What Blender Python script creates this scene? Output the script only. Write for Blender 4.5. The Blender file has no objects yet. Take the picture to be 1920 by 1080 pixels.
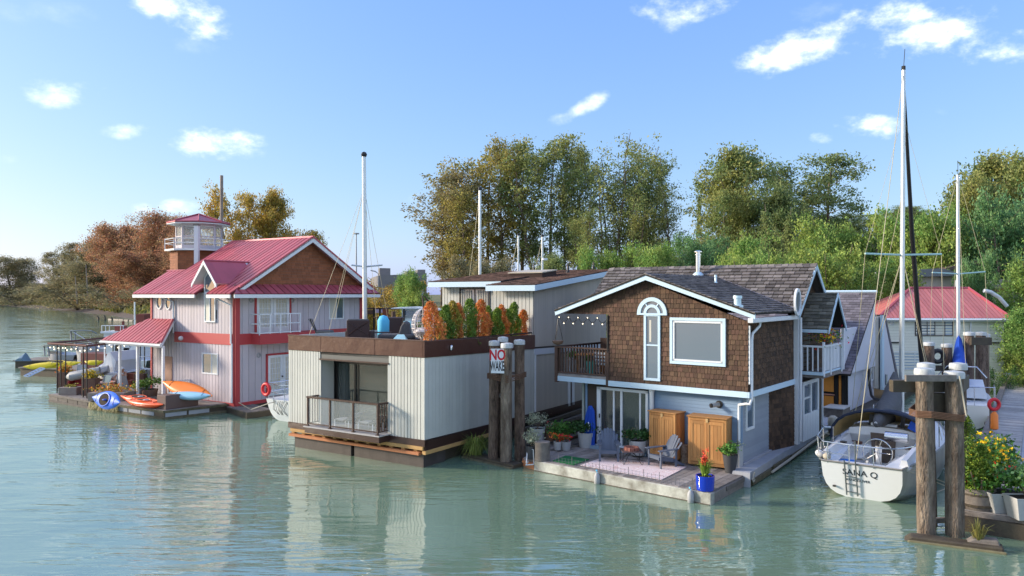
import bpy, math, random
import numpy as np
from mathutils import Vector, Matrix
random.seed(7); RNG = np.random.default_rng(7)
S = bpy.context.scene
COL = S.collection
R = math.radians
# ---------------------------------------------------------------- camera, light, exposure
F, CX, CY, H = 1378.0, 960.0, 552.0, 6.0          # focal length, centre and horizon of the photograph in pixels, eye height
cam = bpy.data.cameras.new('camera'); camo = bpy.data.objects.new('camera', cam); COL.objects.link(camo)
camo.location = (0, 0, H); camo.rotation_euler = (R(90), 0, 0)
cam.sensor_width = 36; cam.lens = 36*F/1920; cam.shift_y = 12/1920
cam.clip_start = .1; cam.clip_end = 9000
S.camera = camo
S.view_settings.view_transform = 'Standard'; S.view_settings.look = 'None'
S.view_settings.gamma = 1; S.view_settings.use_curve_mapping = False
S.view_settings.exposure = EXPO = 1.62
SUN_AZ, SUN_EL = -84.0, 18.0                       # degrees; azimuth from +Y, negative to the left
sd = Vector((math.sin(R(SUN_AZ))*math.cos(R(SUN_EL)), math.cos(R(SUN_AZ))*math.cos(R(SUN_EL)), math.sin(R(SUN_EL))))
sl = bpy.data.lights.new('sun', 'SUN'); sl.energy = 2.0; sl.angle = R(9); sl.color = (1, .86, .70)
so = bpy.data.objects.new('sun', sl); COL.objects.link(so); so.rotation_euler = sd.to_track_quat('Z', 'Y').to_euler()
S.cycles.max_bounces = 6; S.cycles.transparent_max_bounces = 8; S.cycles.caustics_reflective = False; S.cycles.caustics_refractive = False
S.cycles.use_denoising = True; S.cycles.sample_clamp_indirect = 6

w = bpy.data.worlds.new('World'); S.world = w; w.use_nodes = True
wt = w.node_tree; wt.nodes.clear(); WN = wt.nodes; WL = wt.links
def wn(t, **k):
    n = WN.new(t)
    for a, b in k.items(): setattr(n, a, b)
    return n
def wm(op, a, b=None, c=None, clamp=False):
    n = WN.new('ShaderNodeMath'); n.operation = op; n.use_clamp = clamp
    for i, x in enumerate((a, b, c)):
        if x is None: continue
        if isinstance(x, (int, float)): n.inputs[i].default_value = x
        else: WL.new(x, n.inputs[i])
    return n.outputs[0]
sky = wn('ShaderNodeTexSky'); sky.sky_type = 'NISHITA'; sky.sun_disc = False
sky.sun_elevation = R(SUN_EL); sky.sun_rotation = R(SUN_AZ); sky.air_density = 1.0; sky.dust_density = 1.0; sky.ozone_density = 1.6; sky.altitude = 0
bg = wn('ShaderNodeBackground'); bg.inputs[1].default_value = .15
wo = wn('ShaderNodeOutputWorld')
tc = wn('ShaderNodeTexCoord'); nv = wn('ShaderNodeVectorMath', operation='NORMALIZE'); WL.new(tc.outputs['Generated'], nv.inputs[0])
sx = wn('ShaderNodeSeparateXYZ'); WL.new(nv.outputs[0], sx.inputs[0])
ymax = wm('MAXIMUM', sx.outputs[1], .02)
gx = wm('DIVIDE', sx.outputs[0], ymax); gz = wm('DIVIDE', sx.outputs[2], ymax)
# clouds: small cumulus scattered over the sky, given by their bearing and height
CL = [(340,15,90,42,.35,1.0),(118,170,62,30,.1,.85),(234,244,46,15,-.05,.75),(398,272,78,30,.05,1.0),(448,284,50,14,.1,.7),(345,386,44,14,0,.7),(265,392,22,11,0,.6),
 (1300,12,105,26,-.08,1.0),(1263,30,30,28,.2,.7),(1480,95,95,34,-.35,1.0),(1560,75,90,38,-.2,1.0),(1700,50,120,52,0,1.1),(1830,60,130,48,.1,1.1),(1960,70,120,40,0,1.0),
 (1097,200,52,13,-.45,.75),(1622,238,64,22,.05,1.0),(1543,257,26,11,0,.8),(1768,209,16,8,0,.5),(358,92,50,20,.1,.35),(60,20,120,25,.1,.28),(800,368,50,14,-.3,.3),(10,297,24,9,0,.3),(1600,312,40,14,0,.35),(1530,22,50,20,-.3,.35),
 (-300,120,180,50,0,1.0),(-520,300,160,30,.1,.9),(2300,180,200,60,0,1.0),(2600,60,220,70,.1,1.0),(700,-260,260,60,.1,1.0),(1500,-300,300,70,-.1,1.0)]
nz = wn('ShaderNodeTexNoise'); nz.inputs['Scale'].default_value = 16; nz.inputs['Detail'].default_value = 9; nz.inputs['Roughness'].default_value = .62
mp = wn('ShaderNodeMapping'); mp.inputs['Scale'].default_value = (1, 1, 1.7); WL.new(nv.outputs[0], mp.inputs[0]); WL.new(mp.outputs[0], nz.inputs['Vector'])
nz2 = wn('ShaderNodeTexNoise'); nz2.inputs['Scale'].default_value = 48; nz2.inputs['Detail'].default_value = 6; WL.new(mp.outputs[0], nz2.inputs['Vector'])
nn = wm('ADD', wm('MULTIPLY', wm('SUBTRACT', nz.outputs[0], .5), 5.6), wm('MULTIPLY', wm('SUBTRACT', nz2.outputs[0], .5), 1.3))
tot = None
for (px, py, rx, ry, ro, st) in CL:
    cx, cz = (px-CX)/F, -(py-CY)/F; c, s_ = math.cos(ro), math.sin(-ro)
    dx = wm('SUBTRACT', gx, cx); dz = wm('SUBTRACT', gz, cz)
    u = wm('DIVIDE', wm('ADD', wm('MULTIPLY', dx, c), wm('MULTIPLY', dz, s_)), rx*1.12/F)
    v = wm('DIVIDE', wm('SUBTRACT', wm('MULTIPLY', dz, c), wm('MULTIPLY', dx, s_)), ry*1.12/F)
    d2 = wm('ADD', wm('MULTIPLY', u, u), wm('MULTIPLY', v, v))
    m = wm('SUBTRACT', 1.0, d2)
    m = wm('MULTIPLY', wm('MULTIPLY_ADD', wm('ADD', m, nn), .5, .04, clamp=True), st)
    m = wm('MULTIPLY', m, wm('MULTIPLY_ADD', d2, -.3, 1.25, clamp=True))
    tot = m if tot is None else wm('MAXIMUM', tot, m)
tot = wm('MULTIPLY', tot, wm('GREATER_THAN', sx.outputs[1], .05), clamp=True)
SKYMUL = (1.0, 1.0, 1.0)
# the camera's rendering of the sky: compress its range and deepen the blue
sp_ = wn('ShaderNodeSeparateColor'); WL.new(sky.outputs[0], sp_.inputs[0]); hs = wn('ShaderNodeCombineColor')
for i, (g_, c_) in enumerate(((.77, .320), (.61, .345), (.16, .375))): WL.new(wm('MULTIPLY', wm('POWER', wm('MULTIPLY', sp_.outputs[i], .15), g_), c_/.15), hs.inputs[i])
# unseen clouds added outside the view as white fill, denser than those in view
gn = wn('ShaderNodeTexNoise'); gn.inputs['Scale'].default_value = 3.2; gn.inputs['Detail'].default_value = 9; gn.inputs['Roughness'].default_value = .6; m3 = wn('ShaderNodeMapping'); m3.inputs['Scale'].default_value = (1, 1, 2.4); WL.new(nv.outputs[0], m3.inputs[0]); WL.new(m3.outputs[0], gn.inputs['Vector'])
rest = wm('MULTIPLY', wm('SUBTRACT', gn.outputs[0], .475), 8.0, clamp=True)
inframe = wm('MULTIPLY', wm('GREATER_THAN', sx.outputs[1], .05), wm('MULTIPLY', wm('SUBTRACT', 1.0, wm('MAXIMUM', wm('ABSOLUTE', gx), wm('MULTIPLY', gz, 1.5))), 4.5, clamp=True))
rest = wm('MULTIPLY', rest, wm('SUBTRACT', 1.0, inframe)); tot = wm('POWER', wm('MAXIMUM', tot, rest, clamp=True), 1.9)
mx = wn('ShaderNodeMix', data_type='RGBA'); WL.new(tot, mx.inputs[0]); WL.new(hs.outputs[0], mx.inputs[6]); mx.inputs[7].default_value = (4.4, 4.45, 4.55, 1)
WL.new(mx.outputs[2], bg.inputs[0]); WL.new(bg.outputs[0], wo.inputs[0])

# ---------------------------------------------------------------- helpers
def at(px, py, D): return Vector(((px-CX)/F*D, D, H-(py-CY)/F*D))
def onz(px, py, z):
    D = (H-z)*F/(py-CY); return Vector(((px-CX)/F*D, D, z))
ID = Matrix.Identity(4); WMX = {}
def wmx(o): return WMX.get(o.name, ID) if o else ID
class Fr:                                              # a plane with its own axes; hit() gives where a line of sight meets it
    def __init__(s, o, U, V, N=None):
        s.o = Vector(o); s.U = Vector(U).normalized(); s.V = Vector(V).normalized()
        s.N = Vector(N).normalized() if N else s.U.cross(s.V)
        if N is None and s.N.dot(Vector((0, 0, H))-s.o) < 0: s.N = -s.N
    def pt(s, u, v, n=0): return s.o+s.U*u+s.V*v+s.N*n
    def hit(s, px, py):
        d = Vector(((px-CX)/F, 1, -(py-CY)/F)); c = Vector((0, 0, H)); t = (s.o-c).dot(s.N)/d.dot(s.N)
        p = c+d*t-s.o; return (p.dot(s.U), p.dot(s.V))
    def P(s, *pts): return [s.hit(*p) for p in pts]
    def W(s, px, py): return s.pt(*s.hit(px, py))
    def sh(s, n): return Fr(s.o+s.N*n, s.U, s.V, s.N)
    def mat(s, u=0, v=0, n=0):
        m = Matrix.Identity(4); p = s.pt(u, v, n)
        for i in range(3): m[i][0], m[i][1], m[i][2], m[i][3] = s.U[i], s.V[i], s.N[i], p[i]
        return m
def VF(p, d): return Fr(p, (d[0], d[1], 0), (0, 0, 1))
def RF(p, q, r):                                       # plane through three points, U along p-q, facing up
    p, q, r = Vector(p), Vector(q), Vector(r); U = (q-p).normalized(); N = U.cross(r-p).normalized()
    if N.z < 0: N = -N
    V = N.cross(U)
    if V.z < 0: V = -V
    return Fr(p, U, V, N)
XY = Fr((0, 0, 0), (1, 0, 0), (0, 1, 0), (0, 0, 1))
def zf(z): return Fr((0, 0, z), (1, 0, 0), (0, 1, 0), (0, 0, 1))
def tag(o, label=None, cat=None, group=None, kind=None):
    if label: o['label'] = label
    if cat: o['category'] = cat
    if group: o['group'] = group
    if kind: o['kind'] = kind
    return o
def thing(name, label, cat, loc=(0, 0, 0), rz=0, group=None):
    o = bpy.data.objects.new(name, None); COL.objects.link(o); o.empty_display_size = .2
    o.location = loc; o.rotation_euler = (0, 0, rz); WMX[o.name] = Matrix.Translation(loc) @ Matrix.Rotation(rz, 4, 'Z')
    return tag(o, label, cat, group)
KIDS = {}
def par(o, parent):
    if parent:
        o.parent = parent; o.matrix_parent_inverse = wmx(parent).inverted(); KIDS.setdefault(parent.name, []).append(o)
class MB:
    def __init__(s): s.v = []; s.f = []
    def add(s, vs, fs):
        b = len(s.v); s.v += [tuple(x) for x in vs]; s.f += [tuple(b+i for i in f) for f in fs]; return s
    def prism(s, fr, poly, n0, n1):
        k = len(poly); vs = [fr.pt(u, v, n0) for u, v in poly]+[fr.pt(u, v, n1) for u, v in poly]
        return s.add(vs, [tuple(range(k))[::-1], tuple(range(k, 2*k))]+[(i, (i+1) % k, k+(i+1) % k, k+i) for i in range(k)])
    def rect(s, fr, u0, u1, v0, v1, n0, n1): return s.prism(fr, [(u0, v0), (u1, v0), (u1, v1), (u0, v1)], n0, n1)
    def box(s, x0, x1, y0, y1, z0, z1): return s.rect(XY, x0, x1, y0, y1, z0, z1)
    def tube(s, p, q, r, r2=None, k=8, cap=True):
        p, q = Vector(p), Vector(q); r2 = r if r2 is None else r2; d = (q-p)
        if d.length < 1e-6: return s
        d.normalize(); a = d.orthogonal().normalized(); b = d.cross(a); vs = []
        for c, rr in ((p, r), (q, r2)):
            for i in range(k):
                t = 2*math.pi*(i+.5)/k; vs.append(c+(a*math.cos(t)+b*math.sin(t))*rr)
        fs = [(i, (i+1) % k, k+(i+1) % k, k+i) for i in range(k)]
        if cap: fs += [tuple(range(k))[::-1], tuple(range(k, 2*k))]
        return s.add(vs, fs)
    def path(s, pts, r, k=6):
        pts = [Vector(p) for p in pts]
        rs = r if isinstance(r, (list, tuple)) else [r]*len(pts); vs = []; fs = []
        a = (pts[1]-pts[0]).orthogonal().normalized()
        for i, p in enumerate(pts):
            d = (pts[min(i+1, len(pts)-1)]-pts[max(i-1, 0)])
            if d.length < 1e-9: d = Vector((0, 0, 1))
            d.normalize(); a = (a-d*a.dot(d)).normalized(); b = d.cross(a)
            for j in range(k):
                t = 2*math.pi*j/k; vs.append(p+(a*math.cos(t)+b*math.sin(t))*rs[i])
        for i in range(len(pts)-1):
            for j in range(k): fs.append((i*k+j, i*k+(j+1) % k, (i+1)*k+(j+1) % k, (i+1)*k+j))
        fs += [tuple(range(k))[::-1], tuple((len(pts)-1)*k+j for j in range(k))]
        return s.add(vs, fs)
    def lathe(s, c, prof, k=14, sx=1, sy=1):
        c = Vector(c); vs = []; fs = []
        for r, z in prof:
            for j in range(k):
                t = 2*math.pi*j/k; vs.append(c+Vector((math.cos(t)*r*sx, math.sin(t)*r*sy, z)))
        n = len(prof)
        for i in range(n-1):
            for j in range(k): fs.append((i*k+j, i*k+(j+1) % k, (i+1)*k+(j+1) % k, (i+1)*k+j))
        fs += [tuple(range(k))[::-1], tuple((n-1)*k+j for j in range(k))]
        return s.add(vs, fs)
    def ball(s, c, rx, ry=None, rz=None, k=10, m=6):
        ry = ry or rx; rz = rz or rx
        pr = [(max(.001, math.sin(math.pi*i/m)), -math.cos(math.pi*i/m)*rz) for i in range(m+1)]
        return s.lathe(c, [(r*rx, z) for r, z in pr], k, 1, ry/rx)
    def torus(s, c, U, V, R0, r, k=20, m=8, a0=0, a1=2*math.pi):
        U, V = Vector(U).normalized(), Vector(V).normalized(); c = Vector(c)
        full = abs(a1-a0-2*math.pi) < 1e-6; n = k if full else k+1
        N = U.cross(V); vs = []; fs = []
        for i in range(n):
            t = a0+(a1-a0)*i/k; d = U*math.cos(t)+V*math.sin(t)
            for j in range(m):
                q = 2*math.pi*j/m; vs.append(c+d*(R0+r*math.cos(q))+N*(r*math.sin(q)))
        for i in range(k if full else n-1):
            for j in range(m): fs.append((i*m+j, i*m+(j+1) % m, ((i+1) % n)*m+(j+1) % m, ((i+1) % n)*m+j))
        return s.add(vs, fs)
    def loft(s, rings, cap=True, close=True):
        k = len(rings[0]); vs = [p for r in rings for p in r]; fs = []
        for i in range(len(rings)-1):
            for j in range(k if close else k-1): fs.append((i*k+j, i*k+(j+1) % k, (i+1)*k+(j+1) % k, (i+1)*k+j))
        if cap: fs += [tuple(range(k))[::-1], tuple((len(rings)-1)*k+j for j in range(k))]
        return s.add(vs, fs)
    def mesh(s, name, mat, smooth=False):
        me = bpy.data.meshes.new(name); me.from_pydata(s.v, [], s.f); me.materials.append(mat)
        if smooth: me.shade_smooth()
        return me
    def build(s, name, mat, parent=None, smooth=False, bevel=0, label=None, **k):
        o = bpy.data.objects.new(name, s.mesh(name, mat, smooth)); COL.objects.link(o)
        if smooth:
            m = o.modifiers.new('e', 'EDGE_SPLIT'); m.split_angle = R(50)
        if bevel:
            m = o.modifiers.new('b', 'BEVEL'); m.width = bevel; m.segments = 2; m.limit_method = 'ANGLE'
        par(o, parent)
        return tag(o, label, **k)
def copy_tree(o, parent=None):
    c = o.copy(); COL.objects.link(c)
    if parent: c.parent = parent
    for ch in list(KIDS.get(o.name, ())): copy_tree(ch, c)
    if parent: KIDS.setdefault(parent.name, []).append(c)
    return c
def place(root, loc, rz=0, label=None, sc=None, copy=True, group=None):
    c = copy_tree(root) if copy else root
    c.location = loc; c.rotation_euler = (0, 0, rz)
    if sc: c.scale = sc if isinstance(sc, tuple) else (sc,)*3
    if label: c['label'] = label
    if group: c['group'] = group
    return c
def tobj(txt, size, fr, u, v, n, mat, parent, name='lettering', bold=0, sx=1.0, ext=.004):
    cu = bpy.data.curves.new(name, 'FONT'); cu.body = txt; cu.size = size; cu.extrude = ext; cu.offset = bold
    cu.align_x = 'CENTER'; cu.align_y = 'CENTER'; cu.materials.append(mat)
    o = bpy.data.objects.new(name, cu); COL.objects.link(o)
    par(o, parent)
    # text must read left to right: choose the axis pointing to the right of the picture
    U = fr.U if fr.U.x > 0 else -fr.U
    V = fr.N.cross(U)
    m = Matrix.Identity(4); p = fr.pt(u, v, n)
    for i in range(3): m[i][0], m[i][1], m[i][2], m[i][3] = U[i]*sx, V[i], fr.N[i], p[i]
    me = bpy.data.meshes.new_from_object(o); me.materials.clear(); me.materials.append(mat); q = bpy.data.objects.new(name, me); COL.objects.link(q); KIDS[parent.name].remove(o); bpy.data.objects.remove(o)
    par(q, parent); q.matrix_basis = m
    return q
# ---- clipping and cladding
def clip(poly, a, b, c):                               # keep a*u+b*v <= c
    out = []; k = len(poly)
    for i in range(k):
        p, q = poly[i], poly[(i+1) % k]; dp = a*p[0]+b*p[1]-c; dq = a*q[0]+b*q[1]-c
        if dp <= 0: out.append(p)
        if (dp < 0 < dq) or (dq < 0 < dp):
            t = dp/(dp-dq); out.append((p[0]+(q[0]-p[0])*t, p[1]+(q[1]-p[1])*t))
    return out
def area(p): return abs(sum(p[i][0]*p[(i+1) % len(p)][1]-p[(i+1) % len(p)][0]*p[i][1] for i in range(len(p))))/2
def cliprect(poly, u0, u1, v0, v1):
    for a, b, c in ((-1, 0, -u0), (1, 0, u1), (0, -1, -v0), (0, 1, v1)):
        poly = clip(poly, a, b, c)
        if len(poly) < 3: return []
    return poly
PM = {}; CNT = {}
def clad(parent, name, mat, fr, polys, cw, ch, th=.02, gap=.008, stag=.5, skip=(), off=0.0, wj=0, lap=0, cap=300, jit=.0, sag=0, plural=None):
    if isinstance(polys[0][0], (int, float)): polys = [polys]
    us = [p[0] for q in polys for p in q]; vs = [p[1] for q in polys for p in q]
    umin, umax, vmin, vmax = min(us), max(us), min(vs), max(vs); cells = []
    rows = 1 if not ch else int(math.ceil((vmax-vmin)/ch))
    for j in range(rows):
        v0 = vmin+j*ch if ch else vmin-.01; v1 = v0+ch if ch else vmax+.01
        u = umin-(cw*stag*(j % 2) if ch else 0)-(random.random()*cw*.3 if wj else 0); i = 0
        while u < umax:
            wd = cw if not wj else cw*random.choice((1-wj, 1-wj/2, 1, 1+wj/2, 1+wj))
            if not cw: wd = umax-umin+.02; u = umin-.01
            a0, a1, b0, b1 = u+gap/2, u+wd-gap/2, v0+(gap/2 if ch else 0), v1-(gap/2 if ch else 0)
            if sag: b0 += random.uniform(-sag, sag)
            u += wd; ok = True
            todo = [(a0, a1, b0, b1)]
            for (s0, s1, t0, t1) in skip:
                nx_ = []
                for (a0, a1, b0, b1) in todo:
                    if a1 <= s0 or a0 >= s1 or b1 <= t0 or b0 >= t1: nx_.append((a0, a1, b0, b1)); continue
                    if a0 < s0: nx_.append((a0, s0, b0, b1))
                    if a1 > s1: nx_.append((s1, a1, b0, b1))
                    c0, c1 = max(a0, s0), min(a1, s1)
                    if b0 < t0: nx_.append((c0, c1, b0, t0))
                    if b1 > t1: nx_.append((c0, c1, t1, b1))
                todo = [q for q in nx_ if q[1]-q[0] > .015 and q[3]-q[2] > .015]
            for (a0, a1, b0, b1) in todo:
              for poly in polys:
                full = (a1-a0)*(b1-b0); pc = cliprect(poly, a0, a1, b0, b1)
                if len(pc) >= 3 and area(pc) > full*.12 and area(pc) > 2e-4:
                    cells.append((pc, area(pc) > full*.999, a0, a1, b0, b1))
    cp = Vector((0, 0, H)); cells.sort(key=lambda c: (fr.pt((c[2]+c[3])/2, (c[4]+c[5])/2)-cp).length)
    key0 = (parent.name, name); used = CNT.get(key0, 0); inv = wmx(parent).inverted(); rest = MB(); nr = 0
    for pc, isfull, a0, a1, b0, b1 in cells:
        cu, cv = (a0+a1)/2, (b0+b1)/2; loc = [(p[0]-cu, p[1]-cv) for p in pc]; hh = (b1-b0)
        def nz_(v): return th if not lap else th*(1-(1-lap)*((v+hh/2)/hh))
        jz = random.uniform(-jit, jit)
        if used < cap:
            key = (name, mat.name, round(a1-a0, 3), round(hh, 3), th, lap) if isfull else None
            me = PM.get(key) if key else None
            if me is None:
                k = len(loc); vv = [(x, y, 0) for x, y in loc]+[(x, y, nz_(y)) for x, y in loc]
                me = bpy.data.meshes.new(name)
                me.from_pydata(vv, [], [tuple(range(k))[::-1], tuple(range(k, 2*k))]+[(i, (i+1) % k, k+(i+1) % k, k+i) for i in range(k)])
                me.materials.append(mat)
                if key: PM[key] = me
            o = bpy.data.objects.new(name, me); COL.objects.link(o); o.parent = parent; o.matrix_parent_inverse = inv
            o.matrix_basis = fr.mat(cu, cv, off+jz); used += 1
        else:
            k = len(loc); vv = [fr.pt(cu+x, cv+y, off+jz) for x, y in loc]+[fr.pt(cu+x, cv+y, off+jz+nz_(y)) for x, y in loc]
            rest.add(vv, [tuple(range(k))[::-1], tuple(range(k, 2*k))]+[(i, (i+1) % k, k+(i+1) % k, k+i) for i in range(k)]); nr += 1
    CNT[key0] = used
    if nr: rest.build(plural or name+'s', mat, parent, kind='stuff')
# ---------------------------------------------------------------- materials
def M(name, col, rough=.6, metal=0, rnd=0, noise=0, scale=4, col2=None, bump=0, bscale=30, stretch=(1, 1, 1), spec=.5, emit=0, alpha=1, trans=0, ior=1.45, huev=0, bdist=.02, obj=False):
    m = bpy.data.materials.new(name); m.use_nodes = True; nt = m.node_tree; N = nt.nodes; L = nt.links
    b = N['Principled BSDF']; b.inputs['Roughness'].default_value = rough; b.inputs['Metallic'].default_value = metal
    b.inputs['Specular IOR Level'].default_value = spec; b.inputs['IOR'].default_value = ior
    if trans: b.inputs['Transmission Weight'].default_value = trans
    if alpha < 1: b.inputs['Alpha'].default_value = alpha
    if emit: b.inputs['Emission Color'].default_value = (*col, 1); b.inputs['Emission Strength'].default_value = emit
    cur = N.new('ShaderNodeRGB'); cur.outputs[0].default_value = (*col, 1); cur = cur.outputs[0]
    if noise or bump:
        if obj: g = N.new('ShaderNodeTexCoord').outputs['Object']
        else: g = N.new('ShaderNodeNewGeometry').outputs['Position']
        mp = N.new('ShaderNodeMapping'); mp.inputs['Scale'].default_value = stretch; L.new(g, mp.inputs[0])
    if noise:
        t = N.new('ShaderNodeTexNoise'); t.inputs['Scale'].default_value = scale; t.inputs['Detail'].default_value = 8; t.inputs['Roughness'].default_value = .65
        L.new(mp.outputs[0], t.inputs['Vector'])
        cr = N.new('ShaderNodeMapRange'); cr.inputs[1].default_value = .5-.22; cr.inputs[2].default_value = .5+.22; L.new(t.outputs[0], cr.inputs[0])
        cr.inputs[3].default_value = 0; cr.inputs[4].default_value = noise
        x = N.new('ShaderNodeMix'); x.data_type = 'RGBA'; L.new(cr.outputs[0], x.inputs[0]); L.new(cur, x.inputs[6])
        c2 = col2 or tuple(c*.45 for c in col); x.inputs[7].default_value = (*c2, 1); cur = x.outputs[2]
    if rnd:
        oi = N.new('ShaderNodeObjectInfo'); ge = N.new('ShaderNodeNewGeometry'); ad = N.new('ShaderNodeMath'); ad.operation = 'ADD'
        L.new(oi.outputs['Random'], ad.inputs[0]); L.new(ge.outputs['Random Per Island'], ad.inputs[1])
        fr = N.new('ShaderNodeMath'); fr.operation = 'FRACT'; L.new(ad.outputs[0], fr.inputs[0])
        mr = N.new('ShaderNodeMapRange'); mr.inputs[3].default_value = 1-rnd; mr.inputs[4].default_value = 1+rnd; L.new(fr.outputs[0], mr.inputs[0])
        h = N.new('ShaderNodeHueSaturation'); L.new(cur, h.inputs['Color']); L.new(mr.outputs[0], h.inputs['Value'])
        if huev:
            m2 = N.new('ShaderNodeMath'); m2.operation = 'MULTIPLY'; m2.inputs[1].default_value = 7.13; L.new(fr.outputs[0], m2.inputs[0])
            f2 = N.new('ShaderNodeMath'); f2.operation = 'FRACT'; L.new(m2.outputs[0], f2.inputs[0])
            mh = N.new('ShaderNodeMapRange'); mh.inputs[3].default_value = .5-huev; mh.inputs[4].default_value = .5+huev; L.new(f2.outputs[0], mh.inputs[0]); L.new(mh.outputs[0], h.inputs['Hue'])
        cur = h.outputs[0]
    L.new(cur, b.inputs['Base Color'])
    if bump:
        t2 = N.new('ShaderNodeTexNoise'); t2.inputs['Scale'].default_value = bscale; t2.inputs['Detail'].default_value = 5; L.new(mp.outputs[0], t2.inputs['Vector'])
        bp = N.new('ShaderNodeBump'); bp.inputs['Strength'].default_value = bump; bp.inputs['Distance'].default_value = bdist
        L.new(t2.outputs[0], bp.inputs['Height']); L.new(bp.outputs[0], b.inputs['Normal'])
    return m
def leafmat(name, col, rnd=.45, huev=.02, tr=.45, col2=None):
    m = bpy.data.materials.new(name); m.use_nodes = True; nt = m.node_tree; N = nt.nodes; L = nt.links; N.clear()
    o = N.new('ShaderNodeOutputMaterial'); d = N.new('ShaderNodeBsdfPrincipled'); d.inputs['Roughness'].default_value = .55; d.inputs['Specular IOR Level'].default_value = .3
    t = N.new('ShaderNodeBsdfTranslucent')
    mx = N.new('ShaderNodeMixShader'); mx.inputs[0].default_value = tr
    ge = N.new('ShaderNodeNewGeometry'); h = N.new('ShaderNodeHueSaturation')
    g = N.new('ShaderNodeTexNoise'); g.inputs['Scale'].default_value = .35; g.inputs['Detail'].default_value = 3; L.new(ge.outputs['Position'], g.inputs['Vector'])
    cr = N.new('ShaderNodeMapRange'); cr.inputs[1].default_value = .4; cr.inputs[2].default_value = .6; L.new(g.outputs[0], cr.inputs[0])
    x = N.new('ShaderNodeMix'); x.data_type = 'RGBA'; L.new(cr.outputs[0], x.inputs[0]); x.inputs[6].default_value = (*col, 1); x.inputs[7].default_value = (*(col2 or tuple(c*1.3 for c in col)), 1)
    L.new(x.outputs[2], h.inputs['Color'])
    mr = N.new('ShaderNodeMapRange'); mr.inputs[3].default_value = 1-rnd; mr.inputs[4].default_value = 1+rnd; L.new(ge.outputs['Random Per Island'], mr.inputs[0]); L.new(mr.outputs[0], h.inputs['Value'])
    m2 = N.new('ShaderNodeMath'); m2.operation = 'MULTIPLY'; m2.inputs[1].default_value = 9.7; L.new(ge.outputs['Random Per Island'], m2.inputs[0])
    f2 = N.new('ShaderNodeMath'); f2.operation = 'FRACT'; L.new(m2.outputs[0], f2.inputs[0])
    mh = N.new('ShaderNodeMapRange'); mh.inputs[3].default_value = .5-huev; mh.inputs[4].default_value = .5+huev; L.new(f2.outputs[0], mh.inputs[0]); L.new(mh.outputs[0], h.inputs['Hue'])
    L.new(h.outputs[0], d.inputs['Base Color']); L.new(h.outputs[0], t.inputs['Color'])
    L.new(d.outputs[0], mx.inputs[1]); L.new(t.outputs[0], mx.inputs[2]); L.new(mx.outputs[0], o.inputs[0]); return m
# ---------------------------------------------------------------- palette
WHITE = M('white_paint', (.72, .75, .78), .45, noise=.5, scale=3, col2=(.58, .60, .61))
BLUEW = M('trim_paint', (.52, .68, .80), .5, noise=.3, scale=2.5, col2=(.45, .56, .64))
GLASS = M('window_glass', (.10, .14, .19), .03, spec=.9, ior=1.75)
CLEAR = M('clear_glass', (.9, .95, .95), .02, trans=1, ior=1.1, alpha=.28)
CURTAIN = M('curtain', (.62, .60, .52), .9, noise=.5, scale=9, stretch=(3, 3, .2), col2=(.40, .38, .33))
BLACK = M('black_metal', (.015, .014, .014), .4)
DKBROWN = M('dark_brown_metal', (.045, .022, .018), .38)
BROWNP = M('brown_parapet_panel', (.085, .035, .025), .32, noise=.5, scale=1.2, col2=(.065, .028, .022), bump=.25, bscale=1.1, bdist=.2)
STEEL = M('stainless_steel', (.62, .63, .64), .22, 1)
ALU = M('mast_aluminium', (.62, .66, .68), .35, .6, noise=.3, scale=2)
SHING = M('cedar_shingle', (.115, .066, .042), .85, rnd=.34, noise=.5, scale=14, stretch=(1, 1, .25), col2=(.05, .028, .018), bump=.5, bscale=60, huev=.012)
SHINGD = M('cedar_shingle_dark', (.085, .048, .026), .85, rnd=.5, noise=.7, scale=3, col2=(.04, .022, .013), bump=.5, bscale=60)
SHINGR = M('red_cedar_shingle', (.28, .10, .045), .8, rnd=.2, noise=.4, scale=5, bump=.3, bscale=60)
ROOFS = M('grey_roof_shingle', (.165, .15, .145), .9, rnd=.5, noise=.55, scale=1.3, col2=(.06, .052, .048), bump=.4, bscale=70, huev=.02)
ROOFM = M('mossy_roof_shingle', (.17, .16, .13), .9, rnd=.45, noise=.7, scale=3, col2=(.05, .055, .03), bump=.4, bscale=70)
ROOFB = M('slate_blue_shingle', (.135, .125, .145), .9, rnd=.35, bump=.3, bscale=70)
ROOFA = M('brown_asphalt_shingle', (.10, .062, .055), .95, rnd=.7, bump=.4, bscale=60)
SIDE2 = M('pale_grooved_siding', (.53, .54, .50), .6, rnd=.07, noise=.8, scale=1.1, col2=(.44, .45, .42), bump=.1, bscale=40)
SIDEG = M('grey_siding_recess', (.14, .14, .13), .7)
SIDEW = M('warm_grey_siding', (.42, .385, .34), .6, rnd=.05, noise=.25, scale=1.5, col2=(.36, .33, .29), bump=.1, bscale=40)
SIDER = M('pinkish_grey_siding', (.52, .47, .50), .6, rnd=.08, noise=.7, scale=1.2, col2=(.44, .41, .46))
REDM = M('red_metal_roof', (.46, .095, .12), .42, .15, rnd=.14, noise=.7, scale=.9, col2=(.34, .075, .09), bump=.12, bscale=3)
REDM2 = M('faded_red_metal_roof', (.62, .20, .17), .42, .2, rnd=.12, noise=.4, scale=1, col2=(.52, .14, .13))
REDT = M('red_trim', (.42, .05, .055), .5)
BLUES = M('blue_lap_siding', (.18, .28, .42), .6, rnd=.07, noise=.25, scale=2, col2=(.17, .23, .30), bump=.1, bscale=40)
GREYB = M('grey_lap_siding', (.28, .32, .38), .6, rnd=.06, noise=.25, scale=2, bump=.1, bscale=40)
CREAM = M('cream_lap_siding', (.80, .79, .68), .6, rnd=.05, noise=.3, scale=1.5, col2=(.68, .67, .57))
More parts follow.
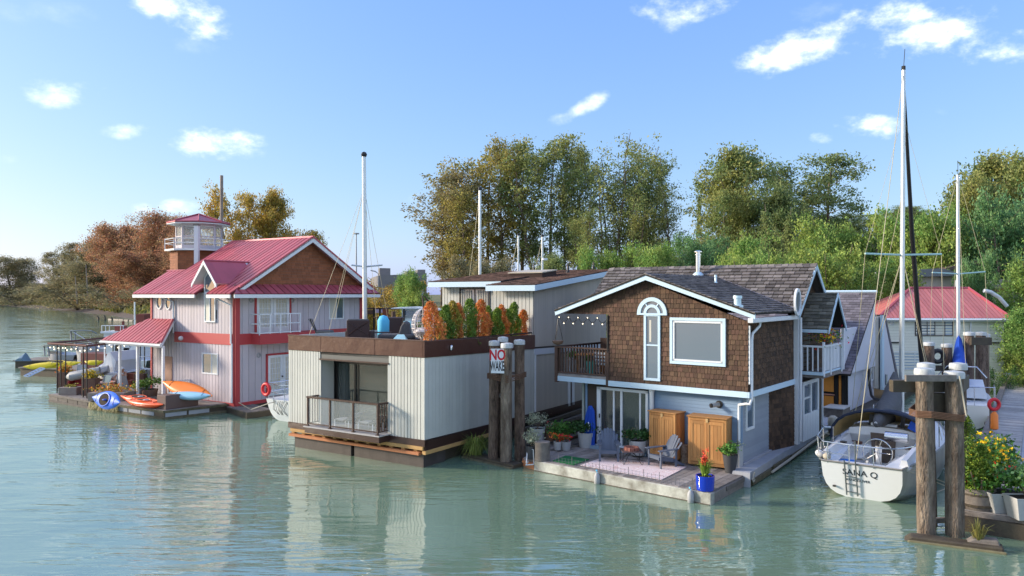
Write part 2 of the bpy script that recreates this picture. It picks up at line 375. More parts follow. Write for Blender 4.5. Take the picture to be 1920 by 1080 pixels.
STUCCO = M('lilac_white_stucco', (.60, .60, .66), .8, noise=.25, scale=1.5, col2=(.50, .50, .55), bump=.15, bscale=60)
OLDWOOD = M('weathered_wood', (.21, .185, .165), .88, rnd=.3, noise=.8, scale=5, stretch=(1, 1, 1), col2=(.08, .07, .062), bump=.5, bscale=40)
DOCKP = M('pale_dock_plank', (.40, .385, .375), .85, rnd=.25, noise=.7, scale=3, col2=(.22, .21, .20), bump=.4, bscale=35)
DECKW = M('grey_deck_board', (.30, .275, .26), .85, rnd=.32, noise=.75, scale=3, col2=(.10, .085, .078), bump=.5, bscale=35)
PEEL = M('peeling_white_timber', (.66, .68, .62), .8, noise=1, scale=1.4, col2=(.10, .085, .06), bump=.4, bscale=20)
PILEW = M('piling_wood', (.27, .19, .14), .9, noise=1, scale=2.6, stretch=(2.6, 2.6, .8), col2=(.04, .025, .018), bump=1, bscale=8, bdist=.12)
PILEW2 = M('pale_piling_wood', (.32, .26, .20), .9, noise=1, scale=2.4, stretch=(2.8, 2.8, .7), col2=(.055, .033, .023), bump=1, bscale=8, bdist=.12)
WETWOOD = M('wet_dark_timber', (.045, .034, .026), .6, noise=.8, scale=3, col2=(.09, .075, .045), bump=.5, bscale=20)
TIMBER = M('yellow_treated_timber', (.48, .29, .11), .7, rnd=.2, noise=.6, scale=4, col2=(.30, .17, .07), bump=.2)
TIMBERO = M('orange_timber', (.55, .22, .095), .7, rnd=.15, noise=.5, scale=5, col2=(.38, .15, .07), bump=.2)
CEDARC = M('golden_cedar', (.50, .26, .09), .6, rnd=.22, noise=.7, scale=5, stretch=(2, 2, .3), col2=(.34, .13, .035), bump=.2)
PLYO = M('orange_plywood', (.62, .25, .04), .55, noise=.6, scale=6, col2=(.42, .15, .03))
PONT = M('black_pontoon', (.05, .04, .036), .55, noise=.7, scale=3, stretch=(1, 1, .4), col2=(.10, .085, .075), bump=.4, bscale=6)
CONC = M('concrete', (.36, .38, .42), .85, noise=.8, scale=2, col2=(.25, .26, .28), bump=.3, bscale=30)
MOSSC = M('mossy_concrete', (.16, .14, .09), .9, noise=1, scale=4, col2=(.05, .05, .025), bump=.6, bscale=18)
DARK = M('dark_underside', (.02, .017, .014), .9)
GREL = M('white_gelcoat', (.74, .77, .80), .22, noise=.25, scale=2, col2=(.64, .66, .68))
HULLD = M('dirty_gelcoat', (.56, .55, .51), .4, noise=.8, scale=2.5, stretch=(1, 1, .5), col2=(.30, .29, .25))
CANVAS = M('grey_canvas', (.085, .088, .095), .85, bump=.4, bscale=6, bdist=.1)
BLUEC = M('blue_canvas', (.012, .07, .42), .8, bump=.3, bscale=7, bdist=.05)
NAVY = M('navy_canvas', (.012, .02, .045), .75)
TAN = M('tan_canvas', (.50, .36, .16), .8, noise=.4, scale=4)
ROPE = M('rope', (.42, .39, .32), .9)
GREYP = M('grey_plastic', (.34, .35, .36), .5)
CHAIRB = M('slate_blue_paint', (.085, .11, .16), .55, rnd=.12)
RUGM = M('rug', (.70, .62, .62), .95, noise=.6, scale=60, col2=(.55, .42, .42))
TURF = M('green_turf', (.012, .17, .05), .95, noise=.6, scale=50, bump=.6, bscale=120)
POTW = M('pale_pot', (.46, .47, .47), .6, noise=.3, scale=9)
POTB = M('cobalt_glazed_pot', (.008, .04, .45), .12)
POTG = M('charcoal_pot', (.05, .052, .058), .6)
TERRA = M('brown_pot', (.16, .10, .07), .7)
SOIL = M('soil', (.03, .02, .015), .95)
BRICKR = M('fire_pit_ring', (.30, .12, .09), .8, rnd=.3)
KRED = M('red_orange_kayak', (.80, .10, .02), .35)
KBLUE = M('blue_kayak', (.03, .16, .75), .5)
KYEL = M('yellow_kayak', (.80, .60, .02), .35)
KORA = M('orange_kayak', (.85, .22, .03), .35)
KSKY = M('sky_blue_kayak', (.30, .56, .72), .35)
WICK = M('white_wicker', (.70, .66, .64), .6)
BRICKB = M('brown_wicker', (.055, .028, .025), .6, noise=.4, scale=30)
LTBLUE = M('light_blue_fabric', (.10, .50, .75), .7)
TEAL = M('pale_teal_tarp', (.40, .66, .70), .6)
BEIGEW = M('beige_stucco', (.58, .50, .44), .8, noise=.2, scale=1)
GREYW = M('grey_concrete_wall', (.22, .21, .21), .85, noise=.3, scale=.3)
LBUL = M('lamp_bulb', (1, .85, .6), .4, emit=.8)
REDP = M('red_plastic', (.62, .02, .03), .4)
CAPM = M('metal_piling_cap', (.58, .61, .61), .6, noise=.9, scale=9, stretch=(1, 1, .35), col2=(.30, .32, .33))
SKIN = M('skin', (.55, .32, .22), .6)
LFG = leafmat('leaf_alder', (0.33, 0.42, 0.10), col2=(0.20, 0.34, 0.085))
LFD = leafmat('leaf_dark', (0.17, 0.24, 0.085), col2=(0.25, 0.30, 0.11), tr=.45)
LFO = leafmat('leaf_cottonwood', (.34, .35, .11), col2=(.21, .28, .10), tr=.5)
LFY = leafmat('leaf_backlit_gold', (0.50, 0.33, 0.06), col2=(0.38, 0.30, 0.07), tr=.5)  # gold glow of backlight put into the leaf colour
LFR = leafmat('leaf_flare_rust', (0.42, 0.20, 0.11), col2=(0.33, 0.22, 0.12), tr=.5)  # lens flare red and backlight brightness put into this leaf colour
LFB = leafmat('leaf_brown_green', (0.30, 0.25, 0.13), col2=(0.22, 0.22, 0.12), tr=.5)
LFT = leafmat('leaf_blue_green', (0.18, 0.33, 0.14), col2=(0.15, 0.28, 0.10))
LFC = leafmat('cedar_green', (.20, .30, .04), tr=.2, col2=(.11, .22, .04))
LFCO = leafmat('cedar_orange', (.78, .28, .07), tr=.2, col2=(.58, .24, .07), rnd=.3)
LFCB = leafmat('cedar_mixed', (.46, .32, .06), tr=.2, col2=(.30, .30, .05))
LFP = leafmat('pot_foliage', (.09, .22, .04), tr=.3)
LFS = leafmat('silver_foliage', (0.420, 0.450, 0.315), tr=.3, rnd=.3)
LFX = leafmat('dark_pot_foliage', (.03, .085, .02), tr=.2)
FLR = leafmat('red_flower', (.75, .03, .02), tr=.2); FLO = leafmat('orange_flower', (.85, .22, .04), tr=.2); FLY = leafmat('yellow_flower', (.85, .55, .02), tr=.2)
GRS = leafmat('marsh_grass', (.26, .22, .06), tr=.3, col2=(.15, .17, .05)); GRS2 = leafmat('green_grass', (.18, .22, .05), tr=.3)
BARK = M('bark', (.20, .15, .11), .9, noise=.6, scale=2, bump=.5, bscale=8)
BARKP = M('pale_bark', (.30, .26, .22), .9, noise=.6, scale=2)
# ---------------------------------------------------------------- water and land
def water_mat():
    m = bpy.data.materials.new('river_water'); m.use_nodes = True; nt = m.node_tree; N = nt.nodes; L = nt.links; b = N['Principled BSDF']
    b.inputs['Roughness'].default_value = .03; b.inputs['IOR'].default_value = 2.35; b.inputs['Specular IOR Level'].default_value = 1.0
    g = N.new('ShaderNodeNewGeometry'); nz = N.new('ShaderNodeTexNoise'); nz.inputs['Scale'].default_value = .22; nz.inputs['Detail'].default_value = 5
    L.new(g.outputs['Position'], nz.inputs['Vector'])
    x = N.new('ShaderNodeMix'); x.data_type = 'RGBA'; L.new(nz.outputs[0], x.inputs[0]); x.inputs[6].default_value = (.125, .21, .14, 1); x.inputs[7].default_value = (.17, .26, .18, 1)
    L.new(x.outputs[2], b.inputs['Base Color'])
    def layer(sc, st, rot, det, dist):
        mp = N.new('ShaderNodeMapping'); mp.inputs['Scale'].default_value = st; mp.inputs['Rotation'].default_value = (0, 0, R(rot)); L.new(g.outputs['Position'], mp.inputs[0])
        t = N.new('ShaderNodeTexNoise'); t.inputs['Scale'].default_value = sc; t.inputs['Detail'].default_value = det; t.inputs['Distortion'].default_value = .6; L.new(mp.outputs[0], t.inputs['Vector'])
        q = N.new('ShaderNodeMath'); q.operation = 'MULTIPLY'; L.new(t.outputs[0], q.inputs[0]); q.inputs[1].default_value = dist; return q.outputs[0]
    a1 = layer(1.5, (.34, 1.8, 1), 17, 3, .105); a2 = layer(7.0, (.5, 1.6, 1), -6, 2, .006); a3 = layer(.30, (.8, 1.6, 1), 22, 2, .10)
    # calmer and rougher patches
    pn = N.new('ShaderNodeTexNoise'); pn.inputs['Scale'].default_value = .16; pn.inputs['Detail'].default_value = 3; L.new(g.outputs['Position'], pn.inputs['Vector'])
    pr = N.new('ShaderNodeMapRange'); pr.inputs[1].default_value = .4; pr.inputs[2].default_value = .62; pr.inputs[3].default_value = .22; pr.inputs[4].default_value = 1.3; L.new(pn.outputs[0], pr.inputs[0])
    s1 = N.new('ShaderNodeMath'); s1.operation = 'ADD'; L.new(a1, s1.inputs[0]); L.new(a2, s1.inputs[1])
    s2 = N.new('ShaderNodeMath'); s2.operation = 'MULTIPLY_ADD'; L.new(s1.outputs[0], s2.inputs[0]); L.new(pr.outputs[0], s2.inputs[1]); L.new(a3, s2.inputs[2])
    bp = N.new('ShaderNodeBump'); bp.inputs['Strength'].default_value = .8; bp.inputs['Distance'].default_value = .5; L.new(s2.outputs[0], bp.inputs['Height']); L.new(bp.outputs[0], b.inputs['Normal'])
    return m
WATER = water_mat()
mb = MB()
mb.add([(-5000, -300, 0), (5000, -300, 0), (5000, 8500, 0), (-5000, 8500, 0)], [(0, 1, 2, 3)])
mb.build('water', WATER, kind='structure')
SH = [(-1500, 1100), (-600, 640), (-400, 455), (-262, 376), (-191, 300), (-141, 240), (-95, 178), (-72, 146), (-45, 116), (-20, 96), (10, 70), (30, 60), (42, 56), (60, 54), (200, 50), (1500, 40)]
def shore(x):
    for (a, b), (c, d) in zip(SH, SH[1:]):
        if x <= c: return b+(d-b)*max(0, (x-a)/(c-a))
    return SH[-1][1]
def sst(t): t = max(0, min(1, t)); return t*t*(3-2*t)
def ground(x, y):
    d = y-shore(x); wid = 10+max(0, -x)*.09
    z = -1.0+2.7*sst((d+wid*.15)/wid)
    if d > 0: z += .8*sst(d/60)
    z += sst((x-14)/30)*sst((y-66)/60)*13
    z += sst((y-300)/900)*3 if x > -60 else 0
    return z
from mathutils import noise as mnoise
def terrain():
    xs = list(np.concatenate([np.arange(-1500, -400, 60), np.arange(-400, -120, 12), np.arange(-120, 110, 4), np.arange(110, 400, 20), np.arange(400, 1600, 100)]))
    ys = list(np.concatenate([np.arange(40, 260, 4), np.arange(260, 520, 10), np.arange(520, 1300, 40), np.arange(1300, 8400, 500)]))
    vs = []; fs = []; nx = len(xs)
    for y in ys:
        for x in xs:
            n = mnoise.noise(Vector((x*.09, y*.09, 0)))*.35+mnoise.noise(Vector((x*.02, y*.02, 5)))*.6
            z = ground(x, y); vs.append((x, y, z+n*(sst((z+1)/1.5)) if z > -.9 else -1.0))
    for j in range(len(ys)-1):
        for i in range(nx-1):
            a = j*nx+i; fs.append((a, a+1, a+nx+1, a+nx))
    mb = MB(); mb.add(vs, fs)
    m = M('river_bank', (.17, .15, .06), .95, noise=1, scale=.09, col2=(.10, .12, .045), bump=.6, bscale=2, bdist=.3)
    nt = m.node_tree; N = nt.nodes; L = nt.links; b = N['Principled BSDF']; src = b.inputs['Base Color'].links[0].from_socket
    g = N.new('ShaderNodeNewGeometry'); sx = N.new('ShaderNodeSeparateXYZ'); L.new(g.outputs['Position'], sx.inputs[0])
    mr = N.new('ShaderNodeMapRange'); mr.inputs[1].default_value = .7; mr.inputs[2].default_value = 1.3; L.new(sx.outputs[2], mr.inputs[0])
    x = N.new('ShaderNodeMix'); x.data_type = 'RGBA'; L.new(mr.outputs[0], x.inputs[0]); x.inputs[6].default_value = (.085, .065, .055, 1); L.new(src, x.inputs[7]); L.new(x.outputs[2], b.inputs['Base Color'])
    mb.build('river_bank', m, smooth=False, kind='structure').data.shade_smooth()
terrain()
# ---------------------------------------------------------------- foliage
def leafquads(P, size, rng, up=.0, asp=.6):
    n = len(P); a = rng.normal(size=(n, 3)); a[:, 2] *= (1-up); a /= np.linalg.norm(a, axis=1)[:, None]
    b = rng.normal(size=(n, 3)); b -= (a*b).sum(1)[:, None]*a; b /= np.linalg.norm(b, axis=1)[:, None]
    s = size*rng.uniform(.6, 1.35, n)[:, None]; c = np.cross(a, b)*.25
    V = np.empty((n, 4, 3)); V[:, 0] = P-a*s; V[:, 1] = P+b*s*asp+c*s; V[:, 2] = P+a*s; V[:, 3] = P-b*s*asp+c*s
    return V.reshape(-1, 3)
def quadmesh(name, V, mat):
    n = len(V)//4; me = bpy.data.meshes.new(name)
    me.vertices.add(4*n); me.vertices.foreach_set('co', V.astype(np.float32).ravel())
    me.loops.add(4*n); me.loops.foreach_set('vertex_index', np.arange(4*n, dtype=np.int32))
    me.polygons.add(n); me.polygons.foreach_set('loop_start', np.arange(0, 4*n, 4, dtype=np.int32))
    try: me.polygons.foreach_set('loop_total', np.full(n, 4, np.int32))
    except Exception: pass
    me.materials.append(mat); me.update(calc_edges=True); return me
def leafobj(name, P, size, mat, parent, rng=RNG, up=0, asp=.6, kind=None):
    o = bpy.data.objects.new(name, quadmesh(name, leafquads(np.asarray(P, float), size, rng, up, asp), mat)); COL.objects.link(o); par(o, parent)
    return tag(o, kind=kind)
TREES = {}
def mktree(key, mat, h=20, rad=4, nl=40, nc=6, npc=40, cr=.9, ls=.22, base=.25, shape='oval', rise=.5, seed=1, trunk=.28, stems=1, bark=None, lower=0, reach=(.35, 1)):
    rng = np.random.default_rng(seed); rnd = random.Random(seed)
    t = MB(); P = []
    def env(f):
        if shape == 'oval': return max(.12, math.sin(math.pi*min(1, .12+f*.86)))**.7
        if shape == 'cone': return max(.04, 1-f)**.85
        if shape == 'dome': return max(.1, math.cos(max(0, f)*math.pi/2))**.55
        if shape == 'col': return max(.25, min(1, 1.15-f**3*.9))*min(1, .55+f*1.2)
    for s in range(stems):
        ox, oy = (rnd.uniform(-.12, .12)*rad*stems, rnd.uniform(-.12, .12)*rad*stems) if stems > 1 else (0, 0)
        tx, ty = ox*4+rnd.uniform(-.03, .03)*h, oy*4+rnd.uniform(-.03, .03)*h; hh = h*(rnd.uniform(.82, 1) if s else 1)
        pts = [Vector((ox, oy, -.6))]; k = 7
        for i in range(1, k+1):
            f = i/k; pts.append(Vector((ox+tx*f+rnd.uniform(-.012, .012)*h, oy+ty*f+rnd.uniform(-.012, .012)*h, hh*.97*f)))
        t.path(pts, [trunk*(1-.93*i/k)+.015 for i in range(k+1)], 7)
        n = nl//stems
        for j in range(n):
            f = (j+rnd.random())/n; fz = base+(1-base)*f
            i = min(k-1, int(fz*.94*k)); fr_ = fz*.94*k-i; p0 = pts[i].lerp(pts[i+1], fr_)
            an = rnd.uniform(0, 2*math.pi); L = rad*env(f)*rnd.uniform(.55, 1.12)
            dz = L*rise*rnd.uniform(.5, 1.5); q = p0+Vector((math.cos(an)*L, math.sin(an)*L, dz))
            if shape == 'cone': q.z = p0.z-L*.18
            if q.z > h: q.z = h-rnd.random()*.4
            mid = p0.lerp(q, .5)+Vector((0, 0, -L*.06 if shape != 'cone' else L*.1)); tr = max(.02, trunk*.32*(1-fz*.7))
            t.path([p0, mid, q], [tr, tr*.6, .012], 4)
            for c in range(nc):
                g = reach[0]+(reach[1]-reach[0])*(c+rnd.random())/nc
                cc = (p0.lerp(mid, g*2) if g < .5 else mid.lerp(q, g*2-1))+Vector((rnd.gauss(0, 1), rnd.gauss(0, 1), rnd.gauss(0, .8)))*cr*.6
                P.append(rng.normal(size=(max(3, int(npc*rnd.uniform(.4, 1.5))), 3))*np.array([cr*.5, cr*.5, cr*(.38 if shape != 'cone' else .2)])+np.array(cc))
    if lower:
        q = rng.normal(size=(lower, 3))*np.array([rad*.55, rad*.55, h*.12]); q[:, 2] = np.abs(q[:, 2])+.1; P.append(q)
    P = np.concatenate(P); P = P[P[:, 2] > .05]
    TREES[key] = (t.mesh('trunk', bark or BARK, True), quadmesh('crown', leafquads(P, ls, rng), mat), h, rad)
def tree(key, name, label, px, top, D, cat='tree', wpx=None, rot=None, mat=None, group=None, gz=None, pos=None):
    tm, cm, h, rad = TREES[key]; X = (px-CX)/F*D; g = ground(X, D) if gz is None else gz; g = max(g, .1)
    ht = H-(top-CY)/F*D-g; s = ht/h; sx = s if not wpx else (wpx/2/F*D)/rad
    t = thing(name, label, cat, (X, D, g-.1), group=group); WMX[t.name] = Matrix.Translation((X, D, g-.1))
    t.rotation_euler.z = random.uniform(0, 6.28) if rot is None else rot; t.scale = (sx, sx, s)
    for nm, me in (('trunk', tm), ('crown', cm)):
        if mat and nm == 'crown': me = me.copy(); me.materials[0] = mat
        o = bpy.data.objects.new(nm, me); COL.objects.link(o); o.parent = t
    return t
mktree('cot1', LFO, 26, 4.4, 60, 6, 30, .85, .165, .30, 'col', .95, 11, .30)
mktree('cot2', LFO, 26, 4.0, 54, 6, 26, .8, .16, .34, 'oval', 1.0, 12, .28, stems=2)
mktree('cot3', LFO, 24, 4.6, 54, 6, 22, .85, .16, .30, 'col', .9, 13, .26)
mktree('sparse', LFO, 24, 4.4, 54, 6, 17, .9, .15, .22, 'oval', 1.0, 14, .22, stems=2)
mktree('broad', LFD, 20, 6.6, 96, 6, 44, 1.05, .18, .12, 'oval', .55, 15, .40)
mktree('broad2', LFD, 20, 6.0, 76, 6, 40, 1.0, .18, .18, 'oval', .6, 16, .35, stems=2)
mktree('alder', LFG, 12, 5.2, 100, 6, 44, .78, .13, .04, 'dome', .5, 17, .22, stems=2, lower=1500)
mktree('alder2', LFG, 12, 4.8, 90, 6, 44, .74, .13, .04, 'oval', .5, 18, .2, stems=3, lower=1500)
mktree('bush', LFB, 6, 3.4, 40, 5, 30, .8, .12, .02, 'dome', .5, 19, .1, stems=3, lower=700)
mktree('conifer', LFD, 16, 3.0, 90, 6, 12, .45, .13, .06, 'cone', -.2, 20, .2)
mktree('bank', LFB, 24, 7.5, 130, 6, 40, 1.6, .21, .06, 'oval', .7, 21, .4, stems=2, lower=1800)
# ================================================================ shingled house
A1 = Vector((-.787, .6165, 0)).normalized(); B1 = Vector((.617, .787, 0)).normalized(); Z = Vector((0, 0, 1))
U1 = Vector((7.53, 23.45, 0)); L1 = Vector((7.44, 23.9, 0))
PF = VF(U1, A1); PR = VF(U1, B1); PLF = VF(L1, A1); PLR = VF(L1, B1)
BODY = M('wall_core', (.06, .045, .035), .9)
h1 = thing('shingled_house', 'two storey brown shingled floating house with pale blue trim and blue grey ground floor', 'house', (7.44, 23.9, .45))
# front wall (upper)
Hz, Wz = 588.7, 5.24
wall = PF.P((1403, 734.2), (1403, 604), (1210, 526), (1056, 588.7), (1141.5, 588.7), (1141.5, 714.2))
zb = sum(p[1] for p in (wall[0], wall[5]))/2; wall[0] = (0, zb); wall[5] = (wall[5][0], zb); zs = (wall[3][1]+wall[4][1])/2; wall[3] = (wall[3][0], zs); wall[4] = (wall[4][0], zs)
uL = wall[5][0]
MB().prism(PF, wall, -.12, 0).build('wall', BODY, h1)
def rr(fr, *pts):                                      # bounding rectangle of picture points on a plane
    q = fr.P(*pts); us = [p[0] for p in q]; vs = [p[1] for p in q]; return min(us), max(us), min(vs), max(vs)
BW = rr(PF, (1257.2, 595.3), (1361.8, 597.2), (1361.8, 687.5), (1257.2, 681.3))
TW = rr(PF, (1208.3, 588), (1238.8, 588.5), (1239, 713.7), (1208.3, 712.5))
arc = PF.hit(1223.5, 588); arR = abs(PF.hit(1251.7, 588)[0]-arc[0])
clad(h1, 'shingle', SHING, PF, wall, .155, .165, .026, .013, .37, skip=[BW, TW, (arc[0]-arR*.85, arc[0]+arR*.85, arc[1], arc[1]+arR*.55)], wj=.3, lap=.25, jit=.002, sag=.006, cap=170)
# skirt band round the upper floor
bh = .19
def trim(fr, u0, u1, v0, v1, n0, n1, mat=None, name='trim_board', par_=None, bev=0): return MB().rect(fr, u0, u1, v0, v1, n0, n1).build(name, mat or BLUEW, par_ or h1, bevel=bev)
trim(PF, -.06, uL, zb-bh, zb, -.1, .05)
tR = 4.66
trim(PR, -.05, tR, zb-bh, zb, -.1, .05)
# gable fascia boards
PFF = PF.sh(.32)
fas = PFF.P((1040, 582.5), (1210, 514.7), (1415.8, 589), (1415.8, 598.7), (1210, 525), (1041, 591.3))
pk = fas[1]
MB().prism(PFF, [fas[0], fas[1], fas[4], fas[5]], -.04, 0).build('fascia', BLUEW, h1)
MB().prism(PFF, [fas[1], fas[2], fas[3], fas[4]], -.04, .001).build('fascia', BLUEW, h1)
# front gable roof slopes
zr = pk[1]; ur = pk[0]; rk0 = PFF.pt(ur, zr); 
def G1(u, t, z): return U1+A1*u+B1*t+Z*z
eR, eL = fas[2], fas[0]
ridgeF, ridgeB = G1(ur, -.34, zr+.02), G1(ur, 5.75, zr+.02)
RR = RF(G1(eR[0], -.34, eR[1]+.02), G1(eR[0], 4.3, eR[1]+.02), ridgeF)
RL = RF(G1(eL[0], -.34, eL[1]+.02), G1(eL[0], 4.3, eL[1]+.02), ridgeF)
def toL(fr, *ps): return [((p-fr.o).dot(fr.U), (p-fr.o).dot(fr.V)) for p in ps]
zc = 5.42                                               # eave height of the cross roof
slR = toL(RR, G1(eR[0], -.34, eR[1]+.02), G1(eR[0], 4.35, eR[1]+.02), ridgeB, ridgeF)
slL = toL(RL, G1(eL[0], -.34, eL[1]+.02), G1(eL[0], 4.35, eL[1]+.02), ridgeB, ridgeF)
for fr, sl_ in ((RR, slR), (RL, slL)):
    MB().prism(fr, sl_, -.05, 0).build('roof_deck', DARK, h1)
clad(h1, 'roof_shingle', ROOFS, RR, slR, .24, .19, .04, .02, .5, wj=.3, lap=.3, sag=.01, cap=150)
clad(h1, 'roof_shingle', ROOFS, RL, slL, .24, .19, .04, .02, .5, wj=.3, lap=.3, sag=.01, cap=150)
# cross roof
rA, rB = G1(-.38, 6.24, 7.15), G1(8.76, 6.24, 7.18)
eA, eB = G1(-.38, 4.10, 5.33), G1(8.76, 4.10, 5.36)
RC = RF(eA, eB, rA); slC = toL(RC, eA, eB, rB, rA)
MB().prism(RC, slC, -.06, -.01).build('roof_deck', DARK, h1)
vcut = toL(RC, G1(-.1, 4.25, 5.45), G1(ur, 5.78, zr))
# keep only what rises above the front gable roof
polyC = slC
clad(h1, 'roof_shingle', ROOFS, RC, polyC, .30, .20, .045, .022, .5, wj=.3, lap=.3, sag=.012, cap=300)
bA, bB = G1(-.38, 8.35, 5.33), G1(8.76, 8.35, 5.36)
RD = RF(bA, bB, rA); MB().prism(RD, toL(RD, bA, bB, rB, rA), -.06, .02).build('roof_deck', ROOFS, h1)
cap_ = MB()
for i in range(34):                                     # ridge caps, one overlapping the next
    q = rA.lerp(rB, i/34); q2 = rA.lerp(rB, (i+1.06)/34); cap_ = MB()
    cap_.add([q+Z*.03-B1*.13-Z*.10, q+Z*.055, q+Z*.03+B1*.13-Z*.10, q2+Z*.02-B1*.13-Z*.10, q2+Z*.03, q2+Z*.02+B1*.13-Z*.10], [(0, 1, 4, 3), (1, 2, 5, 4), (0, 2, 1), (3, 4, 5), (0, 3, 5, 2)])
    cap_.build('ridge_cap', ROOFS, h1)
for i in range(22):
    q = ridgeF.lerp(ridgeB, i/22); q2 = ridgeF.lerp(ridgeB, (i+1.05)/22); cap_ = MB()
    cap_.add([q-A1*.13-Z*.03, q+Z*.05, q+A1*.13-Z*.03, q2-A1*.13-Z*.04, q2+Z*.03, q2+A1*.13-Z*.04], [(0, 1, 4, 3), (1, 2, 5, 4), (0, 2, 1), (3, 4, 5), (0, 3, 5, 2)])
    cap_.build('ridge_cap', ROOFS, h1)
# valley flashing on the right side of the front gable
v0_, v1_ = G1(ur, 5.75, zr+.05), G1(-.1, 4.22, 5.50)
MB().path([v0_, v1_], .03, 5).build('valley_flashing', ROOFB, h1)
# gable end of the cross roof, facing right
gable = [(4.24, 5.24), (6.24, 7.02), (8.25, 5.24), (8.25, zb), (4.24, zb)]
gw = [(0, zb), (0, 5.16), (4.24, 5.24), (6.24, 7.02), (8.25, 5.24), (8.25, zb)]
MB().prism(PR, gw, -.1, 0).build('wall', BODY, h1)
oval = PR.hit(1494, 566)
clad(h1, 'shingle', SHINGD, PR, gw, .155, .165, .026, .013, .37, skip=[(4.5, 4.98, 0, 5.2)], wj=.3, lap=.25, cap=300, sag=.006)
PRF = PR.sh(.38)
for s_, (a, b) in enumerate((((4.10, 5.33), (6.24, 7.17)), ((6.24, 7.17), (8.35, 5.33)))):
    MB().prism(PRF, [a, b, (b[0], b[1]-.2), (a[0], a[1]-.2)], -.04, .001*s_).build('fascia', BLUEW, h1)
# oval window in the gable
o = MB(); oc = PR.pt(4.72, 5.62, .03)
ringp = []
for i in range(20):
    t = 2*math.pi*i/20; ringp.append((math.cos(t), math.sin(t)))
o = MB(); PO = PR.sh(.40); oq = PO.hit(1493.5, 566.5); o.loft([[PO.pt(oq[0]+c*r*.34, oq[1]+s*r*.49, n) for c, s in ringp] for r, n in ((1, 0), (1, .07), (.78, .07), (.78, .02))], cap=False)
ow = o.build('window', WHITE, h1)
MB().prism(PO, [(oq[0]+c*.27, oq[1]+s*.39) for c, s in ringp], -.02, .03).build('pane', GLASS, ow)
# gutter, eave fascia and downpipes
g0, g1 = PR.P((1416, 592), (1487, 585))
MB().rect(PR, -.35, 4.35, 5.10, 5.25, .12, .30).build('gutter', WHITE, h1, bevel=.02)
MB().path([PR.pt(.55, 5.12, .2), PR.pt(.55, 4.98, .18), PR.pt(.16, 4.75, .09), PR.pt(.10, 4.55, .09), PR.pt(.10, 2.65, .09), PR.pt(-.02, 2.5, .06), PF.pt(.06, 2.50, -.02)+Vector((0, 0, 0)), PLF.pt(.02, 2.42, .1), PLF.pt(.02, 2.2, .1), PLF.pt(.02, .6, .1)], .045, 8).build('downpipe', WHITE, h1, True)
MB().rect(PR, .0, .07, zb+.25, 5.0, .02, .06).build('corner_board', WHITE, h1)
MB().rect(PR, 4.62, 4.86, .48, 5.2, .0, .16).build('corner_board', WHITE, h1)
MB().path([PR.pt(4.74, 5.15, .22), PR.pt(4.74, .6, .22)], .05, 8).build('downpipe', WHITE, h1, True)
# big window
def window(parent, fr, r, mat=WHITE, fw=.09, n=.05, mull=(), rails=(), pane=None, inner=None, name='window', sill=True, inset=.02):
    u0, u1, v0, v1 = r; f = MB()
    for a in ((u0, u1, v1-fw, v1), (u0, u1, v0, v0+fw), (u0, u0+fw, v0+fw, v1-fw), (u1-fw, u1, v0+fw, v1-fw)): f.rect(fr, *a, -.02, n)
    for m_ in mull: f.rect(fr, u0+(u1-u0)*m_-fw*.35, u0+(u1-u0)*m_+fw*.35, v0+fw, v1-fw, -.02, n*.8)
    for m_ in rails: f.rect(fr, u0+fw, u1-fw, v0+(v1-v0)*m_-fw*.3, v0+(v1-v0)*m_+fw*.3, -.02, n*.78)
    o = f.build(name, mat, parent, bevel=.006)
    us = [u0+fw]+[u0+(u1-u0)*m_ for m_ in mull]+[u1-fw]
    for i in range(len(us)-1):
        m2 = pane[i % len(pane)] if isinstance(pane, (list, tuple)) else (pane or GLASS)
        MB().rect(fr, us[i]+.002, us[i+1]-.002, v0+fw, v1-fw, -.015, inset).build('pane', m2, o)
    return o
bw = window(h1, PF, BW, BLUEW, .10, .07)
b2_ = (BW[0]+.11, BW[1]-.11, BW[2]+.11, BW[3]-.11); fm = MB()
for a in ((b2_[0], b2_[1], b2_[3]-.06, b2_[3]), (b2_[0], b2_[1], b2_[2], b2_[2]+.06), (b2_[0], b2_[0]+.06, b2_[2], b2_[3]), (b2_[1]-.06, b2_[1], b2_[2], b2_[3])): fm.rect(PF, *a, .02, .055)
fm.build('sash', WHITE, bw)
tw = window(h1, PF, TW, BLUEW, .09, .06, rails=(.53,))
cu_ = rr(PF, (1218, 600), (1221.5, 641)); MB().rect(PF, cu_[0], cu_[1], cu_[2], cu_[3], .021, .024).build('curtain', CURTAIN, tw)
# half-round fan window
o = MB(); n_ = 16
def half(r, n): return [PF.pt(arc[0]+math.cos(math.pi*i/n_)*r, arc[1]+math.sin(math.pi*i/n_)*r, n) for i in range(n_+1)]
o.loft([half(arR, 0), half(arR, .07), half(arR*.76, .07), half(arR*.76, .01)], False, False)
o.loft([half(arR*.56, .01), half(arR*.56, .06), half(arR*.38, .06), half(arR*.38, .01)], False, False)
for t in (R(55), R(125)):
    c, s_ = math.cos(t), math.sin(t); q = [PF.pt(arc[0]+c*arR*.5, arc[1]+s_*arR*.5, .04), PF.pt(arc[0]+c*arR*.8, arc[1]+s_*arR*.8, .04)]; o.tube(q[0], q[1], .025, k=4)
o.rect(PF, arc[0]-arR, arc[0]+arR, arc[1]-.05, arc[1]+.015, 0, .075)
fw_ = o.build('window', BLUEW, h1)
MB().prism(PF, [(arc[0]+math.cos(math.pi*i/n_)*arR*.8, arc[1]+math.sin(math.pi*i/n_)*arR*.8) for i in range(n_+1)], 0, .024).build('pane', GLASS, fw_)
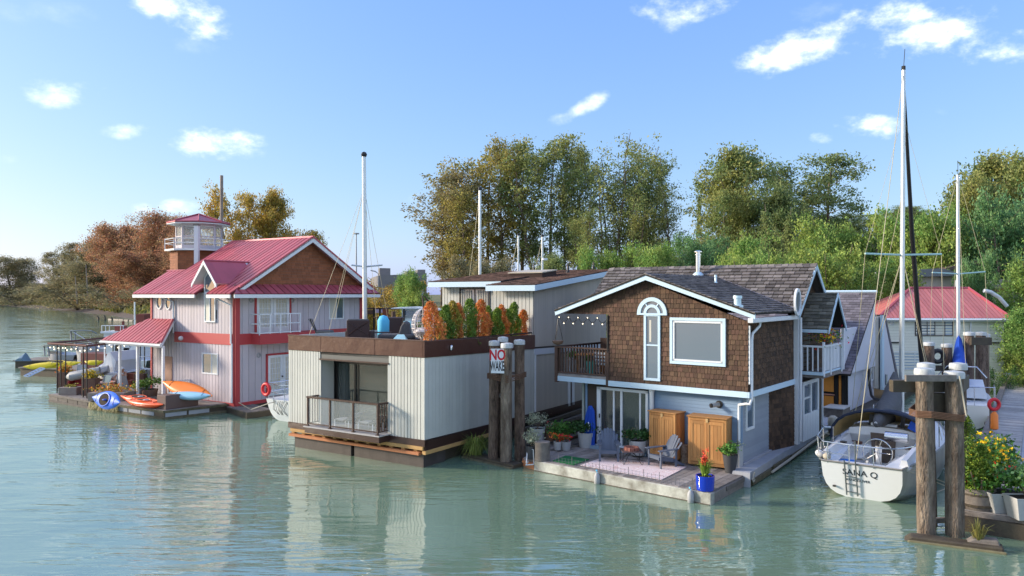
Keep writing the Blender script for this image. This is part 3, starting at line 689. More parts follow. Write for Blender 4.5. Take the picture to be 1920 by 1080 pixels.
# lower storey
lw0 = PLF.hit(1101, 828)[0]; zt = zb-bh+.02
DO = rr(PLF, (1120, 726), (1216, 733), (1216, 838), (1120, 838)); DO = (DO[0], DO[1], .45, DO[3])
MB().rect(PLF, 0, DO[0], .2, zt, -.1, 0).rect(PLF, DO[1], lw0, .2, zt, -.1, 0).rect(PLF, DO[0], DO[1], DO[3], zt, -.1, 0).build('wall', BODY, h1)
clad(h1, 'siding_board', BLUES, PLF, [[(0, .45), (DO[0], .45), (DO[0], zt), (0, zt)], [(DO[1], .45), (lw0, .45), (lw0, zt), (DO[1], zt)]], 0, .115, .022, .004, 0, lap=.3)
MB().rect(PLF, lw0-.02, lw0+.06, .45, zt, -.1, .03).rect(PLF, -.03, .07, .45, zt, -.1, .035).build('corner_board', BLUES, h1)
# floor slab under the balcony and overhang, interior shell
MB().prism(XY, [tuple((L1+A1*u+B1*t)[:2]) for u, t in ((0, 0), (lw0, 0), (lw0, 8), (0, 8))], .3, .44).build('floor', DARK, h1)
MB().prism(XY, [tuple((U1+A1*u+B1*t)[:2]) for u, t in ((.02, .02), (7.3, .02), (7.3, 8.2), (.02, 8.2))], zb-bh+.01, zb-.06).build('floor', DARK, h1)
INT = M('interior_wall', (.42, .46, .42), .9); PIC = M('picture', (.08, .08, .08), .6)
room = MB(); room.rect(PLF, DO[0]-1.5, DO[1]+.8, .45, zt, -3.2, -3.1); room.rect(PLF, DO[0]-1.5, DO[0]-1.4, .45, zt, -3.1, -.2); room.rect(PLF, DO[1]+.7, DO[1]+.8, .45, zt, -3.1, -.2)
room.build('interior_wall', INT, h1)
MB().rect(PLF, DO[0]+.15, DO[0]+1.0, .46, 1.5, -3.08, -2.9).build('fireplace', BLACK, h1)
# sliding door: frame, two panes, middle stile
df = MB(); a, b, c, d = DO
for q in ((a, b, d-.10, d), (a, b, c, c+.07), (a, a+.10, c, d), (b-.16, b, c, d)): df.rect(PLF, *q, -.09, .05)
dm = (a+b)/2+.02
df.rect(PLF, dm-.04, dm+.05, c, d-.1, -.05, .04); df.rect(PLF, a+.3, a+.37, c+.07, d-.1, -.06, .01); df.rect(PLF, dm+.3, dm+.37, c+.07, d-.1, -.06, .01)
do_ = df.build('sliding_door', WHITE, h1, bevel=.006)
PANE = M('door_glass', (.10, .13, .12), .03, trans=.0, spec=.9, ior=1.5, alpha=.45)
PANEL = M('door_glass_dark', (.07, .075, .075), .03, spec=.9, ior=1.5, alpha=.6)
MB().rect(PLF, a+.1, dm-.04, c+.07, d-.1, -.02, -.01).build('pane', PANE, do_); MB().rect(PLF, dm+.05, b-.16, c+.07, d-.1, -.03, -.02).build('pane', PANEL, do_)
for k in range(7): MB().path([PLF.pt(dm+.45+k*.07, c+.1, -.3), PLF.pt(dm+.45+k*.07, d-.15, -.3)], .035, 6).build('curtain', M('grey_curtain', (.22, .21, .21), .9) if k == 0 else bpy.data.materials['grey_curtain'], do_)
MB().rect(PLF, b-.15, b-.11, 1.45, 1.6, .05, .08).build('handle', BLACK, do_)
MB().rect(PLF, a-.1, b+.1, .33, .46, -.1, .38).build('door_step', M('step_paint', (.22, .32, .42), .7), h1)
# side wall
sB = 2.62
swp = [(0, .45), (sB, .45), (sB, zt), (0, zt)]
MB().prism(PLR, swp, -.1, 0).build('wall', BODY, h1)
NW = rr(PLR, (1397, 749), (1411, 746), (1411, 803), (1397, 808))
clad(h1, 'siding_board', GREYB, PLR, swp, 0, .115, .022, .004, 0, lap=.3, skip=[NW])
nw_ = window(h1, PLR, (NW[0]-.02, NW[1]+.05, NW[2], NW[3]), WHITE, .09, .06)
# recessed angled porch wall
w1_, w2_ = L1+B1*sB, Vector((10.36, 27.0, 0)); PQ = VF(w1_, w2_-w1_); ql = (w2_-w1_).length
MB().rect(PQ, 0, ql, .45, zt, -.1, 0).build('wall', BODY, h1)
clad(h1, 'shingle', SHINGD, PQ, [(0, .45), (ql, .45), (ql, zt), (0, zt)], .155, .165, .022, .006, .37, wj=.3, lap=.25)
# ground floor beyond the post: dark wall and white double door
PD = VF(U1, B1)
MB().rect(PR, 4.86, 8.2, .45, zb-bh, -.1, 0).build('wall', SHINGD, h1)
dr = rr(PR, (1502, 720), (1530, 712), (1530, 812), (1502, 827)); dr = (dr[0], dr[1]+.15, .42, 2.68)
d_ = MB(); u0, u1 = dr[0], dr[1]; um = (u0+u1)/2; d_.rect(PR, u0, u1, dr[2], dr[2]+1.0, 0, .08)
for x in (u0, um-.09, u1-.16): d_.rect(PR, x, x+.17, dr[2]+1, dr[3], 0, .08)
d_.rect(PR, u0, u1, dr[3]-.14, dr[3], 0, .081); d_.rect(PR, u0+.1, um, 2.0, 2.07, 0, .075)
dd = d_.build('double_door', WHITE, h1, bevel=.008); MB().rect(PR, u0+.05, u1-.05, dr[2]+1, dr[3]-.05, 0, .03).build('pane', GLASS, dd)
for k in range(9): MB().rect(PR, u0+.08+k*(u1-u0-.16)/9, u0+.09+k*(u1-u0-.16)/9, dr[2]+.05, dr[2]+.95, .08, .083).build('door_groove', GREYP, dd)
MB().path([PR.pt(dr[1]+.28, 2.7, .12), PR.pt(dr[1]+.28, .75, .12), PR.pt(dr[1]+.5, .62, .12), PR.pt(dr[1]+.9, .58, .3)], .05, 8).build('downpipe', WHITE, h1, True)
# small balcony with its own gabled hood on the right side
b0, b1 = 5.35, 7.9; out = .85; zB = 3.05
MB().prism(XY, [tuple((U1+B1*t-A1*o_)[:2]) for t, o_ in ((b0, 0), (b1, 0), (b1, out), (b0, out))], zB-.16, zB).build('balcony_floor', OLDWOOD, h1)
PBo = PR.sh(out); PBs = VF(U1+B1*b0, -A1)
MB().rect(PBo, b0, b1, zB-.05, zB+.07, -.05, 0).rect(PBs, 0, out, zB-.05, zB+.07, 0, .05).build('trim_board', BLUEW, h1)
for i in range(13):
    t = b0+.05+(b1-b0-.1)*i/12; MB().rect(PBo, t, t+(.14 if i < 12 else .05), zB+.1, zB+.98, -.045, -.015).build('baluster', WHITE, h1)
for i in range(4):
    t = .08+(out-.1)*i/4; MB().rect(PBs, t, t+.045, zB+.1, zB+.98, .0, .04).build('baluster', WHITE, h1)
MB().rect(PBo, b0, b1, zB+.98, zB+1.05, -.06, .02).rect(PBs, 0, out, zB+.98, zB+1.05, -.01, .06).build('balcony_rail', WHITE, h1)
for t in (b0+.02, b0+.9, b1-.1): MB().rect(PBo, t, t+.1, zB-.1, zB+1.18, -.05, .03).build('balcony_post', WHITE, h1, bevel=.01)
# hood: ridge runs out from the wall
hz0, hz1 = 4.72, 6.05; tm = (b0+b1)/2-.1; hw = 1.22; ho = 1.05
for sgn in (-1, 1):
    e0 = PR.pt(tm+sgn*hw, hz0, -.2); e1 = PR.pt(tm+sgn*hw, hz0, ho); r0 = PR.pt(tm, hz1, -.2); r1 = PR.pt(tm, hz1, ho)
    fr = RF(e0, e1, r0); pl = toL(fr, e0, e1, r1, r0); MB().prism(fr, pl, -.05, 0).build('roof_deck', DARK, h1)
    clad(h1, 'hood_shingle', ROOFM, fr, pl, .26, .17, .03, .008, .5, wj=.3, lap=.3, sag=.01)
    fr2 = PR.sh(ho+.03); MB().prism(fr2, [(tm+sgn*hw, hz0), (tm, hz1+.02), (tm, hz1-.14), (tm+sgn*(hw+.02), hz0-.17)], -.04, sgn*.001).build('fascia', BLUEW, h1)
    MB().rect(VF(e0, e1-e0), 0, 1.2, -.14, -.02, -.03, .02).build('fascia', BLUEW, h1) if sgn < 0 else None
MB().prism(PR.sh(.02), [(tm-hw+.1, hz0), (tm, hz1-.1), (tm+hw-.1, hz0)], 0, .02).build('gable_panel', DARK, h1)
MB().rect(PBo, b1-.16, b1-.06, zB, hz0+.1, .02, .12).build('balcony_post', WHITE, h1)
MB().rect(PR, b0+.35, b0+1.25, zB+.0, zB+1.9, -.01, .02).build('balcony_door', BLACK, h1)
# chimney flue and vents on the roof
def onroof(fr, px, py): return fr.pt(*fr.hit(px, py))
cb = onroof(RC, 1309, 520)
fl = MB(); hgt = (527-481)/F*cb.y
fl.lathe(cb, [(.24, -.15), (.22, .12), (.12, .22), (.11, .22)], 14); fo = fl.build('flue_flashing', M('pale_blue_metal', (.55, .70, .78), .4, .3), h1, True)
fl = MB(); fl.lathe(cb+Z*.1, [(.10, 0), (.10, hgt-.2), (.13, hgt-.2), (.13, hgt-.16), (.09, hgt-.15), (.09, hgt-.08), (.17, hgt-.08), (.17, hgt-.04), (.05, hgt)], 14); fl.build('flue_pipe', STEEL, h1, True)
for (px, py, w_, hh) in ((1383, 574, .12, .34), (1342, 531, .045, .32)):
    p = onroof(RR, px, py); MB().lathe(p, [(w_*1.6, -.1), (w_*1.5, .03), (w_, .05), (w_, hh*.7), (w_*1.25, hh*.72), (w_*1.2, hh)], 10).build('roof_vent', bpy.data.materials['pale_blue_metal'], h1, True)
# balcony on the left of the front, under the gable
bo = [(uL, 0), (7.42, 0), (7.42, 3.2), (uL, 3.2)]
zdk = 3.0
MB().prism(XY, [tuple((U1+A1*u+B1*t)[:2]) for u, t in bo], zdk-.1, zdk).build('balcony_floor', DECKW, h1)
bf = rr(PF, (1045, 702), (1138, 713)); MB().rect(PF, uL+.1, 7.40, zb-bh+.02, zb+.02, -.06, .02).build('trim_board', BLUEW, h1)
RAILW = M('brown_rail_wood', (.11, .065, .048), .8, rnd=.3, noise=.6, scale=6, bump=.3)
zr_ = zdk+.98
for i in range(17):
    u = uL+.12+(7.36-uL-.12)*i/17; MB().rect(PF, u, u+.045, zdk+.06, zr_, -.05, -.005).build('baluster', RAILW, h1)
for i in range(14):
    t = .1+3.0*i/14; MB().rect(VF(U1+A1*7.38, B1), t, t+.045, zdk+.06, zr_, -.02, .025).build('baluster', RAILW, h1)
MB().rect(PF, uL-.02, 7.45, zr_, zr_+.05, -.09, .04).rect(PF, uL, 7.4, zdk+.03, zdk+.08, -.05, .0).rect(VF(U1+A1*7.38, B1), 0, 3.1, zr_, zr_+.05, -.06, .06).build('balcony_rail', RAILW, h1)
for u, z1 in ((7.35, zr_+.03), (uL-.02, 3.95)): MB().rect(PF, u, u+.12, zb-bh-.03, z1, -.1, .045).build('balcony_post', RAILW, h1)
MB().tube(PF.pt(uL+.03, 3.9, .03), PF.pt(uL+.03, Wz, .03), .035).build('balcony_post', BLACK, h1)
# inner wall behind the balcony seen between things
MB().rect(VF(U1+A1*uL, B1), 0, 3.2, zdk, Wz, -.02, .02).build('wall', SHINGD, h1)
MB().rect(VF(U1+B1*3.2, A1), uL, 7.4, zdk, 4.2, -.02, .02).build('wall', RAILW, h1)
# string of festoon bulbs along the balcony eave
fs = thing('string_lights', 'string of small bulbs swagged under the eave above the left balcony of the shingled house', 'string lights', PF.pt(7.2, 5.2, .1))
pts = []
for k in range(5):
    ua, ub = 7.2-k*.42, 7.2-(k+1)*.42
    for j in range(6):
        s_ = j/6; pts.append(PF.pt(ua+(ub-ua)*s_, 5.18-.9*s_*(1-s_), .12))
MB().path(pts, .012, 4).build('wire', BLACK, fs)
for k in range(0, len(pts), 3): MB().ball(pts[k]-Z*.04, .024, k=6, m=4).build('bulb', LBUL, fs)
hb = thing('hanging_basket', 'round wire hanging basket on cords below the left tip of the front gable', 'hanging basket', PF.pt(7.15, 3.9, .1))
c_ = PF.W(1046, 640)+Vector((0, 0, 0)); MB().lathe(c_, [(.05, -.14), (.18, -.08), (.22, .02), (.20, .03)], 12).build('basket', M('coir', (.22, .14, .10), .9), hb, True)
hl = MB(); 
for k in range(3): hl.tube(c_+Vector((math.cos(k*2.1)*.2, math.sin(k*2.1)*.2, .02)), c_+Z*.85, .008, k=4)
hl.tube(c_+Z*.85, c_+Z*1.3, .008, k=4); hl.build('cord', BLACK, hb)
# ================================================================ pale house with roof terrace
A2 = Vector((-.843, .538, 0)).normalized(); B2 = Vector((.538, .843, 0)).normalized(); K2 = Vector((-3.03, 25.4, 0))
G = VF(K2, A2); Gr = VF(K2, B2)
h2 = thing('flat_roofed_house', 'pale grey floating house with grooved siding, brown parapet terrace and black sliding doors', 'house', (-3.03, 25.4, .9))
W2, zb2, zt2, zp2 = 6.84, .97, 3.81, 4.38
rec = (rr(G, (601, 690), (730, 700))[0], rr(G, (601, 690), (730, 700))[1], 1.02, 3.50)
RD_ = .72
core = MB(); core.rect(G, 0, rec[0], zb2, zt2, -.1, 0).rect(G, rec[1], W2, zb2, zt2, -.1, 0).rect(G, rec[0], rec[1], rec[3], zt2, -.1, 0)
core.rect(Gr, .1, 7.4, zb2, zt2, -.1, 0); core.build('wall', SIDEG, h2)
polys = [[(0, zb2), (rec[0], zb2), (rec[0], zt2), (0, zt2)], [(rec[1], zb2), (W2, zb2), (W2, zt2), (rec[1], zt2)], [(rec[0], rec[3]), (rec[1], rec[3]), (rec[1], zt2), (rec[0], zt2)]]
clad(h2, 'siding_board', SIDE2, G, polys, .148, 0, .026, .026, 0, cap=200)
# right wall follows the photographed lean of the float
lo = [(u, v) for u, v in (Gr.hit(795, 823), Gr.hit(913, 797.3), Gr.hit(984.4, 782), Gr.hit(1052, 765.5), Gr.hit(1101, 755.5))]
def zlo(t): return zb2-.010*t
rw = [(0, zb2), (7.4, zlo(7.4)), (7.4, 3.66), (0, zt2)]
clad(h2, 'siding_board', SIDE2, Gr, rw, .20, 0, .02, .006, 0, cap=250)
MB().rect(G, -.03, .07, zb2-.02, zt2, 0, .03).rect(G, W2-.07, W2+.02, zb2-.02, zt2, 0, .03).build('corner_board', SIDE2, h2)
# brown parapet in three panels per side
pz = G.sh(.05)
for i, (a, b) in enumerate(((0, 2.25), (2.26, 5.05), (5.06, W2+.03))):
    MB().rect(pz, a, b, zt2, zp2, -.12, .004*(i % 2)).build('parapet_panel', BROWNP, h2, bevel=.008)
for i, (a, b) in enumerate(((-.05, 3.7), (3.71, 7.4))):
    MB().prism(Gr.sh(.05), [(a, zt2-.02*a), (b, zt2-.02*b), (b, zp2-.016*b), (a, zp2-.016*a)], -.1, .0).build('parapet_panel', BROWNP, h2, bevel=.008)
MB().rect(pz, -.05, W2+.05, zp2, zp2+.03, -.14, .02).build('parapet_cap', RAILW, h2); MB().rect(Gr.sh(.05), 0, 7.4, zp2-.06, zp2-.0, -.14, -.1).build('parapet_cap', RAILW, h2)
MB().prism(XY, [tuple((K2+A2*u+B2*t)[:2]) for u, t in ((0, 0), (W2, 0), (W2, 8.2), (0, 8.2))], zt2-.1, zt2+.05).build('terrace_floor', M('terrace_floor', (.16, .13, .12), .9, noise=.4), h2)
MB().rect(VF(K2+A2*W2, B2), 0, 8, zb2, zp2, -.05, .05).build('wall', SIDE2, h2)
MB().prism(XY, [tuple((K2+A2*u+B2*t)[:2]) for u, t in ((0, 0), (W2, 0), (W2, 14.6), (0, 14.6))], zb2-.18, zb2-.02).build('floor', DARK, h2)
# recess
GB = G.sh(-RD_)
MB().rect(VF(K2+A2*rec[1], B2), 0, RD_, rec[2]-.05, rec[3], -.03, .0).rect(VF(K2+A2*rec[0], B2), 0, RD_, rec[2]-.05, rec[3], -.03, .0).build('recess_wall', SIDE2, h2)
MB().rect(G, rec[0]-.02, rec[1]+.03, rec[3], rec[3]+.05, -RD_, .06).build('recess_head', DKBROWN, h2)
MB().rect(G, rec[0], rec[0]+.05, rec[2], rec[3], 0, .03).rect(G, rec[1]-.05, rec[1], rec[2], rec[3], 0, .03).build('trim_board', SIDE2, h2)
db = rr(GB, (626.5, 680), (728, 690)); db = (rec[0]+.02, db[1], 1.02, 3.40)
MB().rect(GB, db[1], rec[1], rec[2], rec[3], -.05, 0).rect(GB, rec[0], rec[1], db[3], rec[3], -.05, 0).build('recess_wall', SIDE2, h2)
f = MB(); a, b, c, d = db
for q in ((a, b, d-.07, d), (a, b, c, c+.08), (a, a+.07, c, d), (b-.07, b, c, d), (b-.2, b-.16, c, d)): f.rect(GB, *q, -.08, .03)
mm = a+(b-a)*.68; m2_ = a+(b-a)*.12
f.rect(GB, mm-.06, mm+.02, c, d, -.05, .02); f.rect(GB, mm-.2, mm-.14, c, d, -.07, .0); f.rect(GB, m2_, m2_+.05, c, d, -.05, .02)
sd2 = f.build('sliding_door', BLACK, h2, bevel=.004)
P1 = M('sliding_glass', (.07, .085, .08), .02, spec=1, ior=1.6, alpha=.55)
MB().rect(GB, a+.07, mm-.06, c+.08, d-.07, -.03, -.02).build('pane', P1, sd2); MB().rect(GB, mm+.02, b-.2, c+.08, d-.07, -.02, -.01).build('pane', P1, sd2)
MB().rect(GB, mm-.08, mm-.05, 1.9, 2.15, .02, .05).build('handle', BLACK, sd2)
IN2 = M('interior_brown', (.16, .115, .095), .9); IN3 = M('interior_grey', (.33, .32, .30), .9)
MB().rect(GB, a-1.5, b+1, 1, 3.6, -4.1, -4.0).build('interior_wall', IN3, h2); MB().rect(GB, a+.2, a+1.5, 1, 3.2, -3.99, -3.9).build('cupboard', IN2, h2)
MB().rect(VF(K2+A2*(b+1), B2), .8, 4.8, 1, 3.6, 0, .05).rect(VF(K2+A2*(a-1.5), B2), .8, 4.8, 1, 3.6, 0, .05).build('interior_wall', IN2, h2)
MB().rect(GB, a, b, .98, 1.02, -4, 0).build('interior_floor', IN2, h2); MB().rect(GB, a-1.5, b+1, 3.5, 3.55, -4, -.1).build('ceiling', IN3, h2)
MB().rect(GB, a+.25, a+.7, 1.02, 1.9, -2.6, -2.2).rect(GB, a+.3, a+.45, 1.9, 2.5, -2.5, -2.45).build('dining_chair', WHITE, h2)
for k in range(3): MB().path([GB.pt(b-.32-k*.05, 1.05, -.15), GB.pt(b-.32-k*.05, 3.3, -.15)], .03, 6).build('curtain', CURTAIN, sd2)
for k in range(4): MB().path([GB.pt(b-.12+k*.03-.05, 1.05, -.2), GB.pt(b-.12+k*.03-.05, 3.3, -.2)], .02, 6).build('curtain', CURTAIN, sd2)
# projecting balcony with dark railing
pj = .62; fb = rr(G.sh(pj), (570, 800), (710, 821)); bu0, bu1 = fb[0], fb[1]
MB().rect(G, bu0, bu1, .78, 1.0, 0, pj-.02).build('balcony_skirt', DKBROWN, h2, bevel=.01)
MB().rect(G, bu0-.03, bu1+.03, 1.0, 1.04, -RD_, pj+.02).build('balcony_floor', M('balcony_decking', (.46, .45, .45), .7, noise=.5, scale=6), h2)
RL_ = G.sh(pj-.08); RM = DKBROWN
posts = [bu0+.12+(bu1-bu0-.24)*i/3 for i in range(4)]
for u in posts: MB().rect(RL_, u-.03, u+.03, 1.04, 2.12, -.03, .03).rect(RL_, u-.07, u+.07, 1.04, 1.06, -.06, .06).build('railing_post', RM, h2)
MB().rect(RL_, posts[0]-.05, posts[3]+.05, 2.1, 2.16, -.04, .04).rect(RL_, posts[0], posts[3], 1.12, 1.16, -.02, .02).build('railing_rail', RM, h2)
for s_, u in ((0, posts[0]), (1, posts[3])):
    fr = VF(K2+A2*u, -B2); MB().rect(fr, -.02, pj-.05, 2.1, 2.155, -.04, .04).rect(fr, 0, pj-.08, 1.12, 1.155, -.02, .02).build('railing_rail', RM, h2)
    for k in range(4): MB().rect(fr, .05+k*.13, .08+k*.13, 1.14, 2.1, -.015, .015).build('baluster', RM, h2)
GP = M('railing_glass', (.75, .82, .82), .03, spec=.8, alpha=.13)
for i in range(3): MB().rect(RL_, posts[i]+.05, posts[i+1]-.05, 1.17, 2.09, -.005, .005).build('glass_panel', GP, h2)
for i, u in enumerate((rec[0]+.9, rec[0]+2.1)):        # two loungers on the balcony
    l = thing('lounge_chair', ['grey sling lounge chair behind the right half of the glass railing', 'grey sling lounge chair behind the left half of the glass railing'][i], 'lounge chair', G.pt(u, 1.04, .1), group='loungers on the glass railed balcony')
    m = MB(); pr = [(-.62, .62), (-.35, .42), (-.05, .30), (.3, .32), (.5, .30)]
    for (x0, z0), (x1, z1) in zip(pr, pr[1:]):
        m.add([G.pt(u+x0, 1.04+z0, -.28), G.pt(u+x0, 1.04+z0, .28), G.pt(u+x1, 1.04+z1, .28), G.pt(u+x1, 1.04+z1, -.28), G.pt(u+x0, 1.01+z0, -.28), G.pt(u+x0, 1.01+z0, .28), G.pt(u+x1, 1.01+z1, .28), G.pt(u+x1, 1.01+z1, -.28)], [(0, 1, 2, 3), (4, 5, 6, 7), (0, 1, 5, 4), (3, 2, 6, 7)])
    m.build('sling', GREYP, l)
    for sx in (-.35, .35):
        for sy in (-.27, .27): MB().tube(G.pt(u+sx, 1.04, sy), G.pt(u+sx, 1.34, sy), .018).build('leg', WHITE, l)
# timber float under the house
MB().rect(G, -.06, W2+.03, .74, .97, -.1, .06).rect(Gr, -.03, 14.6, .60, .93, -.1, .06).build('skirt_board', DKBROWN, h2)
MB().rect(G, .0, W2-.15, .62, .74, -.1, .10).build('beam', TIMBER, h2); MB().rect(Gr, -.06, 5.0, .47, .60, -.05, .10).build('beam', TIMBER, h2)
MB().rect(G, .15, W2-.1, .44, .54, -.05, .14).build('beam', TIMBERO, h2)
for i in range(12):
    u = .3+i*(W2-.6)/11; MB().rect(G, u, u+.16, .54, .62, -.9, .02).build('joist', TIMBER, h2)
for i, (a_, b_) in enumerate(((.05, 3.35), (3.5, W2-.28))): MB().rect(G, a_, b_, -.5, .44, -1.25, -.02+.01*i).build('pontoon', PONT, h2, bevel=.01)
for i in range(4): MB().rect(G, .2, W2-.3, -.5, .42, -4.6-i*3.2, -3.0-i*3.2).build('pontoon', PONT, h2)
MB().rect(G, .2, W2-.2, -.2, .7, -14, -.4-.9).build('float_core', WETWOOD, h2)
# lower house further back along the right side
for t0, t1 in ((7.45, 10.4), (11.05, 14.6)):
    clad(h2, 'siding_board', SIDEW, Gr, [(t0, .88), (t1, .80), (t1, 3.25), (t0, 3.55)], .20, 0, .02, .006, 0, cap=330)
MB().rect(Gr, 7.45, 14.6, .8, 3.6, -.1, -.01).build('wall', BODY, h2)
MB().rect(Gr, 7.40, 7.5, .8, 3.5, 0, .05).rect(Gr, 10.42, 10.62, .8, 3.3, 0, .06).rect(Gr, 10.8, 11.03, .8, 3.3, 0, .06).build('trim_board', WHITE, h2)
MB().rect(Gr, 10.62, 10.8, .85, 3.0, 0, .03).build('side_door', RAILW, h2)
sw = window(h2, Gr, (12.3, 14.2, 2.35, 3.1), BLACK, .07, .05)
# upper storey block
t1_ = 7.35
def U2(u, t, z): return K2+A2*u+B2*t+Z*z
Gu = G.sh(-t1_); Gv = G.sh(-t1_-1.25)
us = rr(Gu, (925, 560), (999, 560))[1]; ue = rr(Gv, (830, 560), (925, 560))[1]
MB().rect(Gu, 0, us, 3.6, 6.35, -.1, 0).build('wall', SIDEG, h2); MB().rect(Gv, us-.1, ue, 3.6, 6.6, -.1, 0).build('wall', SIDEG, h2)
clad(h2, 'siding_board', SIDE2, Gu, [(0, 3.7), (us, 3.7), (us, 6.3), (0, 6.3)], .19, 0, .02, .024, 0, cap=300)
uw = rr(Gv, (862, 544), (920, 544)); 
clad(h2, 'siding_board', SIDE2, Gv, [(us-.1, 3.7), (ue, 3.7), (ue, 6.55), (us-.1, 6.55)], .19, 0, .02, .024, 0, cap=330, skip=[(uw[0], uw[1], 4.2, 6.25)])
cw_ = window(h2, Gv, (uw[0], uw[1], 4.1, 6.3), BLACK, .07, .05, mull=(.5,), pane=(GLASS, GLASS), inset=.01)
for k in range(12):
    if k in (5, 6): continue
    MB().path([Gv.pt(uw[0]+.16+k*(uw[1]-uw[0]-.3)/11, 4.2, .02), Gv.pt(uw[0]+.16+k*(uw[1]-uw[0]-.3)/11, 6.2, .02)], .04, 6).build('curtain', CURTAIN, cw_)
top = [(7.35, 6.24), (14.64, 7.02)]
sp = [(7.35, 3.62), (14.6, 3.45), (14.6, 7.02), (7.35, 6.24)]
MB().prism(Gr, sp, -.1, 0).build('wall', SIDEG, h2)
clad(h2, 'siding_board', SIDEW, Gr, sp, .20, 0, .02, .007, 0, cap=330)
MB().prism(Gr, [(7.35, 3.66), (14.6, 3.48), (14.6, 3.22), (7.35, 3.40)], .0, .06).build('trim_board', M('pale_trim', (.50, .54, .60), .5), h2)
MB().prism(Gr, [(7.35, 3.74), (14.6, 3.56), (14.6, 3.49), (7.35, 3.67)], .0, .05).build('trim_board', BLACK, h2)
# roofs
for (ua, ub, t0, z0, tE, zE) in ((-.35, us+.1, t1_-.45, 6.42, 15.1, 7.30), (us+.1, ue+.5, t1_+.75, 6.62, 15.1, 7.31)):
    fr = RF(U2(ua, t0, z0), U2(ub, t0, z0), U2(ua, tE, zE)); pl = toL(fr, U2(ua, t0, z0), U2(ub, t0, z0), U2(ub, tE, zE), U2(ua, tE, zE))
    MB().prism(fr, pl, -.1, 0).build('roof_deck', DARK, h2)
    clad(h2, 'roof_shingle', ROOFA, fr, pl, .32, .17, .018, .01, .5, wj=.4, lap=.3, sag=.02, cap=300)
    f0 = G.sh(-t0); MB().rect(f0, ua, ub, z0-.27, z0-.03, -.05, .02).build('fascia', BLUEW, h2)
    if ua < 0:
        fr3 = Gr.sh(.35); MB().prism(fr3, [(t0, z0-.03), (tE, zE-.03), (tE, zE-.27), (t0, z0-.27)], -.05, .02).build('fascia', BLUEW, h2); roofA = fr
    else: roofB = fr
def vent(fr, px, py, r, h, nm='roof_vent', mt=None):
    p = fr.W(px, py); MB().lathe(p, [(r*2, -.08), (r*1.8, .03), (r, .08), (r, h), (r*1.05, h)], 10).build(nm, mt or BLACK, h2, True)
vent(roofA, 1065, 511, .06, .42); vent(roofA, 1113, 501, .045, .3); vent(roofB, 1001, 503, .04, .3)
sk = roofA.W(993, 519); m = MB(); fr = Fr(sk, roofA.U, roofA.V, roofA.N)
m.prism(fr, [(-1.0, -.5), (.85, -.5), (.85, .9), (-1.0, .9)], .0, .22); so_ = m.build('skylight_curb', ROOFA, h2); MB().prism(fr, [(-1.05, -.55), (.9, -.55), (.9, .95), (-1.05, .95)], .22, .27).build('skylight', M('sand_panel', (.45, .40, .32), .6), h2)
# wall lantern on the parapet
p = Gr.W(842, 655)+Gr.N*.1; ln = MB(); ln.lathe(p, [(.05, -.02), (.06, 0), (.06, .13), (.03, .16)], 8); ln.build('wall_lamp', STEEL, h2, True)
# ================================================================ red roofed house with lookout tower
K3 = Vector((-14.05, 37.3, 0)); GL = VF(K3, A2); GR = VF(K3, B2)
h3 = thing('red_roofed_house', 'pinkish grey floating house with ribbed red metal roof, dormer and red corner boards', 'house', (-14.05, 37.3, .5))
WU, WT, WB, ZE = 7.28, 8.98, .45, 6.0
def U3(u, t, z): return K3+A2*u+B2*t+Z*z
MB().rect(GL, 0, WU, WB, ZE+.1, -.1, 0).build('wall', SIDEG, h3); MB().rect(GR, 0, WT, WB, ZE+.1, -.1, 0).build('wall', SIDEG, h3)
zband = (3.42, 3.98)
W1 = rr(GL, (380, 661), (410, 663), (409, 703), (380, 697)); W2_ = rr(GL, (384.5, 550), (408, 552), (408, 598), (385, 597)); W2_ = (W2_[0], W2_[1], W2_[2], 6.9)
PW = rr(GR, (616, 557), (644, 557), (643, 598), (617, 597)); UD = rr(GR, (480, 556), (541, 557), (541, 640), (480, 640)); LD = rr(GR, (501, 672), (556, 669), (556, 735), (501, 745))
UD = (UD[0], UD[1], 3.98, UD[3]); LD = (LD[0], LD[1], .6, 2.75)
clad(h3, 'siding_board', SIDER, GL, [(0, WB), (5.15, WB), (5.15, zband[0]), (0, zband[0])], .26, 0, .03, .03, 0, skip=[W1], cap=300)
clad(h3, 'siding_board', SIDER, GL, [(0, zband[1]), (WU, zband[1]), (WU, ZE+.1), (0, ZE+.1)], .26, 0, .03, .03, 0, skip=[W2_[:3]+(6.2,)], cap=300)
clad(h3, 'siding_board', SIDER, GL, [(5.15, WB), (WU, WB), (WU, zband[1]), (5.15, zband[1])], .26, 0, .03, .03, 0, cap=300)
clad(h3, 'siding_board', SIDER, GR, [(0, WB), (WT, WB), (WT, zband[0]), (0, zband[0])], .40, 0, .03, .024, 0, skip=[LD], cap=300)
clad(h3, 'siding_board', SIDER, GR, [(0, zband[1]), (WT, zband[1]), (WT, ZE+.1), (0, ZE+.1)], .40, 0, .03, .024, 0, skip=[UD, PW], cap=300)
MB().rect(GL, .0, 5.1, *zband, 0, .06).rect(GR, 0, WT, *zband, 0, .06).build('band_board', REDT, h3)
MB().rect(GL, .0, .12, WB-.1, ZE, .02, .07).rect(GR, -.05, .22, WB-.1, ZE, .02, .09).build('corner_board', REDT, h3); MB().rect(GR, WT-.15, WT+.03, WB, ZE, .02, .08).rect(GL, WU-.1, WU+.03, WB, ZE, .02, .08).build('corner_board', REDT, h3)
MB().rect(GL, -.02, WU, WB-.22, WB+.02, 0, .08).rect(GR, 0, WT, WB-.22, WB+.02, 0, .08).build('skirt_board', REDT, h3)
PB = M('pale_blind', (.62, .60, .52), .6)
window(h3, GL, W1, WHITE, .07, .06, mull=(.42,), pane=(PB, GLASS)); 
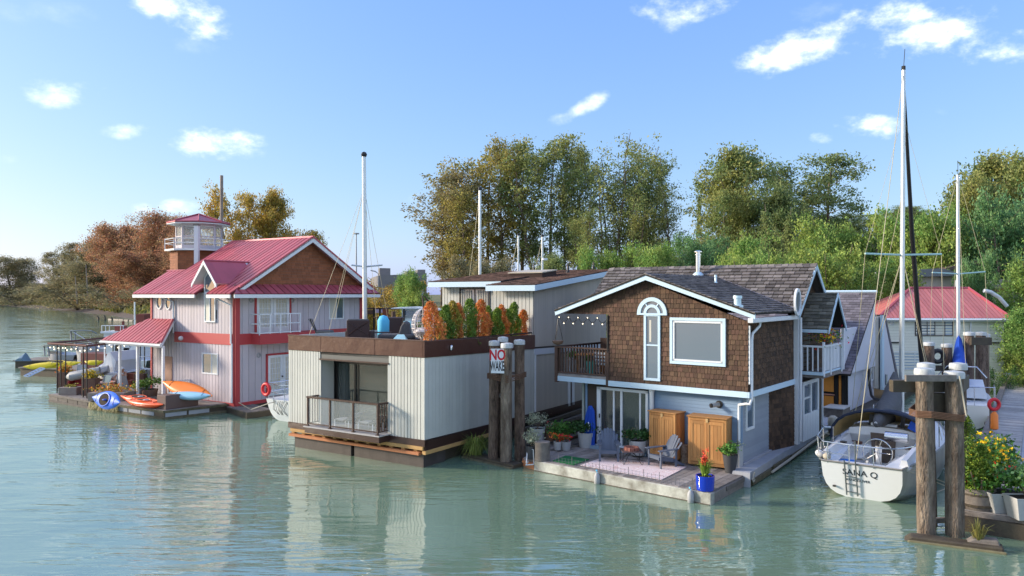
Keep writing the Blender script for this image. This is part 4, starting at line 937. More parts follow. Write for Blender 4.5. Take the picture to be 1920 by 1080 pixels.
window(h3, GR, PW, WHITE, .07, .06, mull=(.5,), pane=(CURTAIN, GLASS))
# french doors
def french(fr, r, name='french_doors'):
    u0, u1, v0, v1 = r; m = MB(); um = (u0+u1)/2
    for a, b in ((u0, um-.01), (um+.01, u1)):
        for q in ((a, a+.16, v0, v1), (b-.16, b, v0, v1), (a+.16, b-.16, v0, v0+.3), (a+.16, b-.16, v1-.14, v1)): m.rect(fr, *q, .0, .07)
        for k in range(1, 4): u = a+.16+(b-a-.32)*k/4; m.rect(fr, u-.01, u+.01, v0+.3, v1-.14, .02, .055)
        for k in range(1, 6): v = v0+.3+(v1-v0-.44)*k/6; m.rect(fr, a+.16, b-.16, v-.01, v+.01, .02, .056)
    o = m.build(name, WHITE, h3); MB().rect(fr, u0+.1, u1-.1, v0+.25, v1-.1, 0, .02).build('pane', CURTAIN, o)
    MB().ball(fr.pt(um-.06, v0+.98, .10), .05, k=8).build('handle', BLACK, o)
    t = MB(); t.rect(fr, u0-.12, u0-.01, v0, v1+.1, 0, .09).rect(fr, u1+.01, u1+.12, v0, v1+.1, 0, .09).rect(fr, u0-.12, u1+.12, v1, v1+.1, 0, .09); t.build('door_trim', REDT, h3)
french(GR, UD); french(GR, LD)
for px, py in ((470, 563), (547, 563), (484, 666)):
    q = GR.W(px, py); MB().torus(q+GR.N*.07, GR.U, (0, 0, 1), .1, .035, 14, 6).build('wall_lamp', GREYP, h3)
MB().ball(GL.W(343, 634)+GL.N*.12, .14, .14, .12).build('wall_lamp', WHITE, h3)
# upper balcony bay on the gable side
bb = rr(GR, (470, 640), (546, 640)); 
MB().rect(GR, bb[0], 5.2, 3.42, 3.95, .06, .75).build('bay_band', REDT, h3)
GRb = GR.sh(.72); r_ = MB()
for v in (3.98, 4.45, 4.95): r_.rect(GRb, bb[0], bb[1], v, v+.05, -.03, .02); r_.rect(VF(K3+B2*bb[0], A2), -.75, 0, v, v+.05, -.02, .03)
for u in [bb[0]+(bb[1]-bb[0])*i/4 for i in range(5)]: r_.rect(GRb, u-.03, u+.03, 3.9, 5.0, -.04, .01)
r_.build('balcony_rail', WHITE, h3)
REDK = M('dark_red_seam', (.13, .02, .03), .6)
# roof
ut, zR, tR3 = -.45, 9.18, 4.75
eS, eN = -.62, 9.75; zS = 6.02; ul = 6.65
fS = RF(U3(ut, eS, zS), U3(10.2, eS, zS), U3(ut, tR3, zR)); fN = RF(U3(ut, eN, 6.25), U3(ul, eN, 6.25), U3(ut, tR3, zR))
def loc3(fr, u, t, z): return toL(fr, U3(u, t, z))[0]
sl = (zR-zS)/(tR3-eS)
def zS_(t): return zS+(t-eS)*sl
tA = 1.62
# the dormer sits between u 2.2 and 4.0
dz0, du0, du1, dum = 5.95, 1.45, 4.15, 2.85
pS = [loc3(fS, *p) for p in ((ut, eS, zS), (1.55, eS, zS), (2.85, .9, zS_(.9)), (3.55, .35, zS_(.35)), (3.75, eS, zS), (8.9, eS, zS), (8.0, tA, zS_(tA)), (ul, tA, zS_(tA)), (ul, tR3, zR), (ut, tR3, zR))]
uA0, uA1 = 8.1, 8.4; pS = [loc3(fS, *p) for p in ((ut, eS, zS), (uA0, eS, zS), (uA1, tA, zS_(tA)), (ul, tA, zS_(tA)), (ul, tR3, zR), (ut, tR3, zR))]
dcut = [loc3(fS, 1.9, eS, zS), loc3(fS, 3.7, eS, zS)]
d0, d1 = sorted((dcut[0][0], dcut[1][0]))
um = (W2_[0]+W2_[1])/2; nu0, nu1 = um-.5-ut, um+.5-ut; assert fS.U.dot(A2) > .9
MB().prism(fS, [pS[0], (nu0, 0), (nu0, 1.12), (nu1, 1.12), (nu1, 0)]+pS[1:], -.08, .004).build('roof_deck', REDK, h3)
clad(h3, 'roof_panel', REDM, fS, pS, .36, 0, .05, .085, 0, cap=300, skip=[(nu0, nu1, -1, 1.12)])

pN = [loc3(fN, ut, eN, 6.25), loc3(fN, ul, eN, 6.25), loc3(fN, ul, tR3, zR), loc3(fN, ut, tR3, zR)]
MB().prism(fN, pN, -.06, 0).build('roof_deck', REDM, h3)
MB().tube(U3(ut-.05, tR3, zR+.02), U3(ul, tR3, zR+.02), .09, k=6).build('ridge_cap', REDM, h3)
MB().tube(U3(ul, tA, zS_(tA)+.03), U3(ul, tR3, zR+.03), .05, k=4).tube(U3(ul, tA, zS_(tA)+.03), U3(uA1, tA, zS_(tA)+.03), .07, k=4).tube(U3(ul, eS, zS+.04), U3(ul, tA, zS_(tA)+.04), .03, k=4).build('ridge_cap', REDM, h3)
MB().rect(VF(U3(0, eS, 0), A2), ut, um-.5, zS-.2, zS-.03, -.03, .04).build('fascia', WHITE, h3); MB().rect(VF(U3(0, eS, 0), A2), um+.5, uA0, zS-.2, zS-.03, -.03, .04).build('fascia', WHITE, h3)
MB().prism(VF(U3(ul, 0, 0), B2), [(tA, zS_(tA)-.1), (tR3, zR-.05), (eN, 6.2), (eN, 5.9), (tA, 5.9)], -.05, 0).build('gable_wall', SHINGR, h3)
# gable fascia on the right side, pent roof strip, shingled gable
GF = GR.sh(-ut)
for s_, (a, b) in enumerate((((eS+.55, zS_(eS+.55)-.02), (tR3, zR)), ((tR3, zR), (eN, 6.27)))):
    MB().prism(GF, [a, b, (b[0], b[1]-.26), (a[0], a[1]-.26)], -.05, .001*s_).build('fascia', WHITE, h3)
    MB().prism(GF, [a, b, (b[0], b[1]+.1), (a[0], a[1]+.1)], -.08, .03+.001*s_).build('rake_flashing', REDM, h3)
gt = [(.35, 6.45), (tR3, zR-.1), (9.2, 6.45)]
MB().prism(GR, gt, -.05, .0).build('gable_wall', SIDEG, h3)
clad(h3, 'gable_shingle', SHINGR, GR, gt, .30, .16, .025, .008, .5, wj=.3, lap=.3, cap=300)
fP = RF(U3(-.75, eS, zS), U3(-.75, eN+.1, zS+.05), U3(-.0, .2, 6.50)); pP = toL(fP, U3(-.75, eS, zS), U3(-.75, eN+.1, zS+.05), U3(0, 9.3, 6.50), U3(0, .2, 6.50))
MB().prism(fP, pP, -.05, 0.004).build('roof_deck', REDK, h3); clad(h3, 'pent_panel', REDM, fP, pP, .45, 0, .035, .08, 0)
MB().rect(GR.sh(.75), eS, eN+.1, zS-.2, zS-.02, -.03, .03).build('fascia', WHITE, h3)
MB().rect(GR, 0, .0+9.0, 6.0, 6.5, -.1, -.02).build('wall', SIDEG, h3)
# dormer
def dorm():
    e = []; zd = 7.72; zf = 6.55; half = 1.02; um = (W2_[0]+W2_[1])/2; tf = -.55; tb = tA+.9
    GD = GL.sh(.05)
    MB().prism(GD, [(um-.52, 5.2), (um+.52, 5.2), (um+.52, 6.9), (um, 7.45), (um-.52, 6.9)], -1.4, 0).build('dormer_wall', SIDER, h3)
    f = MB(); n = .06
    for q in ((um-.46, um-.40, 4.55, 6.85), (um+.40, um+.46, 4.55, 6.85), (um-.4, um+.4, 4.55, 4.62), (um-.03, um+.03, 4.62, 6.0), (um-.4, um+.4, 6.0, 6.14)): f.rect(GD, *q, 0, n)
    f.prism(GD, [(um+.46, 6.85), (um+.40, 6.85), (um, 7.28), (um, 7.37)], 0, n).prism(GD, [(um-.46, 6.85), (um-.40, 6.85), (um, 7.28), (um, 7.37)], 0, n)
    o = f.build('window', WHITE, h3); MB().prism(GD, [(um-.41, 4.6), (um+.41, 4.6), (um+.41, 6.86), (um, 7.3), (um-.41, 6.86)], 0, .02).build('pane', GLASS, o)
    MB().rect(GD, um+.03, um+.40, 4.62, 5.98, .02, .026).build('blind', PB, o)
    um -= .14
    for s_ in (-1, 1):
        e0 = U3(um+s_*half, tf, zf); r0 = U3(um, tf, zd); r1 = U3(um, zd_t(zd), zd); e1 = U3(um+s_*half, zd_t(zf), zf)
        fr = RF(e0, e1, r0); pl = toL(fr, e0, e1, r1, r0); MB().prism(fr, pl, -.05, .01).build('dormer_deck', WHITE, h3); clad(h3, 'dormer_panel', REDM, fr, pl, .42, 0, .02, 0, 0); 
        fr2 = GL.sh(.57); MB().prism(fr2, [(um+s_*half, zf), (um, zd+.03), (um, zd-.18), (um+s_*(half+.02), zf-.2)], -.05, .001*s_).build('fascia', WHITE, h3)
    MB().tube(U3(um, tf, zd+.03), U3(um, zd_t(zd), zd+.03), .05, k=5).build('ridge_cap', REDM, h3)
def zd_t(z): return eS+(z-zS)/sl
dorm()
for px, py in ((300.5, 566.5), (317, 567.5)):
    q = GL.hit(px, py); fr = GL
    r = MB(); r.loft([[fr.pt(q[0]+c*a*.27, q[1]+s_*a*.40, n) for c, s_ in ringp] for a, n in ((1, 0), (1, .09), (.8, .09), (.8, .03))], cap=False); o = r.build('window', WHITE, h3)
    MB().prism(fr, [(q[0]+c*.22, q[1]+s_*.33) for c, s_ in ringp], .0, .04).build('pane', GLASS, o)
for u, z0, z1, jog in ((5.12, 3.9, 5.85, 0), (.13, .5, 3.5, 0)):
    MB().path([GL.pt(u+.7 if z1 > 5 else u, z1, .45 if z1 > 5 else .1), GL.pt(u, z1-.25, .1), GL.pt(u, z0, .1)], .05, 8).build('downpipe', WHITE, h3, True)
MB().path([GL.pt(.9, 5.8, .45), GL.pt(.18, 5.45, .12), GL.pt(.18, 3.5, .12)], .05, 8).build('downpipe', WHITE, h3, True)
# porch roof on the left
GPx = GL.sh(1.63); pe = [GPx.W(188, 636.5), GPx.W(302, 648)]; tw0, tw1 = GL.W(281, 597), GL.W(326, 600)
pe[0].z = pe[1].z = (pe[0].z+pe[1].z)/2+.02; tw0.z = tw1.z = (tw0.z+tw1.z)/2
fQ = RF(pe[1], pe[0], tw1); pQ = toL(fQ, pe[1], pe[0], tw0, tw1)
MB().prism(fQ, pQ, -.08, 0.004).build('roof_deck', REDK, h3); clad(h3, 'porch_panel', REDM, fQ, pQ, .33, 0, .045, .09, 0)
MB().tube(pe[1]-Z*.1, pe[0]-Z*.1, .09, k=4).build('fascia', WHITE, h3)
MB().tube(pe[1]-Z*.06, tw1-Z*.06, .10, k=4).build('fascia', WHITE, h3); MB().tube(pe[1]+Z*.1, tw1+Z*.1, .07, k=4).build('rake_flashing', REDM, h3)
for px in (306, 258, 225):
    b = GPx.sh(-.12).hit(px, 660)[0]; MB().rect(GPx.sh(-.12), b-.06, b+.06, .5, pe[0].z-.1, -.06, .06).build('porch_post', WHITE, h3, bevel=.01)
for i in range(9):
    u = GPx.sh(-.12).hit(308+i*1.8, 700)[0]; 
GPq = VF(GPx.sh(-.12).W(306, 700)*1.0, B2)
GPq = VF(Vector((GPx.sh(-.12).W(307, 700)[0], GPx.sh(-.12).W(307, 700)[1], 0)), B2)
m = MB(); m.rect(GPq, 0, 1.5, 1.4, 1.47, -.03, .03).rect(GPq, 0, 1.5, .62, .67, -.03, .03); m.build('porch_rail', WHITE, h3)
for i in range(9): MB().rect(GPq, .05+i*.17, .09+i*.17, .65, 1.42, -.02, .02).build('baluster', WHITE, h3)
MB().rect(GL, 5.3, 6.1, .5, 2.6, .02, .08).build('porch_door', M('porch_door', (.38, .22, .16), .6), h3)
MB().prism(XY, [tuple(U3(u, t, 0)[:2]) for u, t in ((5.1, 0), (11.2, 0), (11.2, -1.7), (5.1, -1.7))], .3, .5).build('porch_floor', OLDWOOD, h3)
MB().prism(XY, [tuple(U3(u, t, 0)[:2]) for u, t in ((-.1, -.1), (WU, -.1), (WU, WT), (-.1, WT))], -.3, .3).build('float_base', WETWOOD, h3)
# lookout tower behind the ridge
tw = thing('lookout_tower', 'octagonal glazed lookout cabin with red cone roof, white railing and shingled base', 'tower', (0, 0, 0)); WMX[tw.name] = ID
TC = at(373, 500, 46.0); TC.z = 0; kk = 8
def ring8(r, z, rot=R(22.5)): return [TC+Vector((math.cos(rot+2*math.pi*i/kk)*r, math.sin(rot+2*math.pi*i/kk)*r, z)) for i in range(kk)]
def zpx(py, D=46.0): return H-(py-CY)/F*D
zb_, zd_, ze_, za_ = 5.2, zpx(469), zpx(422), zpx(402)
MB().loft([ring8(1.62, zb_), ring8(1.62, zd_-.1)]).build('base_wall', SIDEG, tw)
rb = ring8(1.64, 0)
for i in range(kk):
    p, q = rb[i], rb[(i+1) % kk]; fr = VF(p, q-p)
    if fr.N.dot(Vector((p.x, p.y, 0))) < 0 or True: clad(tw, 'shingle', SHINGR, fr, [(0, zb_), ((q-p).length, zb_), ((q-p).length, zd_-.1), (0, zd_-.1)], .26, .15, .02, .006, .5, lap=.3, cap=40)
MB().loft([ring8(1.95, zd_-.1), ring8(1.95, zd_)]).build('deck', WHITE, tw)
cb_ = ring8(1.32, 0)
for i in range(kk):
    p, q = cb_[i], cb_[(i+1) % kk]; fr = VF(p, q-p); L_ = (q-p).length; m = MB()
    m.rect(fr, 0, .09, zd_, ze_, -.04, .02).rect(fr, L_-.09, L_, zd_, ze_, -.04, .02).rect(fr, .09, L_-.09, ze_-.14, ze_, -.04, .02)
    (m.rect(fr, .09, L_-.09, zd_, zd_+.25, -.04, .02).rect(fr, .09, L_-.09, (zd_+ze_)/2-.03, (zd_+ze_)/2+.03, -.03, .015)); m.build('wall_panel', SIDER, tw)
    MB().rect(fr, .09, L_-.09, zd_+.25, ze_-.14, -.03, -.02).build('pane', M('tower_glass', (.6, .62, .6), .05, spec=.8, alpha=.2) if i == 0 else bpy.data.materials['tower_glass'], tw)
m = MB(); a, b = ring8(1.85, ze_-.02), ring8(1.85, ze_+.12)
MB().loft([a, ring8(1.85, ze_+.02)]).build('eave', WHITE, tw)
for i in range(kk):
    p, q = b[i], b[(i+1) % kk]; ap = TC+Z*za_; MB().add([p, q, ap, p-Z*.06, q-Z*.06], [(0, 1, 2), (0, 3, 4, 1)]).build('roof_panel', REDM, tw)
    MB().tube(p+Z*.02, ap+Z*.04, .035, k=4).build('hip_cap', REDM, tw)
m = MB()
for i in range(kk):
    for z in (zd_+.35, zd_+.62): m.tube(ring8(1.93, z)[i], ring8(1.93, z)[(i+1) % kk], .022, k=5)
    m.tube(ring8(1.93, zd_)[i], ring8(1.93, zd_+.65)[i], .025, k=5)
m.build('railing', WHITE, tw)
pst = thing('white_post', 'square white pipe post standing against the front of the lookout tower', 'post', at(368, 500, 44)); p0 = at(369, 505, 43.9); MB().box(p0.x-.12, p0.x+.12, p0.y-.12, p0.y+.12, 6.5, zpx(423, 43.9)).build('post', WHITE, pst); MB().box(p0.x-.16, p0.x+.16, p0.y-.16, p0.y+.16, zpx(423, 43.9), zpx(420, 43.9)).build('cap', OLDWOOD, pst)

# ================================================================ other buildings
# steep grey A-frame with white gable and orange panelled door
ha = thing('a_frame_house', 'steep slate roofed A-frame with pale lilac gable and orange panelled door', 'house', (15.3, 33.5, .5))
Ka = Vector((15.3, 33.5, 0)); Ab = VF(Ka, B1); zrk = 6.12; tpk = 5.5
tri = Ab.P((1590, 702), (1641, 548.5), (1639.5, 687))
# back half of the gable stays behind the next house
full = [tri[0], (tri[1][0], tri[1][1]), (tri[1][0]+.05, tri[2][1])]
MB().prism(Ab, full, -.15, 0).build('gable_wall', STUCCO, ha)
rt = [Ka+B1*tri[0][0]+Z*tri[0][1], Ka+A1*9+B1*tri[0][0]+Z*tri[0][1], Ka+A1*9+B1*tri[1][0]+Z*tri[1][1], Ka+B1*tri[1][0]+Z*tri[1][1]]
fr = RF(rt[0]-A1*.1, rt[1], rt[3]-A1*.1); pl = toL(fr, rt[0]-A1*.1, rt[1], rt[2], rt[3]-A1*.1)
MB().prism(fr, pl, -.1, 0).build('roof_deck', DARK, ha); clad(ha, 'roof_shingle', ROOFB, fr, pl, .33, .22, .025, .012, .5, lap=.3, cap=300)
MB().tube(rt[2]+Z*.05, rt[3]+Z*.05-A1*.1, .07, k=4).build('ridge_cap', BLUEW, ha)
k0 = tri[0][0]
Wb = VF(Ka+A1*.25, B1); MB().rect(Wb, k0+.5, 6.4, .5, 2.6, -.1, 0).build('wall', STUCCO, ha)
MB().rect(Wb, k0+.2, 6.4, 2.5, 4.4, -.12, -.02).build('wall', STUCCO, ha)
w_ = rr(Wb, (1632, 695), (1637, 722)); window(ha, Wb, (w_[0], w_[0]+.5, 1.5, 2.5), WHITE, .08, .04)
MB().box(0, .01, 0, .01, 0, .01)
Wd = VF(Ka+A1*.15+B1*(k0+.35), A1)                      # entry wall with the orange panels
MB().rect(Wd, -.05, 3.6, .5, 2.45, -.1, 0).build('wall', BLACK, ha)
dp = MB(); dd2 = MB().rect(Wd, .02, .2, .55, 2.45, 0, .06).rect(Wd, .35, .5, .55, 2.4, 0, .07).build('door_frame', BLACK, ha)
for q in ((.22, .33, .6, 2.3), (.55, 1.15, .65, 1.25), (.55, 1.15, 1.45, 2.3), (1.3, 1.55, .65, 1.25)): MB().rect(Wd, *q, 0, .04).build('door_panel', PLYO, ha, bevel=.01)
MB().rect(Wd, .5, 1.65, 1.3, 1.35, 0, .08).build('door_rail', M('rail_pinkish', (.45, .22, .15), .6), ha)
MB().ball(Wd.pt(1.24, 1.0, .1), .05).build('handle', STEEL, ha)
# small shed dormer on the slate roof
dq = Ab.sh(-.0); p0 = fr.W(1560, 612)
MB().prism(VF(Ka+A1*2.2+B1*.6, B1), [(0.4, 3.0), (2.7, 4.9), (1.2, 4.9), (.6, 4.85)], -1.4, 0).build('dormer_wall', STUCCO, ha)
q0 = Ka+A1*1.8; MB().prism(RF(q0+B1*.9+Z*4.75, q0+A1*1.8+B1*.9+Z*4.75, q0+B1*2.6+Z*5.1), [(-.3, 0), (2.0, 0), (2.0, 1.8), (-.3, 1.8)], -.06, .05).build('dormer_roof', ROOFB, ha)
MB().rect(VF(q0+B1*.9, A1), -.3, 2.0, 4.62, 4.74, -.05, .05).build('fascia', BLUEW, ha)
MB().prism(XY, [tuple((Ka+A1*u+B1*t)[:2]) for u, t in ((-.4, .2), (9, .2), (9, 12), (-.4, 12))], -.2, .48).build('float_base', WETWOOD, ha)
# second narrow A-frame
hb2 = thing('narrow_a_frame', 'narrow grey and white A-frame gable standing between the slate roof and the cream house', 'house', (18.9, 38.2, .5))
Kb = at(1645, 700, 38.9); Kb.z = 0; Fb = VF(Kb, B1); tb = Fb.P((1641, 595), (1641, 716), (1657, 735), (1680, 708), (1659, 592))
cc = rr(Fb, (1658, 730), (1658, 594)); 
MB().prism(Fb, Fb.P((1640, 596), (1658, 592), (1658, 731), (1640, 728)), -.2, 0).build('wall', SIDEW, hb2)
MB().prism(Fb.sh(.12), Fb.sh(.12).P((1658, 592), (1682, 706), (1656, 730)), -.15, 0).build('gable_wall', STUCCO, hb2)
MB().prism(Fb.sh(.17), Fb.sh(.17).P((1654, 591), (1658, 591), (1658, 731), (1654, 731)), -.1, 0).build('corner_board', BLUEW, hb2)
e_ = Fb.sh(.14).P((1658, 590), (1660, 590), (1684, 706), (1681, 708)); MB().prism(Fb.sh(.14), e_, -3, .02).build('roof_edge', ROOFB, hb2)
MB().prism(Fb.sh(.14), Fb.sh(.14).P((1660, 702), (1663, 702), (1663, 720), (1660, 722)), 0, .03).build('window', GLASS, hb2)
# cream house with hipped red roof
hc = thing('cream_house', 'cream clapboard house with hipped red metal roof beside the dock', 'house', at(1770, 740, 45)); 
Kc = at(1879, 600, 45); Kc.z = 0; dC = Vector((-1, .045, 0)).normalized(); Fc = VF(Kc, dC); Lc = Fc.hit(1652, 620)[0]; 
def C3(u, t, z): return Kc+dC*u+Vector((.04, 1, 0))*t+Z*z
ze = zpx(597, 45); zbs = .1
MB().rect(Fc, 0, Lc, zbs, ze, -.1, 0).build('wall', BODY, hc); MB().rect(VF(Kc, (.04, 1)), 0, 5, zbs, ze, -.1, .0).build('wall', CREAM, hc)
w1 = rr(Fc, (1715, 593), (1787, 593), (1787, 630), (1715, 630)); w1 = (w1[0], w1[1], w1[2], w1[3]); w3 = rr(Fc, (1690, 659), (1740, 659), (1740, 693), (1690, 693)); w4 = rr(Fc, (1668, 592), (1676, 592), (1676, 610), (1668, 610))
w5 = rr(Fc, (1664, 659), (1688, 659), (1688, 691), (1664, 691))
clad(hc, 'siding_board', CREAM, Fc, [(0, zbs), (Lc, zbs), (Lc, ze), (0, ze)], 0, .175, .03, .006, 0, lap=.3, skip=[])
BLINDC = M('grey_blue_blind', (.38, .47, .55), .5)
window(hc, Fc, w1, M('bronze_frame', (.08, .07, .065), .5), .06, .06, mull=(.22, .48, .68), rails=(.55,), pane=(BLINDC, PB, GLASS, GLASS))
window(hc, Fc, w3, WHITE, .06, .05, mull=(.5,), pane=BLINDC); window(hc, Fc, w5, WHITE, .06, .05, pane=BLINDC); window(hc, Fc, w4, WHITE, .05, .05)
MB().rect(Fc, -.05, 1.4, 3.0, 3.08, 0, .1).build('belt_board', BLACK, hc); MB().rect(Fc, Lc-1.2, Lc, 3.0, 3.08, 0, .1).build('belt_board', BLACK, hc)
zr2 = zpx(541, 47.5); ru0, ru1 = 3.0, Lc-1.8 if Lc > 5 else 4; ru0 = VF(C3(0, 2.6, 0), dC).hit(1815, 545)[0]; ru1 = VF(C3(0, 2.6, 0), dC).hit(1708, 545)[0]
E = [C3(-.35, -.35, ze), C3(Lc+.35, -.35, ze), C3(Lc+.35, 5.6, ze), C3(-.35, 5.6, ze)]; Rg = [C3(ru0, 2.6, zr2), C3(ru1, 2.6, zr2)]
for pts in ((E[0], E[1], Rg[1], Rg[0]), (E[3], E[0], Rg[0]), (E[1], E[2], Rg[1]), (E[2], E[3], Rg[0], Rg[1])):
    fr = RF(pts[0], pts[1], pts[2]); pl = toL(fr, *pts); MB().prism(fr, pl, -.06, -.01).build('roof_deck', DARK, hc)
    clad(hc, 'roof_panel', REDM2, fr, pl, .24, 0, .04, .03, 0); 
for a, b in ((E[0], Rg[0]), (E[1], Rg[1]), (E[3], Rg[0]), (Rg[0], Rg[1])): MB().tube(a+Z*.03, b+Z*.04, .10, k=5).build('hip_cap', REDM, hc)
m = MB(); 
for a, b in ((E[0], E[1]), (E[3], E[0])): m.tube(a-Z*.08, b-Z*.08, .11, k=4)
m.build('gutter', WHITE, hc); MB().tube(C3(1.95, -.15, ze-.1), C3(1.95, -.1, ze-1.4), .05, k=6).build('downpipe', WHITE, hc)
MB().path([at(1888, 574, 48), at(1874, 558, 48), at(1858, 548, 48), at(1845, 545, 48)], .13, 8).build('flexible_duct', WHITE, hc)
MB().tube(C3(.95, 3.2, ze+.8), C3(.95, 3.2, ze+2.4), .11, k=8).build('flue_pipe', M('galvanised', (.5, .55, .58), .4, .5), hc)
MB().prism(XY, [tuple(C3(u, t, 0)[:2]) for u, t in ((-.3, -.3), (Lc+.3, -.3), (Lc+.3, 6), (-.3, 6))], -.3, .12).build('float_base', WETWOOD, hc)
# buildings on the hill
hd = thing('hillside_house', 'low beige house with shallow grey roof half hidden above the red hipped roof', 'house', at(1770, 530, 70))
p = at(1722, 560, 54); p.z = 0; Fd = VF(p, (1, .1)); q = Fd.P((1722, 560), (1722, 516), (1800, 516), (1800, 560)); MB().prism(Fd, q, -5, 0).build('wall', BEIGEW, hd)
MB().prism(Fd.sh(.5), Fd.sh(.5).P((1716, 519), (1724, 505), (1765, 503), (1805, 512), (1805, 517)), -5.5, 0).build('roof', M('grey_flat_roof', (.20, .21, .22), .8), hd)
he = thing('timber_shelter', 'open timber frame building with sloping brown roof behind the hipped red roof', 'building', at(1820, 530, 74))
p = at(1790, 560, 57); p.z = 0; Fe = VF(p, (1, .1)); MB().prism(Fe, Fe.P((1765, 503), (1825, 489), (1838, 497), (1838, 503), (1825, 496), (1765, 509)), -4, .5).build('roof', M('brown_roof', (.12, .09, .075), .9), he)
for px in (1806, 1821, 1834): MB().prism(Fe, Fe.P((px, 497), (px+3, 497), (px+3, 575), (px, 575)), -.3, 0).build('post', OLDWOOD, he)
MB().prism(Fe, Fe.P((1790, 536), (1840, 534), (1840, 537), (1790, 539)), -.2, .1).prism(Fe, Fe.P((1775, 535), (1800, 535), (1800, 541), (1775, 541)), -.2, .1).build('railing', OLDWOOD, he); MB().prism(Fe, Fe.P((1795, 505), (1840, 502), (1840, 560), (1795, 560)), -3, -2.8).build('wall', RAILW, he)
hf = thing('striped_building', 'beige building with a red stripe glimpsed through leaves above the dock', 'building', at(1870, 545, 68)); p = at(1845, 560, 55); p.z = 0; Ff = VF(p, (1, 0)); MB().prism(Ff, Ff.P((1846, 525), (1960, 520), (1960, 580), (1846, 580)), -6, 0).build('wall', BEIGEW, hf); MB().prism(Ff, Ff.P((1846, 541), (1960, 541), (1960, 547), (1846, 547)), 0, .03).build('stripe', REDT, hf)
# long flat concrete building far away
hg = thing('flat_concrete_building', 'long grey flat roofed industrial building far beyond the roof terrace', 'building', at(755, 540, 260))
p = at(705, 545, 260); p.z = 0; Fg = VF(p, (1, .25))
MB().prism(Fg, Fg.P((707, 560), (707, 517), (800, 512), (800, 560)), -40, 0).build('wall', GREYW, hg)
for q in (((712, 518), (712, 502.5), (732, 503), (732, 518)), ((763, 516), (763, 508.5), (776, 508.5), (776, 516)), ((783, 515), (783, 505.5), (797.5, 505.5), (797.5, 515))): MB().prism(Fg.sh(-6), Fg.sh(-6).P(*q), -8, 0).build('roof_box', GREYW, hg)
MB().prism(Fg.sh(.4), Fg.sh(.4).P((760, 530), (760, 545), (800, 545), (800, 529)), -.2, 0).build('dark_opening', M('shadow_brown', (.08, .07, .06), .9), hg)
hk = thing('low_pale_shed', 'low pale grey roofed shed among bushes beyond the roof terrace', 'shed', at(780, 545, 150)); p = at(767, 560, 150); p.z = 0; Fk = VF(p, (1, .3)); MB().prism(Fk, Fk.P((768, 556), (768, 541), (795, 540), (795, 556)), -9, 0).build('wall', M('pale_grey_roof', (.42, .45, .48), .7), hk); MB().prism(Fk.sh(.3), Fk.sh(.3).P((766, 541), (797, 540), (795, 537), (768, 537.5)), -9.5, 0).build('roof', GREYW, hk)
# ================================================================ decks, docks, pilings
dk = thing('timber_deck', 'weathered plank deck with peeling white edge beam in front of the shingled house', 'deck', (5.64, 20.97, .35))
FRp, FLp = onz(1330.8, 923.3, .35), onz(1004, 862.5, .35); FRp.z = FLp.z = 0
a1 = (FLp-FRp).normalized(); dl = (FLp-FRp).length; DKF = Fr((FRp.x, FRp.y, .35), a1, B1, (0, 0, 1)); 
dpoly = [(0, 0), (dl, 0), (dl+.1, 2.6), (dl-.6, 3.35), (.25, 3.35), (0, 2.6)]
clad(dk, 'deck_board', DECKW, DKF, dpoly, .19, 0, .04, .012, 0, off=-.04, jit=.004)
DFv = VF(FRp, a1); DRv = VF(FRp, B1)
MB().rect(DFv, -.06, dl+.02, -.1, .33, -.2, .06).build('edge_beam', PEEL, dk, bevel=.02)
MB().rect(DFv, -.04, dl, -.3, .02, -.2, .10).build('waterline_beam', WETWOOD, dk, bevel=.02)
MB().rect(DRv, -.05, 2.6, -.1, .30, -.2, .04).rect(DRv, 1.1, 2.7, .16, .31, .04, .07).build('side_beam', OLDWOOD, dk, bevel=.02)
MB().rect(VF(FRp+a1*dl, B1), -.05, 2.6, -.2, .25, -.05, .1).build('side_beam', WETWOOD, dk, bevel=.02)
m = MB(); DKb = Fr(DKF.o, DKF.U, DKF.V, DKF.N); m.prism(XY, [tuple(DKF.pt(u, v)[:2]) for u, v in ((.1, .1), (dl-.1, .1), (dl-.2, 3.3), (.1, 3.3))], -.3, .29); m.build('float_core', WETWOOD, dk)
st = M('edge_fence_wire', (.10, .11, .13), .6)
m = MB()
for i in range(46):
    u = .05+(dl-.3)*i/45; m.tube(DKF.pt(u, .10, 0), DKF.pt(u, .10, .22 if i % 4 else .30), .004 if i % 4 else .009, k=4)
for z in (.1, .2): m.tube(DKF.pt(.05, .10, z), DKF.pt(dl-.3, .10, z), .003, k=4)
m.build('wire_edging', st, dk)
wk = thing('concrete_walkway', 'smooth grey concrete walkway float along the right side of the shingled house', 'walkway', (7.39, 22.83, .45))
wa, wb = onz(1405.8, 886.7, .45), onz(1556, 795, .45); wd = (wb-wa).normalized(); wa.z = 0
WV = VF(wa, wd); wn_ = WV.N; wl = 13.5
MB().prism(XY, [tuple((wa+wd*u-wn_*n)[:2]) for u, n in ((0, 0), (wl, 0), (wl, 1.35), (2.6, 1.35), (2.6, .95), (0, .75), (0, .5))], .2, .455).build('slab', CONC, wk, bevel=.01)
MB().prism(XY, [tuple((L1+B1*t-A1*n)[:2]) for t, n in ((-.02, 0), (2.62, 0), (2.62, .13), (-.02, .13))], .45, .53).build('kerb', CONC, wk, bevel=.01)
MB().rect(WV, -.02, wl, -.3, .40, -.3, -.02).build('float_side', MOSSC, wk, bevel=.02)
for i in range(6): MB().rect(WV, .2+i*2.2, 2.1+i*2.2, .02+.04*(i % 2), .2+.04*(i % 2), -.02, .05).build('side_timber', MOSSC, wk, bevel=.015)
